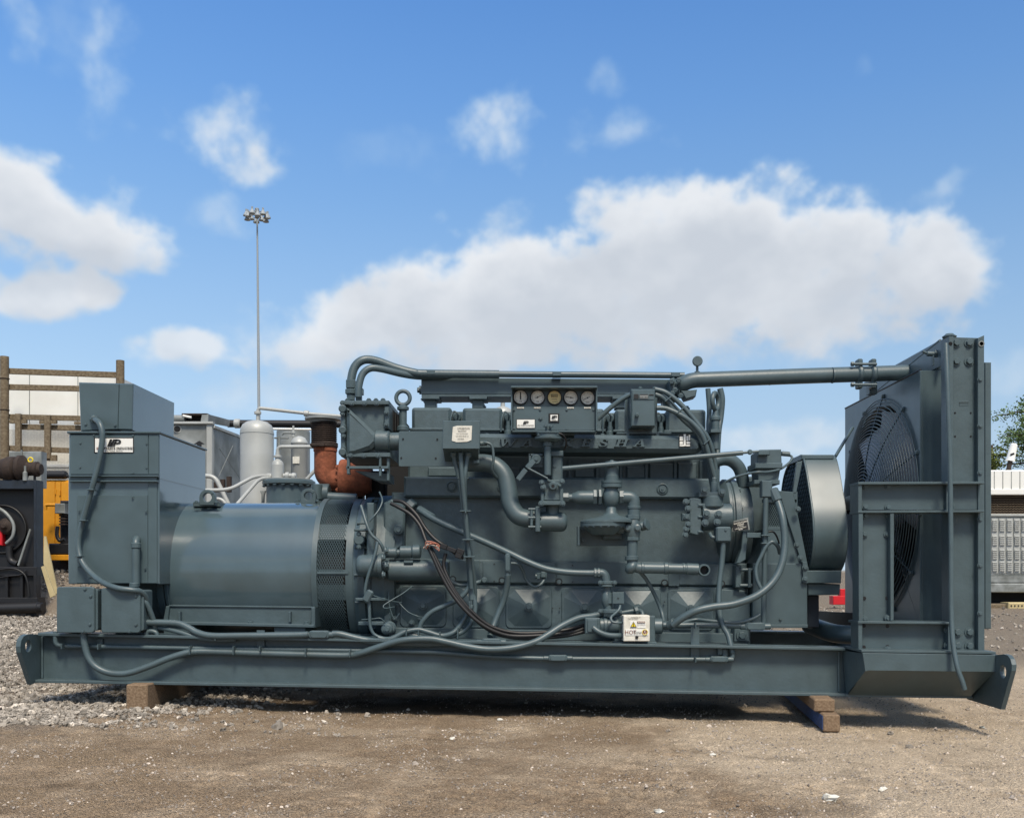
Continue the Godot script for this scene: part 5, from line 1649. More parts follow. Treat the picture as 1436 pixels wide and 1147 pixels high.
func make_radiator() -> void:
	var X := Vector3(1, 0, 0)
	var Y := Vector3(0, 1, 0)
	var Z := Vector3(0, 0, 1)
	# belt guard: a drum of sheet metal with an expanded-metal face on the engine side
	var bg := node("belt_guard", gs, at(1150, 880, 5.9))
	var ol := PackedVector2Array()
	for q in [[5.83, 640], [5.76, 658], [5.69, 688], [5.63, 718], [5.60, 748], [5.615, 770], [5.655, 788], [5.72, 800], [5.80, 804], [5.95, 806], [6.10, 803], [6.22, 790], [6.30, 765], [6.335, 730], [6.32, 700], [6.26, 672], [6.16, 654], [6.02, 645], [5.92, 641]]:
		ol.append(Vector2(q[0], hy(q[1], q[0])))
	var sm := PackedVector2Array()
	var nn := ol.size()
	for i in nn:
		for k in 4: sm.append(ol[i].cubic_interpolate(ol[(i + 1) % nn], ol[(i + nn - 1) % nn], ol[(i + 2) % nn], k / 4.0))
	nn = sm.size()
	var x0 := 1.604
	var x1 := 1.796
	var g := G.new()
	for i in nn:
		var a := sm[i]
		var b := sm[(i + 1) % nn]
		var ta := (sm[(i + 1) % nn] - sm[(i + nn - 1) % nn]).normalized()
		var tb := (sm[(i + 2) % nn] - sm[i]).normalized()
		var na := Vector3(0, -ta.x, -ta.y)
		var nb := Vector3(0, -tb.x, -tb.y)
		var mid := (sm[0] + sm[nn / 2]) * 0.5
		if na.dot(Vector3(0, a.y - mid.y, -(a.x - mid.x))) < 0:
			na = -na; nb = -nb
		var A := Vector3(x0, a.y, -a.x)
		var B := Vector3(x0, b.y, -b.x)
		var D := Vector3(x1, a.y, -a.x)
		var E := Vector3(x1, b.y, -b.x)
		if (B - A).cross(D - A).dot(na) > 0: g.quadn(A, B, E, D, na, nb, nb, na)
		else: g.quadn(A, D, E, B, na, na, nb, nb)
	crossplate(g, sm, x1, 0.004, 0.0)
	put("guard_drum", g, M.sheet, bg)
	var gc0 := Vector3(1.70, 0.97, -5.97)
	put("pulley", G.new().lathe(gc0, Vector3(1, 0, 0), [Vector2(0.03, -0.04), Vector2(0.26, -0.03), Vector2(0.26, 0.03)], 40), M.meshdark, bg)
	g = G.new()
	for j in 30:
		for i in 22:
			for s in [-0.5, 0.5]:
				var o: float = 0.5 if j % 2 else 0.0
				var a := Vector2(5.58 + (i + o) * 0.036, 0.76 + j * 0.0245)
				var b := Vector2(5.58 + (i + o + s) * 0.036, 0.76 + (j + 1) * 0.0245)
				if not Geometry2D.is_point_in_polygon(a, sm) or not Geometry2D.is_point_in_polygon(b, sm): continue
				strand(g, Vector3(x0 + 0.004, a.y, -a.x), Vector3(x0 + 0.004, b.y, -b.x), Vector3(-1, 0, 0), 0.0036)
	put("guard_screen", g, M.paint, bg)
	var rim := PackedVector3Array()
	for i in nn + 1: rim.append(Vector3(x0, sm[i % nn].y, -sm[i % nn].x))
	put("guard_rim", G.new().tube(rim, 0.007, 6), M.sheet, bg)
	rect("guard_tab", 1124, 637.5, 1170, 644.5, 5.80, 0.25, M.paint, bg, 0.006)
	slab("guard_cheek", [[1118, 648], [1126, 646], [1117, 692], [1112, 692]], 5.66, 0.02, M.paint, bg, 0.002)
	# drive box under and beside it
	g = G.new()
	addpoly(g, [[1056, 790], [1132.5, 790], [1133, 879], [1056, 876]], 5.62, 0.5, 0.004)
	addpoly(g, [[1076, 742], [1118, 742], [1131, 791], [1062, 791]], 5.66, 0.45, 0.004)
	addpoly(g, [[1092, 688], [1113, 690], [1135, 800], [1128, 800]], 5.64, 0.4, 0.003)
	put("drive_box", g, M.sheet, bg)
	rect("box_lip", 1056, 876, 1133.5, 880.5, 5.60, 0.52, M.sheet, bg, 0.002)
	rect("window_dark", 1076, 705, 1116, 738, 5.80, 0.01, M.meshdark, bg, 0.0)
	g = G.new()
	for j in 12:
		for i in 13:
			for s in [-0.5, 0.5]:
				var o: float = 0.5 if j % 2 else 0.0
				strand(g, at(1076 + (i + o) * 3.0, 705 + j * 2.75, 5.67), at(1076 + (i + o + s) * 3.0, 705 + (j + 1) * 2.75, 5.67), Z, 0.0022)
	put("window_screen", g, M.paint, bg)
	g = G.new()
	addrect(g, 1070, 700, 1118, 705, 5.66, 0.02, 0.002)
	addrect(g, 1070, 738, 1120, 744, 5.66, 0.02, 0.002)
	addrect(g, 1113, 690, 1119, 742, 5.66, 0.02, 0.002)
	put("window_frame", g, M.sheet, bg)
	rect("front_cover", 1046, 668, 1084, 800, 5.97, 0.4, M.cast, bg, 0.01)
	g = G.new()
	addpoly(g, [[1126, 800], [1181, 800], [1180, 818], [1126, 818]], 5.63, 0.5, 0.004)
	addpoly(g, [[1133, 818], [1179, 819], [1178, 834], [1134, 835]], 5.66, 0.4, 0.004)
	put("guard_support", g, M.sheet, bg)
	slab("support_flange", [[1126, 788], [1132, 788], [1134, 818], [1127, 818]], 5.60, 0.02, M.sheet, bg, 0.002)
	for p in [[1129.5, 796], [1129.5, 812], [1118, 764], [1123, 782], [1119, 714]]: bolt(bg, at(p[0], p[1], 5.60), 0.012)
	for p in [[1095, 868.5]]: bolt(bg, at(p[0], p[1], 5.615), 0.006, Z, null, "screw")
	g = G.new()
	addrect(g, 1133, 835, 1149, 880, 5.75, 0.4, 0.003)
	put("rear_frame", g, M.navy, bg)
	slab("rear_rail", [[1133, 856], [1206, 860], [1206, 881], [1133, 880]], 6.35, 0.03, M.navy, bg)
	rect("bearing_stand", 1158, 690, 1183, 796, 6.25, 0.12, M.dark, bg, 0.004)
	put("fan_shaft", G.new().cyl(Vector3(1.80, 1.19, -6.14), Vector3(2.16, 1.19, -6.14), 0.045, 18), M.dark, bg)
	# radiator
	var rd := node("radiator", gs, at(1300, 910, 6.0))
	var xs := 2.16
	var top := 1.90
	g = G.new()
	# shroud face towards the engine: a plate with the round fan opening
	var hole := Vector2(6.14, 1.19)
	var outl := lug_outline([[5.5, 0.50], [6.80, 0.50], [6.80, top], [5.5, top]], hole, 0.62)
	crossplate(g, outl, xs + 0.004, 0.004, 0.0)
	put("shroud_face", g, M.sheet, rd)
	g = G.new()
	g.box(Vector3(xs + 0.10, 0.5 * (0.5 + top), -5.5 + 0.002), Vector3(0.2, top - 0.5, 0.004), 0.001)
	g.box(Vector3(xs + 0.10, 0.5 * (0.5 + top), -6.80), Vector3(0.2, top - 0.5, 0.004), 0.001)
	g.box(Vector3(xs + 0.10, top, -6.15), Vector3(0.2, 0.004, 1.30), 0.001)
	g.box(Vector3(xs + 0.10, 0.5, -6.15), Vector3(0.2, 0.004, 1.30), 0.001)
	put("shroud_sides", g, M.sheet, rd)
	put("shroud_edge", G.new().box(Vector3(xs + 0.004, 0.5 * (0.5 + top), -5.496), Vector3(0.016, top - 0.5, 0.012), 0.003), M.sheet, rd)
	put("shroud_edge", G.new().box(Vector3(xs + 0.002, top + 0.004, -6.15), Vector3(0.012, 0.010, 1.31), 0.003), M.black, rd)
	for k in 7: bolt(rd, Vector3(xs + 0.1, top + 0.006, -5.6 - k * 0.18), 0.008, Y)
	g = G.new()
	g.box(Vector3(2.44, 1.19, -6.16), Vector3(0.18, 1.36, 1.26), 0.01)
	put("core", g, M.meshdark, rd)
	g = G.new()
	g.lathe(Vector3(xs, 1.19, -6.14), X, [Vector2(0.62, 0.0), Vector2(0.60, 0.03), Vector2(0.60, 0.16)], 64, false, false, 0.0, false)
	g.lathe(Vector3(xs, 1.19, -6.14), X, [Vector2(0.604, 0.16), Vector2(0.604, 0.03), Vector2(0.624, 0.0)], 64, false, false, 0.0, false)
	put("fan_ring", g, M.sheet, rd)
	# the fan: eight blades on a hub
	var fan := node("fan", gs, Vector3(xs + 0.06, 1.19, -6.14))
	put("hub", G.new().lathe(Vector3(xs - 0.02, 1.19, -6.14), X, [Vector2(0.10, 0), Vector2(0.13, 0.02), Vector2(0.13, 0.14)], 32), M.fanblade, fan)
	for k in 8:
		var a := TAU * (k + 0.3) / 8.0
		var dr := Vector3(0, cos(a), sin(a))
		var tg := Vector3(0, -sin(a), cos(a))
		g = G.new()
		var c0 := Vector3(xs + 0.06, 1.19, -6.14)
		for s in 5:
			var r0 := lerpf(0.11, 0.575, s / 5.0)
			var r1 := lerpf(0.11, 0.575, (s + 1) / 5.0)
			var t0 := lerpf(0.75, 0.42, s / 5.0)
			var t1 := lerpf(0.75, 0.42, (s + 1) / 5.0)
			var w0 := lerpf(0.07, 0.125, s / 5.0)
			var w1 := lerpf(0.07, 0.125, (s + 1) / 5.0)
			var e0 := (tg * cos(t0) + X * sin(t0)) * w0
			var e1 := (tg * cos(t1) + X * sin(t1)) * w1
			g.quad(c0 + dr * r0 - e0, c0 + dr * r1 - e1, c0 + dr * r1 + e1, c0 + dr * r0 + e0)
			var th := X * 0.004
			g.quad(c0 + dr * r0 + e0 + th, c0 + dr * r1 + e1 + th, c0 + dr * r1 - e1 + th, c0 + dr * r0 - e0 + th)
		put("blade", g, M.fanblade, fan)
	# wire guard: rings that bulge towards the engine, on radial rods
	var fg := node("fan_guard", gs, Vector3(xs - 0.05, 1.19, -6.14))
	var gc := Vector3(xs - 0.012, 1.19, -6.14)
	var rings := 30
	for k in rings:
		var r := lerpf(0.05, 0.655, float(k) / (rings - 1))
		var bulge := 0.10 * (1.0 - pow(r / 0.655, 2.4))
		put("guard_ring", torus(G.new(), gc - X * bulge, X, r, 0.0032, 72, 5), M.paint, fg)
	for k in 12:
		var a := TAU * k / 12.0 + 0.12
		var p := PackedVector3Array()
		for s in 9:
			var r := lerpf(0.04, 0.67, s / 8.0)
			var bulge := 0.10 * (1.0 - pow(minf(r / 0.655, 1.0), 2.4))
			p.append(gc + X * (0.006 - bulge) + Vector3(0, cos(a), sin(a)) * r)
		put("guard_rod", G.new().tube(p, 0.0045, 6), M.paint, fg)
		bolt(fg, p[8], 0.011, -X)
	# side panel between shroud and post
	g = G.new()
	addrect(g, 1296, 520, 1337, 905, 5.505, 0.012, 0.0)
	addrect(g, 1290.5, 519.5, 1295.5, 905, 5.495, 0.02, 0.002)
	put("side_panel", g, M.sheet, rd)
	for y in [533, 606, 670, 745, 800, 890]: bolt(rd, at(1298.5, y, 5.50), 0.005, Z, null, "screw")
	# top tank with its sloping bracket
	g = G.new()
	g.box(Vector3(2.39, 1.985, -6.17), Vector3(0.26, 0.17, 1.30), 0.01)
	put("top_tank", g, M.sheet, rd)
	g = G.new()
	var tp := PackedVector2Array([Vector2(5.42, 1.915), Vector2(6.5, 1.915), Vector2(6.5, 1.95), Vector2(5.50, 2.05), Vector2(5.42, 2.055)])
	crossplate(g, tp, 2.262, 0.012, 0.002)
	put("tank_bracket", g, M.sheet, rd)
	put("tank_trim", G.new().tube(PackedVector3Array([Vector3(2.255, 2.058, -5.46), Vector3(2.255, 1.955, -6.5)]), 0.008, 8), M.paint, rd)
	g = G.new().lathe(at(1332, 474, 5.40), Y, [Vector2(0.035, 0), Vector2(0.038, 0.008), Vector2(0.028, 0.014), Vector2(0.02, 0.022)], 20)
	put("filler_cap", g, M.paint, rd)
	g = G.new()
	g.cyl(at(1300, 496, 5.50), at(1322, 496.5, 5.50), 0.014, 14, 0.003)
	g.cyl(at(1310, 496, 5.50), at(1317, 496, 5.50), 0.021, 6, 0.003, true)
	g.tube(pts([[1294, 492.5, 5.5], [1304, 497, 5.5]]), 0.008, 8)
	addrect(g, 1309, 498, 1311, 512, 5.48, 0.02, 0.002)
	put("sight_valve", g, M.paint, rd)
	# tall post: a channel facing outwards
	g = G.new()
	addpoly(g, [[1337, 473], [1372, 474], [1372, 912], [1338, 912]], 5.26, 0.012, 0.0)
	addpoly(g, [[1331.5, 472], [1338, 472], [1338, 912], [1332.5, 912]], 5.22, 0.10, 0.002)
	addpoly(g, [[1372, 474], [1381, 470], [1381.5, 912], [1372.5, 912]], 5.22, 0.10, 0.002)
	put("post", g, M.steel, rd)
	put("post_eye", G.new().lathe(at(1377, 482, 5.218), Z, [Vector2(0.016, 0), Vector2(0.016, 0.002), Vector2(0.010, 0.002), Vector2(0.010, 0)], 20), M.galv, rd)
	put("post_eye", G.new().cyl(at(1333.5, 482, 5.22), at(1333.5, 482, 5.217), 0.010, 16), M.black, rd)
	for p in [[1341.5, 481], [1359.5, 481], [1341.5, 507], [1359.5, 507], [1346, 698], [1357.5, 698], [1343, 886.5], [1360, 886.5], [1360, 906], [1343, 905]]: bolt(rd, at(p[0], p[1], 5.259), 0.018)
	for y in [532, 597, 663, 728, 793, 860]: bolt(rd, at(1375, y, 5.22), 0.010)
	for p in [[1340, 579], [1362, 579], [1340, 612], [1362, 612]]: put("rivet_hole", G.new().cyl(at(p[0], p[1], 5.26), at(p[0], p[1], 5.257), 0.005, 10), M.black, rd)
	slab("maker_tag", rrect(1346, 562, 1359, 569.5, 1.0), 5.2585, 0.003, M.paint, rd, 0.001)
	words("lettering", "RADIATOR", 0.008, 1352.5, 564.5, 5.2545, M.dark, rd, 0.0004)
	g = G.new()
	addpoly(g, [[1382, 508], [1391, 508], [1391, 882], [1382, 882]], 5.50, 1.35, 0.004)
	put("core_flange", g, M.steel, rd)
	# the same post on the far side
	g = G.new()
	addpoly(g, [[1331.5, 472], [1381, 472], [1381.5, 912], [1332.5, 912]], 5.22, 0.08, 0.002)
	g.move(Vector3(0.17, 0, -1.75))
	put("post", g, M.steel, rd)
	# front frame: upper crossbeam, lower crossbeam, short post
	var d := 5.17
	g = G.new()
	addpoly(g, [[1208, 680], [1381, 680], [1381, 714.5], [1208, 715]], d + 0.06, 0.010, 0.0)
	addpoly(g, [[1204, 675.8], [1381.5, 675.2], [1381.5, 678.6], [1204, 679.4]], d, 0.14, 0.002)
	addpoly(g, [[1204, 716], [1381.5, 715.2], [1381.5, 718.4], [1204, 719.4]], d, 0.14, 0.002)
	addpoly(g, [[1204, 679], [1209.5, 679], [1209.5, 716.5], [1204, 716.5]], d + 0.01, 0.13, 0.002)
	put("crossbeam", g, M.steel, rd)
	for p in [[1214, 682], [1246, 681.5], [1246, 711.5], [1214, 711], [1329, 685], [1335, 685], [1329, 708], [1335, 708]]: bolt(rd, at(p[0], p[1], d + 0.055), 0.012)
	rect("frame_clip", 1328, 679, 1333, 716, d + 0.03, 0.05, M.steel, rd, 0.002)
	g = G.new()
	addpoly(g, [[1211, 720], [1249, 719], [1249.5, 871], [1211, 871.5]], d + 0.05, 0.010, 0.0)
	addpoly(g, [[1204.5, 719.5], [1211, 719.5], [1211, 871], [1205, 871]], d + 0.005, 0.10, 0.002)
	addpoly(g, [[1249, 719], [1254.5, 719], [1254, 870], [1249.5, 871]], d + 0.005, 0.10, 0.002)
	put("short_post", g, M.steel, rd)
	for p in [[1214.5, 723], [1247, 723], [1213, 749], [1245, 749.5], [1213, 867], [1245, 866]]: bolt(rd, at(p[0], p[1], d + 0.046), 0.013)
	for p in [[1212.5, 839], [1244.5, 839]]: put("bolt_hole", G.new().cyl(at(p[0], p[1], d + 0.05), at(p[0], p[1], d + 0.047), 0.010, 14), M.black, rd)
	g = G.new()
	addpoly(g, [[1210, 874], [1333, 874.5], [1333, 911], [1210, 911]], d + 0.05, 0.010, 0.0)
	addpoly(g, [[1204, 871], [1335, 872.5], [1335, 875.5], [1204, 874.5]], d - 0.01, 0.16, 0.002)
	addpoly(g, [[1204, 874], [1210, 874], [1210, 913], [1204.5, 913]], d, 0.12, 0.002)
	addpoly(g, [[1330.5, 874], [1335.5, 874], [1335.5, 913], [1330.5, 913]], d, 0.12, 0.002)
	addpoly(g, [[1204.5, 911], [1335.5, 911.5], [1335.5, 914], [1204.5, 913.5]], d, 0.14, 0.002)
	put("crossbeam", g, M.steel, rd)
	for p in [[1212, 877.5], [1245, 878], [1212, 907.5], [1245, 907]]: put("bolt_hole", G.new().cyl(at(p[0], p[1], d + 0.05), at(p[0], p[1], d + 0.047), 0.010, 14), M.black, rd)
	for p in [[1329, 883], [1329, 905], [1213, 871.5 - 4], [1246, 867], [1246, 911]]: bolt(rd, at(p[0], p[1], d + 0.03), 0.013)
	# arm from the crossbeam back to the guard
	g = G.new()
	hexa(g, [[1205, 690, 5.30], [1207.5, 690, 5.30], [1207.5, 712, 5.30], [1205, 712, 5.30]], [[1184, 698, 5.95], [1186.5, 698, 5.95], [1186.5, 716, 5.95], [1184, 716, 5.95]])
	put("guard_arm", g, M.sheet, rd)
	g = G.new()
	g.tube(pts([[1172, 640, 5.95], [1196, 600, 6.4]]), 0.010, 8)
	put("stay_rod", g, M.paint, rd)
	# drain hose hanging down the post
	hose("overflow_hose", [[1327, 482, 5.18], [1328.5, 520, 5.15], [1330.5, 580, 5.13], [1333, 660, 5.12], [1334, 760, 5.11], [1334.5, 850, 5.10], [1337, 900, 5.07], [1343, 935, 5.04], [1350, 955, 5.03], [1353.5, 967, 5.03]], 0.0125, M.paint, rd)
	# coolant pipes
	var cp := node("coolant_pipe", gs, at(1100, 540, 5.9))
	hose("hot_pipe", [[949, 543, 5.88], [957, 539, 5.85], [972, 533.5, 5.84], [1000, 532, 5.84], [1080, 529, 5.86], [1150, 526.5, 5.88], [1215, 524.5, 5.90], [1285, 522, 5.92]], px(10.8, 5.85), M.paint, cp, 28)
	g = G.new()
	g.lathe(at(946, 545, 5.88), Vector3(0.8, 0.35, 0.25), [Vector2(0.062, 0), Vector2(0.064, 0.004), Vector2(0.064, 0.024), Vector2(0.05, 0.028)], 28)
	addpoly(g, [[938, 534], [946, 531], [950, 550], [941, 556]], 5.80, 0.12, 0.006)
	put("pipe_flange", g, M.cast, cp)
	for p in [[942, 535], [952, 533], [943, 552], [955, 555], [947, 547]]: put("flange_nut", G.new().cyl(at(p[0], p[1], 5.80), at(p[0], p[1], 5.75), 0.017, 6, 0.004, true), M.paint, cp)
	put("elbow_foot", addpoly(G.new(), [[955, 548], [978, 546], [976, 556], [962, 560]], 5.82, 0.1, 0.006), M.cast, cp)
	for x in [1205, 1224]:
		g = G.new().cyl(at(x - 4, 524.8, 5.90), at(x + 4, 524.6, 5.90), px(14.0, 5.9), 24, 0.01)
		g.box(at(x, 509.5, 5.90), Vector3(0.03, 0.045, 0.06), 0.006)
		g.box(at(x, 540, 5.90), Vector3(0.03, 0.045, 0.06), 0.006)
		put("coupling_clamp", g, M.cast, cp)
	for y in [510.5, 539.5]:
		g = G.new().cyl(at(1194, y, 5.85), at(1230, y, 5.85), 0.008, 10)
		g.cyl(at(1194, y, 5.85), at(1198, y, 5.85), 0.014, 6, 0.0, true)
		put("clamp_bolt", g, M.paint, cp)
	for x in [1080, 1168]: put("pipe_seam", G.new().cyl(at(x - 0.8, 529 - (x - 1080) * 0.03, 5.87), at(x + 0.8, 529 - (x - 1080) * 0.03, 5.87), px(11.1, 5.87), 28), M.paint, cp)
	put("pipe_post", addrect(G.new(), 1220, 536, 1231, 552, 5.95, 0.06, 0.004), M.paint, cp)
	hose("cold_pipe", [[1136, 876, 6.1], [1150, 882, 5.95], [1170, 888, 5.82], [1190, 890, 5.75], [1212, 890, 5.72]], px(13, 5.8), M.sheet, cp, 24)
	# big conduit sweeping down from the guard
	hose("sweep_conduit", [[1085, 690, 5.48], [1091, 703, 5.46], [1098, 728, 5.42], [1101, 760, 5.40], [1097, 790, 5.38], [1085, 815, 5.36], [1062, 835, 5.34], [1030, 847, 5.34], [1000, 851, 5.34], [975, 857, 5.34], [955, 868, 5.36], [944, 877, 5.38]], px(5.2, 5.4), M.paint, gs, 16)
	put("conduit_nut", G.new().cyl(at(1084, 686, 5.48), at(1091, 703, 5.46), 0.028, 10, 0.004, true), M.paint, gs)
	hose("small_hose", [[1068, 826, 5.44], [1062, 812, 5.45], [1061, 796, 5.46], [1068, 780, 5.46], [1076, 765, 5.46], [1084, 760, 5.46], [1091, 766, 5.47], [1094, 776, 5.50]], 0.011, M.paint, gs)
	hose("small_hose", [[1066, 862, 5.44], [1055, 868, 5.43], [1035, 873, 5.43], [1010, 872, 5.44], [990, 870, 5.46], [975, 869, 5.48], [955, 874, 5.45]], 0.010, M.paint, gs)
	hose("small_hose", [[1078, 746, 5.5], [1085, 746, 5.5], [1090, 753, 5.5], [1093, 762, 5.52]], 0.005, M.black, gs, 8)

func make_exhaust() -> void:
	var ex := node("exhaust_elbow", gs, at(465, 700, 6.3))
	var Y := Vector3(0, 1, 0)
	var X := Vector3(1, 0, 0)
	var d := 6.30
	var prof := []
	var h := 0.0
	for k in 13:
		prof.append(Vector2(0.076, h)); prof.append(Vector2(0.083, h + 0.0055)); prof.append(Vector2(0.076, h + 0.011))
		h += 0.0125
	var g := G.new().lathe(at(454, 622, d), Y, prof, 36)
	put("bellows", g, M.burnt, ex)
	g = G.new()
	g.lathe(at(452.5, 589, d), Y, [Vector2(0.08, -0.02), Vector2(0.09, -0.006), Vector2(0.112, 0), Vector2(0.112, 0.014), Vector2(0.09, 0.016), Vector2(0.07, 0.012)], 36)
	tag(put("top_flange", g, M.galv, ex), "pale weathered flange at the mouth of the bellows")
	put("lower_band", G.new().cyl(at(455, 628, d), at(455, 621, d), 0.083, 32, 0.004), M.burnt, ex)
	put("band_lug", G.new().box(at(445, 624, d - 0.08), Vector3(0.09, 0.02, 0.03), 0.004), M.burnt, ex)
	g = G.new().tube(fillet(pts([[456, 626, d], [456, 672, d], [486, 673, d]]), 0.11, 12), 0.070, 32)
	g.cyl(at(456, 634, d), at(456, 627, d), 0.074, 32, 0.004)
	put("elbow", g, M.rust, ex)
	g = G.new()
	g.lathe(at(477, 673, d), X, [Vector2(0.08, 0), Vector2(0.125, 0.004), Vector2(0.13, 0.014), Vector2(0.13, 0.05), Vector2(0.11, 0.09), Vector2(0.105, 0.14), Vector2(0.08, 0.2)], 36, false, true)
	put("turbine_case", g, M.rust, ex)
	for an in [50.0, 90.0, 130.0]:
		var a := deg_to_rad(an)
		bolt(ex, at(477, 673, d) + Vector3(-0.002, cos(a) * 0.11, sin(a) * 0.11), 0.012, -X, M.rust)
	# small bits behind the generator
	g = G.new()
	addrect(g, 446, 682, 460, 706, 6.2, 0.06, 0.004)
	g.cyl(at(440, 692, 6.2), at(462, 692, 6.2), 0.06, 20, 0.005)
	g.cyl(at(460, 697, 6.15), at(500, 699, 6.15), 0.03, 16)
	g.cyl(at(444, 700, 6.15), at(444, 680, 6.15), 0.035, 16)
	put("oil_pipe_cluster", g, M.paint, ex)
	g = G.new()
	g.cyl(at(460, 685, 6.5), at(500, 690, 6.5), 0.05, 16)
	addrect(g, 495, 655, 508, 715, 6.35, 0.1, 0.01)
	addrect(g, 538, 640, 580, 712, 6.55, 0.1, 0.01)
	addrect(g, 512, 660, 540, 705, 6.3, 0.1, 0.01)
	put("turbo_support", g, M.dark, ex)

func make_wiring() -> void:
	var cd := node("conduit_run", gs, at(600, 905, 5.4))
	var d := 5.37
	# along the beam
	hose("long_conduit", [[116.5, 888, 5.33], [118, 903, 5.33], [123, 921, 5.33], [134, 935, 5.33], [153, 943.5, 5.33], [178, 944, 5.33], [209, 934, 5.34], [238, 922.5, 5.35], [267, 914.5, 5.36], [300, 914, 5.37], [360, 916, 5.37], [430, 918, 5.37], [487, 919, 5.37], [505, 916, 5.36], [523, 910, 5.35], [547, 902, 5.34], [570, 897, 5.33], [602, 896, 5.33], [625, 900, 5.33], [654, 906.5, 5.33], [682, 910.5, 5.33], [711, 909.5, 5.33], [733, 905.5, 5.34], [753, 899, 5.35], [770, 889, 5.37], [788, 877.5, 5.40], [811, 867, 5.44], [830, 864, 5.46], [845, 861, 5.48]], px(4.7, 5.35), M.paint, cd, 14)
	pipe("thin_conduit", [[77, 886, 5.35], [77, 905, 5.35], [93, 906, 5.37], [267, 909, 5.375], [480, 912, 5.375], [610, 914.5, 5.375], [690, 921, 5.375], [768, 923.5, 5.375], [995, 924.8, 5.375], [1028, 924, 5.375], [1028, 912, 5.375]], px(3.3, 5.37), 0.03, M.paint, cd)
	hose("box_conduit", [[199, 873, 5.36], [225, 873, 5.36], [250, 874.5, 5.36], [265, 881, 5.35], [276, 887, 5.34], [296, 891.5, 5.33], [340, 891.5, 5.33], [415, 890.5, 5.33], [432, 889.5, 5.33]], px(4.6, 5.35), M.paint, cd, 14)
	hose("box_conduit", [[200, 880, 5.40], [227, 881, 5.38], [251, 886.5, 5.36], [277, 894, 5.35], [300, 897, 5.35], [330, 897, 5.36]], px(3.4, 5.35), M.paint, cd)
	condulet(cd, 432, 884.5, 461, 895.5, 5.325)
	hose("main_conduit", [[466, 889, 5.345], [478, 889.5, 5.345], [500, 895, 5.35], [525, 899.5, 5.36], [560, 902, 5.37], [620, 902.5, 5.38], [672, 902, 5.38]], px(4.8, 5.36), M.paint, cd, 14)
	condulet(cd, 675, 895.5, 703, 906.5, 5.36)
	condulet(cd, 572, 900, 604, 908, 5.372)
	condulet(cd, 769, 918.5, 796, 927.5, 5.355)
	condulet(cd, 996, 920.5, 1022, 929, 5.355)
	condulet(cd, 1045, 873, 1074, 884, 5.42)
	put("right_conduit", G.new().cyl(at(930, 876.5, 5.44), at(1045, 877.5, 5.44), px(4.2, 5.44), 16), M.paint, cd)
	for p in [[139, 896, 908, 8], [365, 884, 908, 11], [975, 879, 926, 12]]:
		rect("conduit_bracket", p[0] - p[3] / 2.0, p[1], p[0] + p[3] / 2.0, p[2], 5.39, 0.008, M.paint, cd, 0.001)
	for p in [[139, 907, 5], [267, 911.5, 8], [328, 912, 8], [429, 915, 8], [491, 916, 7], [362, 891, 6], [365, 910, 5], [975, 925, 5], [975, 877, 6], [303, 893, 7], [88, 906, 5]]:
		put("clip", G.new().box(at(p[0], p[1], 5.345), Vector3(0.006, px(p[2] * 2.0, 5.35) * 0.75, 0.05), 0.002), M.paint, cd)
	for p in [[1010, 912], [1017, 914]]: put("conduit_nut", G.new().cyl(at(p[0], p[1] - 4, 5.38), at(p[0], p[1] + 6, 5.38), 0.014, 6, 0.002, true), M.paint, cd)
	# at the cabinet
	hose("cabinet_conduit", [[131, 588, 5.53], [134, 589, 5.46], [139, 594, 5.42], [142.5, 605, 5.41], [142.5, 620, 5.41], [138, 647, 5.41], [131, 675, 5.41], [124, 700, 5.42], [115, 733, 5.43], [109.5, 757, 5.43], [110.5, 776, 5.42], [117, 792, 5.40], [131, 808, 5.36], [147, 818.5, 5.30], [165, 825, 5.265], [185, 827.5, 5.27], [197, 830, 5.30], [204, 838, 5.33], [207, 852, 5.36], [209, 866, 5.38]], px(3.9, 5.4), M.paint, cd, 14)
	put("conduit_nut", G.new().cyl(at(130.5, 587, 5.56), at(132, 588.5, 5.49), 0.022, 8, 0.003, true), M.paint, cd)
	for p in [[128, 687], [117, 730], [111, 780], [129, 811]]: put("clip", G.new().box(at(p[0], p[1], 5.41), Vector3(0.035, 0.008, 0.045), 0.002), M.paint, cd)
	pipe("elbow_pipe", [[190, 822, 5.42], [190, 757, 5.42], [191, 756, 5.50]], px(5.5, 5.42), 0.05, M.paint, cd, 18)
	put("pipe_coupling", G.new().cyl(at(190, 769, 5.42), at(190, 761, 5.42), px(6.8, 5.42), 18, 0.004), M.paint, cd)
	put("pipe_coupling", G.new().cyl(at(187.5, 824, 5.40), at(187.5, 817, 5.40), px(6.6, 5.42), 18, 0.004), M.paint, cd)
	hose("box_conduit", [[198, 842, 5.33], [203, 844, 5.33], [208, 852, 5.34], [214, 868, 5.36], [217.5, 882, 5.38], [218, 890, 5.40]], px(3.6, 5.35), M.paint, cd)
	put("conduit_nut", G.new().cyl(at(197, 841, 5.34), at(204, 845, 5.33), 0.018, 8, 0.003, true), M.paint, cd)
	hose("stub_hose", [[205, 890, 5.36], [207, 886, 5.36], [212, 885, 5.36], [218, 887, 5.36], [220, 891, 5.36]], 0.012, M.paint, cd)
	put("box_nipple", G.new().cyl(at(131, 873, 5.36), at(142, 873, 5.36), 0.011, 12), M.paint, cd)
	# long diagonal conduit across the block
	var dc := node("diagonal_conduit", gs, at(715, 775, 5.5))
	hose("conduit", [[588, 715, 5.68], [610, 729, 5.62], [645, 745, 5.58], [680, 760, 5.54], [715, 776, 5.50], [740, 788, 5.48], [765, 797.5, 5.46], [790, 802, 5.45], [815, 803.5, 5.45], [836, 803.5, 5.45]], px(4.6, 5.5), M.paint, dc, 14)
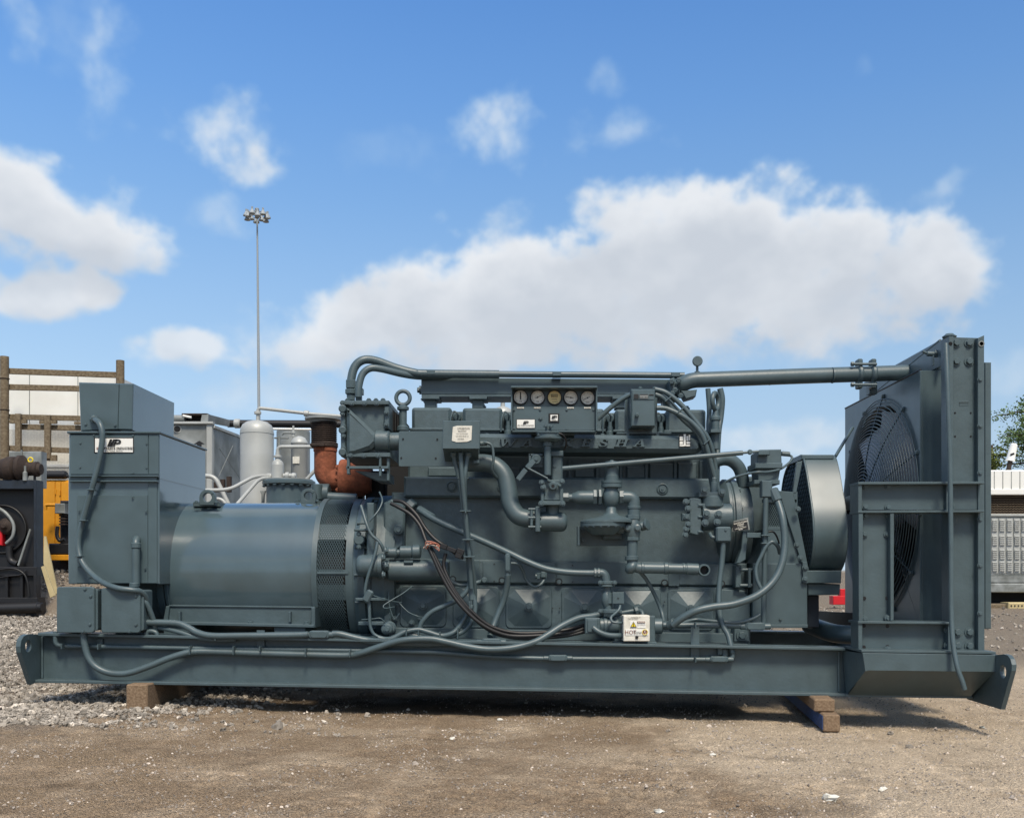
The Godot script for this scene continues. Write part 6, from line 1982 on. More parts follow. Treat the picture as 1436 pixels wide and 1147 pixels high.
	g_fit(dc, at(572, 704, 5.70), at(581, 712, 5.69), 0.032)
	g_fit(dc, at(586, 713, 5.685), at(609, 727, 5.64), 0.022)
	pipe("conduit_elbow", [[834, 803.5, 5.45], [848, 803.5, 5.45], [850.5, 816, 5.45]], px(6.2, 5.45), 0.05, M.paint, dc)
	for x in [835, 840]: put("conduit_nut", G.new().cyl(at(x - 2, 803.5, 5.45), at(x + 1.5, 803.5, 5.45), px(7.2, 5.45), 8, 0.002, true), M.paint, dc)
	condulet(dc, 708, 777, 715.5, 803, 5.46)
	hose("drop_hose", [[712, 806, 5.48], [711, 822, 5.50], [706, 843, 5.52], [698, 862, 5.52], [691, 880, 5.50], [687, 893, 5.46]], px(4.3, 5.5), M.paint, dc, 12)
	hose("loop_hose", [[717, 790, 5.50], [727, 791, 5.50], [733, 800, 5.52], [738, 813, 5.54], [748, 822.5, 5.55], [758, 820, 5.56], [764, 811, 5.58], [765, 802, 5.62]], 0.0085, M.paint, dc)
	g = G_small_valve()
	put("sensor_cluster", g, M.paint, dc)
	# heater pump with its white control box
	var hp := node("coolant_heater", gs, at(880, 905, 5.45))
	var X := Vector3(1, 0, 0)
	var Y := Vector3(0, 1, 0)
	slab("pump_head", rrect(820.5, 866.5, 842, 889, 2.0), 5.40, 0.10, M.paint, hp, 0.005)
	slab("head_cap", rrect(824, 868.5, 838.5, 886.5, 2.0), 5.392, 0.01, M.paint, hp, 0.003)
	put("pump_barrel", G.new().cyl(at(840, 877.5, 5.46), at(868, 877.5, 5.46), px(11.5, 5.46), 28, 0.006), M.paint, hp)
	put("pump_band", G.new().cyl(at(846, 877.5, 5.46), at(852, 877.5, 5.46), px(13, 5.46), 28, 0.004), M.paint, hp)
	rect("heater_body", 862, 864, 919, 900, 5.44, 0.10, M.paint, hp, 0.004)
	put("heater_end", G.new().cyl(at(916, 878, 5.48), at(929, 878, 5.48), px(11, 5.48), 28, 0.006), M.paint, hp)
	rect("tray", 860, 900, 921, 904.5, 5.40, 0.14, M.paint, hp, 0.002)
	for x in [867, 909.5]:
		g = G.new()
		addrect(g, x - 5, 903.5, x + 5, 905, 5.42, 0.04, 0.0)
		addrect(g, x - 5, 907.5, x + 5, 909, 5.42, 0.04, 0.0)
		addrect(g, x - 5, 905, x - 3.8, 907.5, 5.42, 0.04, 0.0)
		addrect(g, x + 3.8, 905, x + 5, 907.5, 5.42, 0.04, 0.0)
		put("tray_foot", g, M.paint, hp)
	g = G.new()
	addpoly(g, rrect(874.5, 863, 911.5, 899.5, 1.2), 5.335, 0.10, 0.004)
	tag(put("control_box", g, M.cream, hp), "white control box lid with a yellow warning triangle")
	var dd := 5.332
	rect("sticker", 877.8, 882.6, 909.4, 891, dd, 0.003, M.white, hp, 0.0)
	rect("sticker", 883.8, 871, 893.4, 880.2, dd, 0.003, M.white, hp, 0.0)
	rect("sticker", 893.8, 870.6, 905.4, 880.6, dd, 0.003, M.white, hp, 0.0)
	slab("warning_triangle", [[888.6, 871.7], [893, 879.3], [884.2, 879.3]], dd - 0.0035, 0.002, M.black, hp, 0.0)
	slab("warning_triangle", [[888.6, 873.0], [891.9, 878.6], [885.3, 878.6]], dd - 0.0060, 0.002, M.warn, hp, 0.0)
	words("lettering", "!", 0.017, 888.6, 876.4, dd - 0.0085, M.black, hp, 0.0006, 0.0, "Droid Sans", 1.0, true)
	rect("warning_strip", 894, 871.2, 905, 873.6, dd - 0.0035, 0.002, M.brown, hp, 0.0)
	words("lettering", "WARNING", 0.006, 899.8, 872.5, dd - 0.0060, M.cream, hp, 0.0004, 0.0, "Droid Sans", 1.0, true)
	words("lettering", "HOT SURFACES", 0.0045, 899.6, 876.3, dd - 0.0035, M.black, hp, 0.0004)
	words("lettering", "HOT", 0.021, 884.4, 886.6, dd - 0.0035, M.brown, hp, 0.0006, 0.0, "Droid Sans", 1.1)
	words("lettering", "flow", 0.017, 894.2, 886.9, dd - 0.0035, M.galv, hp, 0.0006)
	g = G.new()
	torus(g, at(904.6, 886.6, dd - 0.0035), Vector3(0, 0, 1), 0.0140, 0.0016, 24, 6)
	put("round_mark", g, M.warn, hp)
	words("lettering", "M", 0.018, 904.6, 886.6, dd - 0.0035, M.brown, hp, 0.0006, 0.0, "Droid Sans", 1.1, true)
	words("lettering", "A Division of", 0.0065, 891.5, 865.6, dd - 0.001, M.black, hp, 0.0004)
	words("lettering", "Heating System", 0.006, 888, 867.5, dd - 0.001, M.black, hp, 0.0004)
	put("box_lock", G.new().lathe(at(893.2, 893.4, dd + 0.002), Vector3(0, 0, 1), [Vector2(0.0085, 0), Vector2(0.0085, 0.006), Vector2(0.004, 0.008)], 16), M.black, hp)
	# solenoid valve over the pump
	g = G.new()
	g.cyl(at(851, 819.5, 5.46), at(851, 814.5, 5.46), px(11.5, 5.46), 24, 0.003)
	g.cyl(at(851, 823, 5.46), at(851, 820.2, 5.46), px(11.5, 5.46), 24, 0.003)
	g.cyl(at(856, 860, 5.46), at(856, 854, 5.46), px(15, 5.46), 24, 0.004)
	g.cyl(at(853, 855, 5.46), at(852, 822, 5.46), px(5.5, 5.46), 20)
	g.lathe(at(851, 853, 5.46), Y, [Vector2(0.015, 0), Vector2(0.026, 0.02), Vector2(0.030, 0.05), Vector2(0.026, 0.08), Vector2(0.016, 0.10)], 24, false, true)
	put("valve_body", g, M.cast, hp)
	rect("valve_coil", 859, 830.5, 875.5, 847, 5.42, 0.08, M.paint, hp, 0.003)
	put("coil_band", G.new().cyl(at(855, 846, 5.45), at(855, 831, 5.45), px(5, 5.45), 18), M.paint, hp)
	for p in [[842, 817], [862, 817], [842, 857], [869, 857]]: bolt(hp, at(p[0], p[1], 5.42), 0.009)
	put("coil_screw", G.new().cyl(at(867, 839, 5.42), at(867, 839, 5.417), 0.004, 10), M.black, hp)
	hose("coil_lead", [[870, 849, 5.42], [868, 855, 5.41], [862, 861, 5.39], [857, 866, 5.37], [859, 872, 5.36], [868, 873.5, 5.36], [876, 873, 5.38]], 0.0075, M.paint, hp)
	hose("pump_lead", [[832, 880, 5.38], [840, 886, 5.37], [852, 890.5, 5.37], [866, 891.5, 5.38], [876, 891, 5.40]], 0.015, M.paint, hp)
	hose("heater_pipe", [[868, 860, 5.52], [880, 858, 5.52], [892, 856, 5.52], [900, 858, 5.50], [902, 866, 5.48]], 0.012, M.paint, hp)
	put("pipe_union", G.new().cyl(at(890, 857, 5.52), at(896, 855, 5.52), 0.026, 8, 0.004, true), M.paint, hp)
	g = G.new()
	g.cyl(at(929, 877, 5.46), at(938, 877, 5.46), px(6, 5.46), 8, 0.003, true)
	g.cyl(at(938, 878, 5.44), at(947, 872, 5.41), px(6.4, 5.46), 18, 0.004)
	put("pipe_union", g, M.paint, hp)
	# black starter cables and the open ends of the harness
	var hn := node("starter_cable", gs, at(640, 850, 5.45))
	for q in [[[548, 706, 5.56], [560, 712, 5.54], [576, 722, 5.52], [589, 738, 5.50], [597, 758, 5.47], [604, 770, 5.46]], [[552, 702, 5.57], [566, 705, 5.55], [584, 722, 5.52], [597, 742, 5.50], [612, 758, 5.47], [632, 771, 5.46], [650, 783, 5.46]],
		[[601, 768, 5.44], [608, 783, 5.43], [618, 805, 5.42], [632, 830, 5.41], [650, 853, 5.40], [672, 873, 5.40], [695, 886, 5.41], [720, 892, 5.43], [760, 891, 5.45], [800, 887, 5.47], [822, 880, 5.48]],
		[[604, 769, 5.45], [613, 787, 5.44], [625, 811, 5.43], [640, 836, 5.42], [660, 862, 5.42], [682, 881, 5.42], [705, 891.5, 5.43], [740, 895, 5.45], [790, 892, 5.47], [822, 885, 5.48]],
		[[625, 776, 5.45], [622, 792, 5.45], [627, 808, 5.44], [640, 832, 5.43], [662, 858, 5.43], [690, 879, 5.44], [730, 888, 5.46], [790, 884, 5.49], [822, 876, 5.50]]]:
		hose("cable", q, 0.0105, M.rubber, hn, 10)
	for r in [[617, 763, 627, 770], [640, 770, 651, 777], [604, 760, 612, 766], [626, 768, 640, 774], [638, 776, 648, 783]]:
		put("connector", G.new().box(at((r[0] + r[2]) / 2.0, (r[1] + r[3]) / 2.0, 5.43), Vector3(px(r[2] - r[0], 5.43), px(r[3] - r[1], 5.43), 0.03), 0.003, Basis(Vector3(0, 0, 1), -0.35)), M.black, hn)
	var rng := RandomNumberGenerator.new()
	rng.seed = 5
	for k in 9:
		var a := [[592 + rng.randf() * 8, 762 + rng.randf() * 8, 5.43], [596 + rng.randf() * 10, 758 + rng.randf() * 6, 5.42 - rng.randf() * 0.02], [603 + rng.randf() * 12, 762 + rng.randf() * 5, 5.42], [612 + rng.randf() * 10, 766 + rng.randf() * 9, 5.43]]
		hose("wire", a, 0.0019, M.copper if k % 3 else M.cream, hn, 6)
	# hoses over the access covers
	var hb := node("hose_bundle", gs, at(620, 890, 5.5))
	for q in [[[588.5, 884, 5.50], [590, 876, 5.50], [596, 867, 5.50], [608, 856.5, 5.50], [634, 845, 5.50], [648, 836, 5.50], [657, 824, 5.50], [659, 812, 5.50]],
		[[530, 894, 5.44], [540, 896.5, 5.44], [551, 895, 5.44], [567, 886.5, 5.45], [586, 883, 5.46], [601, 886.5, 5.46], [619, 891.5, 5.46], [634, 888, 5.46], [643, 880, 5.47], [654.5, 863, 5.48], [662, 848, 5.49]],
		[[549, 895, 5.46], [567, 889.5, 5.47], [582, 891.5, 5.47], [600, 895, 5.47], [622, 894, 5.47], [648.6, 886, 5.48], [663, 868.6, 5.49], [666, 846, 5.50], [661, 832, 5.50]]]:
		hose("hose", q, px(3.6, 5.45), M.paint, hb, 12)
	hose("hose", [[625, 784, 5.55], [626, 802, 5.54], [632, 814, 5.54], [645, 820.5, 5.54], [660, 819.5, 5.54], [670, 816.5, 5.55], [679, 813.5, 5.58]], px(2.8, 5.5), M.paint, hb)
	put("hose_end", G.new().cyl(at(679, 813.5, 5.62), at(679, 813.5, 5.54), 0.017, 14, 0.005), M.paint, hb)
	g = G.new().cyl(at(660, 824, 5.50), at(662, 842, 5.50), 0.017, 12, 0.003)
	put("sleeve", g, M.paint, hb)
	for p in [[570, 886, 0.02], [617, 891, 0.02], [587, 889, 0.025], [642, 888, 0.03], [659, 852, 0.03]]:
		put("cable_tie", G.new().box(at(p[0], p[1], 5.44), Vector3(0.007, p[2] * 2.0, 0.04), 0.002), M.paint, hb)
	# small tubes on the flywheel housing
	for q in [[[532, 690, 5.60], [536, 702, 5.55], [531, 715, 5.52], [524, 724, 5.50], [518, 731, 5.50]], [[506, 709, 5.55], [510, 722, 5.52], [514, 735, 5.50], [521, 750, 5.49], [530, 758, 5.49], [535, 765, 5.49], [538, 773, 5.50]], [[529, 760, 5.46], [527, 772, 5.45], [521, 792, 5.44], [514, 815, 5.44], [512, 833, 5.44], [517, 843, 5.44], [518, 862, 5.44], [519, 878, 5.44], [524, 889, 5.44], [535, 895, 5.44]]]:
		hose("sensor_lead", q, 0.0048 if q[0][0] == 532 else 0.009, M.paint, hb, 8)
	for q in [[[523, 835, 5.44], [535, 839, 5.46], [550, 843, 5.5], [563, 845, 5.55]], [[578, 822, 5.55], [565, 832, 5.50], [550, 841, 5.46], [538, 849, 5.44], [540, 853, 5.44], [553, 851, 5.5]], [[507, 869, 5.46], [522, 868, 5.45], [533, 867, 5.45], [540, 873, 5.46]], [[545, 830, 5.6], [546, 850, 5.6], [553, 868, 5.6], [560, 860, 5.6]], [[560, 846, 5.62], [572, 858, 5.6], [585, 864, 5.58], [592, 866, 5.6]]]:
		hose("sensor_lead", q, 0.0035, M.paint, hb, 6)
	put("lead_clamp", G.new().box(at(516, 836, 5.42), Vector3(0.04, 0.07, 0.03), 0.008, Basis(Vector3(0, 0, 1), -0.5)), M.paint, hb)

var g: G
func g_fit(parent: Node, a: Vector3, b: Vector3, r: float) -> void:
	put("conduit_nut", G.new().cyl(a, b, r, 8, 0.006, true), M.paint, parent)

func G_small_valve() -> G:
	var q := G.new()
	q.cyl(at(757, 803, 5.60), at(757, 812, 5.60), 0.022, 8, 0.003, true)
	q.cyl(at(751, 808, 5.60), at(764, 808, 5.60), 0.015, 12)
	q.box(at(762, 806, 5.57), Vector3(0.03, 0.035, 0.03), 0.005)
	return q

# ---------------------------------------------------------------- what stands round it
static func block(g: G, x: float, y0: float, y1: float, d0: float, d1: float, w: float, sk := 0.0) -> G:   # a squared timber running away from the camera
	return g.box(Vector3(x, (y0 + y1) * 0.5, -(d0 + d1) * 0.5), Vector3(w, y1 - y0, d1 - d0), 0.006, Basis(Vector3.UP, sk))

func make_timbers() -> void:
	var o := thing("timber_block", "squared timber block under the left end of the skid", "timber", at(192, 1000, 5.25) + Vector3(0, 0, -0.9), "timbers carrying the skid")
	put("squared_beam", block(G.new(), at(192, 980, 5.25).x, at(192, 1001, 5.25).y, 0.201, 5.24, 7.15, 0.112), M.timber, o)
	o = thing("timber_block", "lower timber with a blue painted side under the right end of the skid", "timber", at(1167, 1027, 5.08) + Vector3(0, 0, -0.9), "timbers carrying the skid")
	var x := at(1167, 1015, 5.08).x
	var yl := at(1167, 1027, 5.08).y
	var sk := -0.115
	var cx := x + 1.01 * tan(0.115)
	put("squared_beam", block(G.new(), cx, yl, yl + 0.088, 5.08, 7.1, 0.085, sk), M.timber, o)
	tag(put("painted_side", G.new().box(Vector3(cx - 0.0437, yl + 0.044, -6.085), Vector3(0.003, 0.072, 1.99), 0.001, Basis(Vector3.UP, sk)), M.blue, o), "blue painted side of the lower timber")
	o = thing("timber_block", "upper short timber between the lower timber and the skid beam", "timber", at(1157, 1003, 5.17) + Vector3(0, 0, -0.9), "timbers carrying the skid")
	put("squared_beam", block(G.new(), at(1157, 991, 5.17).x + 0.965 * tan(0.115), yl + 0.09, 0.132, 5.17, 7.1, 0.105, sk), M.timber, o)

func make_left_background() -> void:
	var X := Vector3(1, 0, 0)
	var Y := Vector3(0, 1, 0)
	var Z := Vector3(0, 0, 1)
	# trailer and the timber stakes before it
	var tr := thing("box_trailer", "white box trailer wall behind the timber stakes at far left", "trailer", at(60, 690, 18.5) + Vector3(0, -1.0, -1.2))
	var g := G.new()
	addpoly(g, [[-230, 511], [161, 526], [161, 700], [-230, 712]], 18.2, 1.5, 0.02)
	put("side_wall", g, M.panel, tr)
	for x in [-120, -40, 40, 108]: rect("wall_seam", x, 518 + x * 0.036, x + 0.9, 690, 18.193, 0.01, M.galv, tr, 0.0)
	rect("lower_skirt", -230, 602, 160, 700, 18.19, 0.02, M.cream, tr, 0.0)
	rect("skirt_rail", 8, 651, 160, 655, 18.17, 0.05, M.panel, tr, 0.002)
	var fe := thing("stake_fence", "weathered timber posts and rails standing before the white trailer wall", "fence", at(85, 700, 17.6))
	put("post", G.new().lathe(at(5.5, 760, 17.5), Y, [Vector2(0.078, 0), Vector2(0.074, 3.25)], 14), M.wood, fe)
	put("post", G.new().lathe(at(168, 760, 17.5), Y, [Vector2(0.075, 0), Vector2(0.07, 3.18)], 14), M.wood, fe)
	for p in [[[10, 516], [162, 521.5], [162, 529.5], [10, 524]], [[10, 538.5], [162, 542], [162, 549.5], [10, 546.5]], [[12, 580.5], [162, 584], [162, 591], [12, 588]], [[20, 594.5], [162, 597.5], [162, 604.5], [20, 602]], [[12, 624.5], [162, 630.5], [162, 637.5], [12, 632]]]:
		slab("rail", p, 17.55, 0.05, M.wood, fe, 0.004)
	for p in [[20, 580, 27.5, 634], [61, 582, 69, 643]]: rect("stake", p[0], p[1], p[2], p[3], 17.45, 0.06, M.wood, fe, 0.004)
	for p in [[57, 638, 78, 646], [12, 588.5, 36, 593.5], [54, 589.5, 78, 594], [103, 591, 118, 595]]: rect("cleat", p[0], p[1], p[2], p[3], 17.48, 0.05, M.wood, fe, 0.003)
	for y in [531, 575]: put("wire_band", G.new().cyl(at(5.5, y, 17.5) - Y * 0.006, at(5.5, y, 17.5) + Y * 0.006, 0.085, 16), M.burnt, fe)
	# dark engine skid
	var en := thing("engine_skid", "black open engine unit on a dark skid at far left", "engine", at(0, 868, 15.2))
	var d := 15.0
	g = G.new()
	addrect(g, -150, 673, 50, 686, d, 0.2, 0.01)
	put("top_beam", g, M.navy, en)
	rect("corner_post", 46, 674, 50, 796, d - 0.01, 0.22, M.navy, en, 0.01)
	rect("corner_post", -150, 674, -138, 796, d - 0.01, 0.42, M.navy, en, 0.01)
	rect("back_panel", -140, 685, 50, 796, d + 0.19, 0.02, M.black, en, 0.0)
	g = G.new()
	torus(g, at(2, 742, d + 0.16), Z, 0.36, 0.018, 40, 6)
	put("fan_shroud", g, M.rubber, en)
	g = G.new()
	addrect(g, -150, 795, 51, 808, d - 0.02, 0.24, 0.01)
	addrect(g, -150, 838, 52, 846, d - 0.04, 0.24, 0.01)
	addrect(g, -150, 808, 50, 838, d + 0.04, 0.14, 0.0)
	put("base_frame", g, M.black, en)
	for xx in [-90, -40, 6, 27, 46]: rect("base_rib", xx, 806, xx + 4, 840, d - 0.03, 0.1, M.black, en, 0.004)
	put("runner", G.new().cyl(at(-150, 858, d - 0.06), at(55, 852, d - 0.06), 0.085, 16, 0.02), M.rubber, en)
	put("runner_end", G.new().cyl(at(53, 852, d - 0.06), at(59, 852, d - 0.06), 0.075, 16, 0.01), M.black, en)
	rect("skid_foot", 36, 845, 50, 864, d, 0.3, M.black, en, 0.01)
	g = G.new().lathe(at(9, 738, d + 0.12), Z, [Vector2(0.12, 0), Vector2(0.125, 0.02), Vector2(0.10, 0.03), Vector2(0.10, 0.06), Vector2(0.06, 0.08), Vector2(0.03, 0.12)], 24)
	put("alternator", g, M.burnt, en)
	hose("belt_hose", [[-4, 712, d + 0.1], [8, 720, d + 0.08], [18, 735, d + 0.08], [17, 752, d + 0.08], [8, 762, d + 0.1]], 0.025, M.galv, en)
	rect("red_cover", -14, 742, 2, 765, d + 0.08, 0.1, M.red, en, 0.01)
	put("stay_rod", G.new().tube(pts([[25, 793, d + 0.05], [42, 742, d + 0.1]]), 0.018, 8), M.galv, en)
	hose("hose", [[12, 766, d + 0.1], [14, 785, d + 0.1], [24, 791, d + 0.08]], 0.05, M.rubber, en)
	hose("cable", [[-10, 801, d - 0.05], [15, 797, d - 0.06], [32, 804, d - 0.06], [38, 818, d - 0.06], [40, 836, d - 0.05]], 0.014, M.rubber, en)
	hose("cable", [[-10, 812, d - 0.05], [10, 808, d - 0.06], [28, 806, d - 0.06], [36, 800, d - 0.06]], 0.012, M.rubber, en)
	put("muffler_cone", G.new().lathe(at(-22, 658, d + 0.1), X, [Vector2(0.06, 0), Vector2(0.10, 0.10), Vector2(0.17, 0.32), Vector2(0.19, 0.36), Vector2(0.19, 0.46), Vector2(0.15, 0.50)], 24), M.burnt, en)
	put("muffler_collar", G.new().lathe(at(27, 657, d + 0.1), X, [Vector2(0.14, -0.05), Vector2(0.20, 0), Vector2(0.20, 0.05), Vector2(0.10, 0.12), Vector2(0.10, 0.26)], 24), M.burnt, en)
	put("exhaust_pipe", G.new().lathe(at(37, 658, d + 0.1), X, [Vector2(0.10, 0), Vector2(0.10, 0.12), Vector2(0.115, 0.13), Vector2(0.115, 0.17), Vector2(0.095, 0.18), Vector2(0.08, 0.22)], 20), M.burnt, en)
	for xx in [5, 14, 27, 48]: put("bracket_leg", G.new().cyl(at(xx, 676, d + 0.1), at(xx, 664, d + 0.1), 0.02, 8), M.black, en)
	put("glass_bowl", G.new().lathe(at(34.5, 674, d), Y, [Vector2(0.035, 0), Vector2(0.035, 0.12), Vector2(0.018, 0.14), Vector2(0.018, 0.22)], 14), M.galv, en)
	put("lifting_ring", torus(G.new(), at(42, 645, d + 0.1), Z, 0.035, 0.012, 16, 6), M.warn, en)
	rect("electric_cabinet", 12, 633, 57, 684, d + 0.55, 0.18, M.galv, en, 0.01)
	rect("cabinet_edge", 28, 631, 30, 684, d + 0.53, 0.02, M.galv, en, 0.0)
	# yellow unit
	var ye := thing("yellow_power_unit", "yellow cabinet unit with black muffler behind the dark engine skid", "generator", at(90, 802, 17.0))
	d = 16.8
	rect("cabinet", 56, 673, 122, 786, d, 0.5, M.yellow, ye, 0.02)
	for r in [[58, 676, 76, 784], [77.2, 676, 84, 784], [85, 676, 96, 784]]: rect("door", r[0], r[1], r[2], r[3], d - 0.02, 0.03, M.yellow, ye, 0.006)
	for p in [[76, 686], [76, 776], [82, 688]]: rect("hinge", p[0], p[1], p[0] + 1.4, p[1] + 7, d - 0.04, 0.03, M.yellow, ye, 0.002)
	put("muffler", G.new().cyl(at(58, 666, d), at(93, 666, d), 0.07, 20, 0.02), M.black, ye)
	put("muffler_tip", G.new().cyl(at(92, 668, d), at(98, 668, d), 0.028, 12), M.black, ye)
	put("guard_rail", G.new().tube(fillet(pts([[63, 715, d - 0.3], [63, 708, d - 0.3], [84, 708, d - 0.3], [84, 722, d - 0.3]]), 0.1), 0.028, 10), M.yellow, ye)
	rect("white_box", 76, 706, 90, 720, d - 0.5, 0.2, M.galv, ye, 0.01)
	g = G.new()
	addrect(g, 83, 702, 110, 764, d - 0.3, 0.25, 0.02)
	put("engine", g, M.black, ye)
	for k in 4: rect("radiator_fin", 82, 722 + k * 4, 91, 724 + k * 4, d - 0.45, 0.1, M.burnt, ye, 0.0)
	hose("harness", [[80, 738, d - 0.5], [79, 750, d - 0.5], [83, 758, d - 0.5], [90, 756, d - 0.5]], 0.03, M.rubber, ye)
	rect("battery_tray", 67, 762, 100, 778, d - 0.5, 0.4, M.black, ye, 0.02)
	rect("yellow_step", 70, 778, 100, 786, d - 0.5, 0.4, M.yellow, ye, 0.01)
	rect("base", 56, 786, 122, 802, d - 0.2, 0.8, M.burnt, ye, 0.02)
	# leaning boards
	var pl := thing("leaning_board", "taller pale board leaning against the dark engine skid", "board", at(80, 838, 14.2), "boards leaning on the engine skid")
	slab("plank", [[60.5, 752], [63, 752], [80, 832], [73, 837], [60, 790]], 14.25, 0.03, M.plywood, pl, 0.003)
	pl = thing("leaning_board", "shorter pale board at the foot of the taller one", "board", at(72, 838, 14.1), "boards leaning on the engine skid")
	slab("plank", [[56.5, 795], [61, 793.5], [76.5, 835], [69.5, 838.5]], 14.05, 0.03, M.plywood, pl, 0.003)

func make_mid_background() -> void:
	var X := Vector3(1, 0, 0)
	var Y := Vector3(0, 1, 0)
	var Z := Vector3(0, 0, 1)
	# grey cooler housing
	var d := 9.6
	var ho := thing("cooler_housing", "pale grey steel housing with a black arrow behind the control cabinet", "housing", at(270, 900, 10.1))
	var g := G.new()
	addrect(g, 205, 593.5, 289, 905, d, 0.95, 0.006)
	put("front_wall", g, M.galv, ho)
	rect("corner_post", 288.5, 594.5, 297, 905, d - 0.02, 0.06, M.silver, ho, 0.006)
	rect("top_rim", 203, 591, 298, 594.5, d - 0.04, 0.06, M.silver, ho, 0.004)
	g = G.new()
	hexa(g, [[297, 597, d + 0.04], [300, 597, d + 0.04], [300, 905, d + 0.04], [297, 905, d + 0.04]], [[334.5, 612, d + 0.96], [337.0, 612, d + 0.96], [337.0, 905, d + 0.96], [334.5, 905, d + 0.96]])
	put("side_wall", g, M.galv, ho)
	g = G.new()
	hexa(g, [[297, 596.5, d], [301, 596.5, d], [301, 600, d], [297, 600, d]], [[334.5, 611, d + 0.96], [338.5, 611, d + 0.96], [338.5, 614.5, d + 0.96], [334.5, 614.5, d + 0.96]])
	put("side_rim", g, M.silver, ho)
	for s in [[[322, 625, 9.99], [302, 668, 9.66]], [[302, 628, 9.66], [333, 672, 10.48]]]:
		var a := at(s[0][0], s[0][1], s[0][2]) + Vector3(0.03, 0, 0)
		var b := at(s[1][0], s[1][1], s[1][2]) + Vector3(0.03, 0, 0)
		put("wall_crease", G.new().tube(PackedVector3Array([a, b]), 0.003, 6), M.galv, ho)
	slab("arrow_mark", [[279, 618], [286, 622.5], [282, 622.5], [282, 627], [275.5, 627], [275.5, 622.5], [271.5, 622.5]], d - 0.004, 0.003, M.black, ho, 0.0)
	put("round_port", G.new().cyl(at(248.5, 601.5, d), at(248.5, 601.5, d - 0.012), px(5.5, d), 24), M.silver, ho)
	put("port_hole", G.new().cyl(at(247.8, 601.5, d), at(247.8, 601.5, d - 0.015), px(4.3, d), 24), M.black, ho)
	for k in 3: rect("inner_fitting", 299 + k * 9, 676 - k * 4, 305 + k * 9, 690, 9.5, 0.04, M.burnt, ho, 0.003)
	g = G.new()
	hexa(g, [[283, 580, d], [292, 581, d], [291, 593, d], [281, 591, d]], [[318, 589, d + 0.6], [322, 589, d + 0.6], [321, 598, d + 0.6], [318, 598, d + 0.6]])
	put("roof_box", g, M.galv, ho)
	put("roof_lid", addrect(G.new(), 254, 579.5, 290, 582, d, 0.6, 0.004), M.burnt, ho)
	rect("roof_dark", 256, 582, 282, 591, d + 0.1, 0.4, M.dark, ho, 0.0)
	put("roof_pipe", G.new().cyl(at(240, 586.5, d + 0.05), at(259, 586.5, d + 0.05), px(4.6, d), 18), M.galv, ho)
	put("pale_brace", G.new().tube(pts([[256, 583, d - 0.01], [268, 585.5, d - 0.01]]), 0.012, 6), M.white, ho)
	put("exhaust_pipe", G.new().cyl(at(318, 594, 10.3), at(500, 595, 10.3), px(5.3, 10.3), 24, 0.01), M.black, ho)
	put("pipe_band", G.new().cyl(at(328, 594, 10.3), at(337, 594, 10.3), px(6.6, 10.3), 24, 0.01), M.silver, ho)
	put("rail", G.new().tube(pts([[380, 601.5, 10.6], [440, 602.5, 10.6]]), 0.012, 8), M.white, ho)
	# silver vessels
	var t := thing("silver_tank", "tall silver tank with domed top left of the filter vessel", "tank", at(360, 880, 9.0), "silver tanks behind the generator")
	d = 9.0
	var r := px(23, d)
	g = G.new().lathe(at(360, 880, d), Y, [Vector2(r, 0), Vector2(r, px(274, d)), Vector2(r * 0.97, px(279, d)), Vector2(r * 0.86, px(284, d)), Vector2(r * 0.62, px(288, d)), Vector2(r * 0.3, px(290, d)), Vector2(0.01, px(290.5, d))], 40, false, true)
	put("shell", g, M.silver, t)
	put("weld_seam", G.new().cyl(at(360, 609, d), at(360, 608, d), r + 0.003, 40), M.silver, t)
	pipe("top_pipe", [[361, 590, d], [361.5, 572, d], [437, 580.5, d], [520, 587, d]], px(2.4, d), 0.03, M.silver, t)
	put("pipe_union", G.new().cyl(at(361, 581, d), at(361, 577, d), px(5, d), 12, 0.004), M.silver, t)
	put("pipe_tee", G.new().cyl(at(426, 579.5, d), at(433, 580, d), px(4.2, d), 12, 0.004), M.silver, t)
	rect("valve_arm", 384, 613, 404, 615, d, 0.02, M.galv, t, 0.003)
	put("side_valve", G.new().cyl(at(391, 625, d), at(391, 612, d), 0.012, 10), M.galv, t)
	t = thing("silver_tank", "wide grey tank standing furthest back behind the bellows", "tank", at(412, 880, 11.0), "silver tanks behind the generator")
	r = px(23, 11.0)
	put("shell", G.new().lathe(at(411, 880, 11.0), Y, [Vector2(r, 0), Vector2(r, px(274, 11)), Vector2(r * 0.95, px(277, 11))], 36), M.galv, t)
	t = thing("silver_tank", "slim domed silver tank with a small plate beside the rusty elbow", "tank", at(419, 880, 9.6), "silver tanks behind the generator")
	d = 9.6
	r = px(11.5, d)
	put("shell", G.new().lathe(at(419.5, 880, d), Y, [Vector2(r, 0), Vector2(r, px(257, d)), Vector2(r * 1.04, px(257.5, d)), Vector2(r * 1.04, px(259, d)), Vector2(r * 0.96, px(261, d)), Vector2(r * 0.7, px(266, d)), Vector2(r * 0.3, px(268, d)), Vector2(0.005, px(268.5, d))], 32, false, true), M.silver, t)
	rect("small_plate", 410, 640.5, 419.5, 650, d - 0.09, 0.03, M.cream, t, 0.001)
	put("top_valve", G.new().lathe(at(411, 613, d), Y, [Vector2(0.014, 0), Vector2(0.014, 0.03), Vector2(0.022, 0.035), Vector2(0.022, 0.055), Vector2(0.010, 0.06), Vector2(0.010, 0.11)], 14), M.silver, t)
	put("valve_handle", G.new().tube(fillet(pts([[411, 607, d], [397, 607, d], [395, 610, d]]), 0.02), 0.010, 8), M.galv, t)
	t = thing("silver_tank", "silver dome just showing between the rocker covers and the gauge panel", "tank", at(705, 880, 9.0), "silver tanks behind the generator")
	d = 9.0
	r = px(14, d)
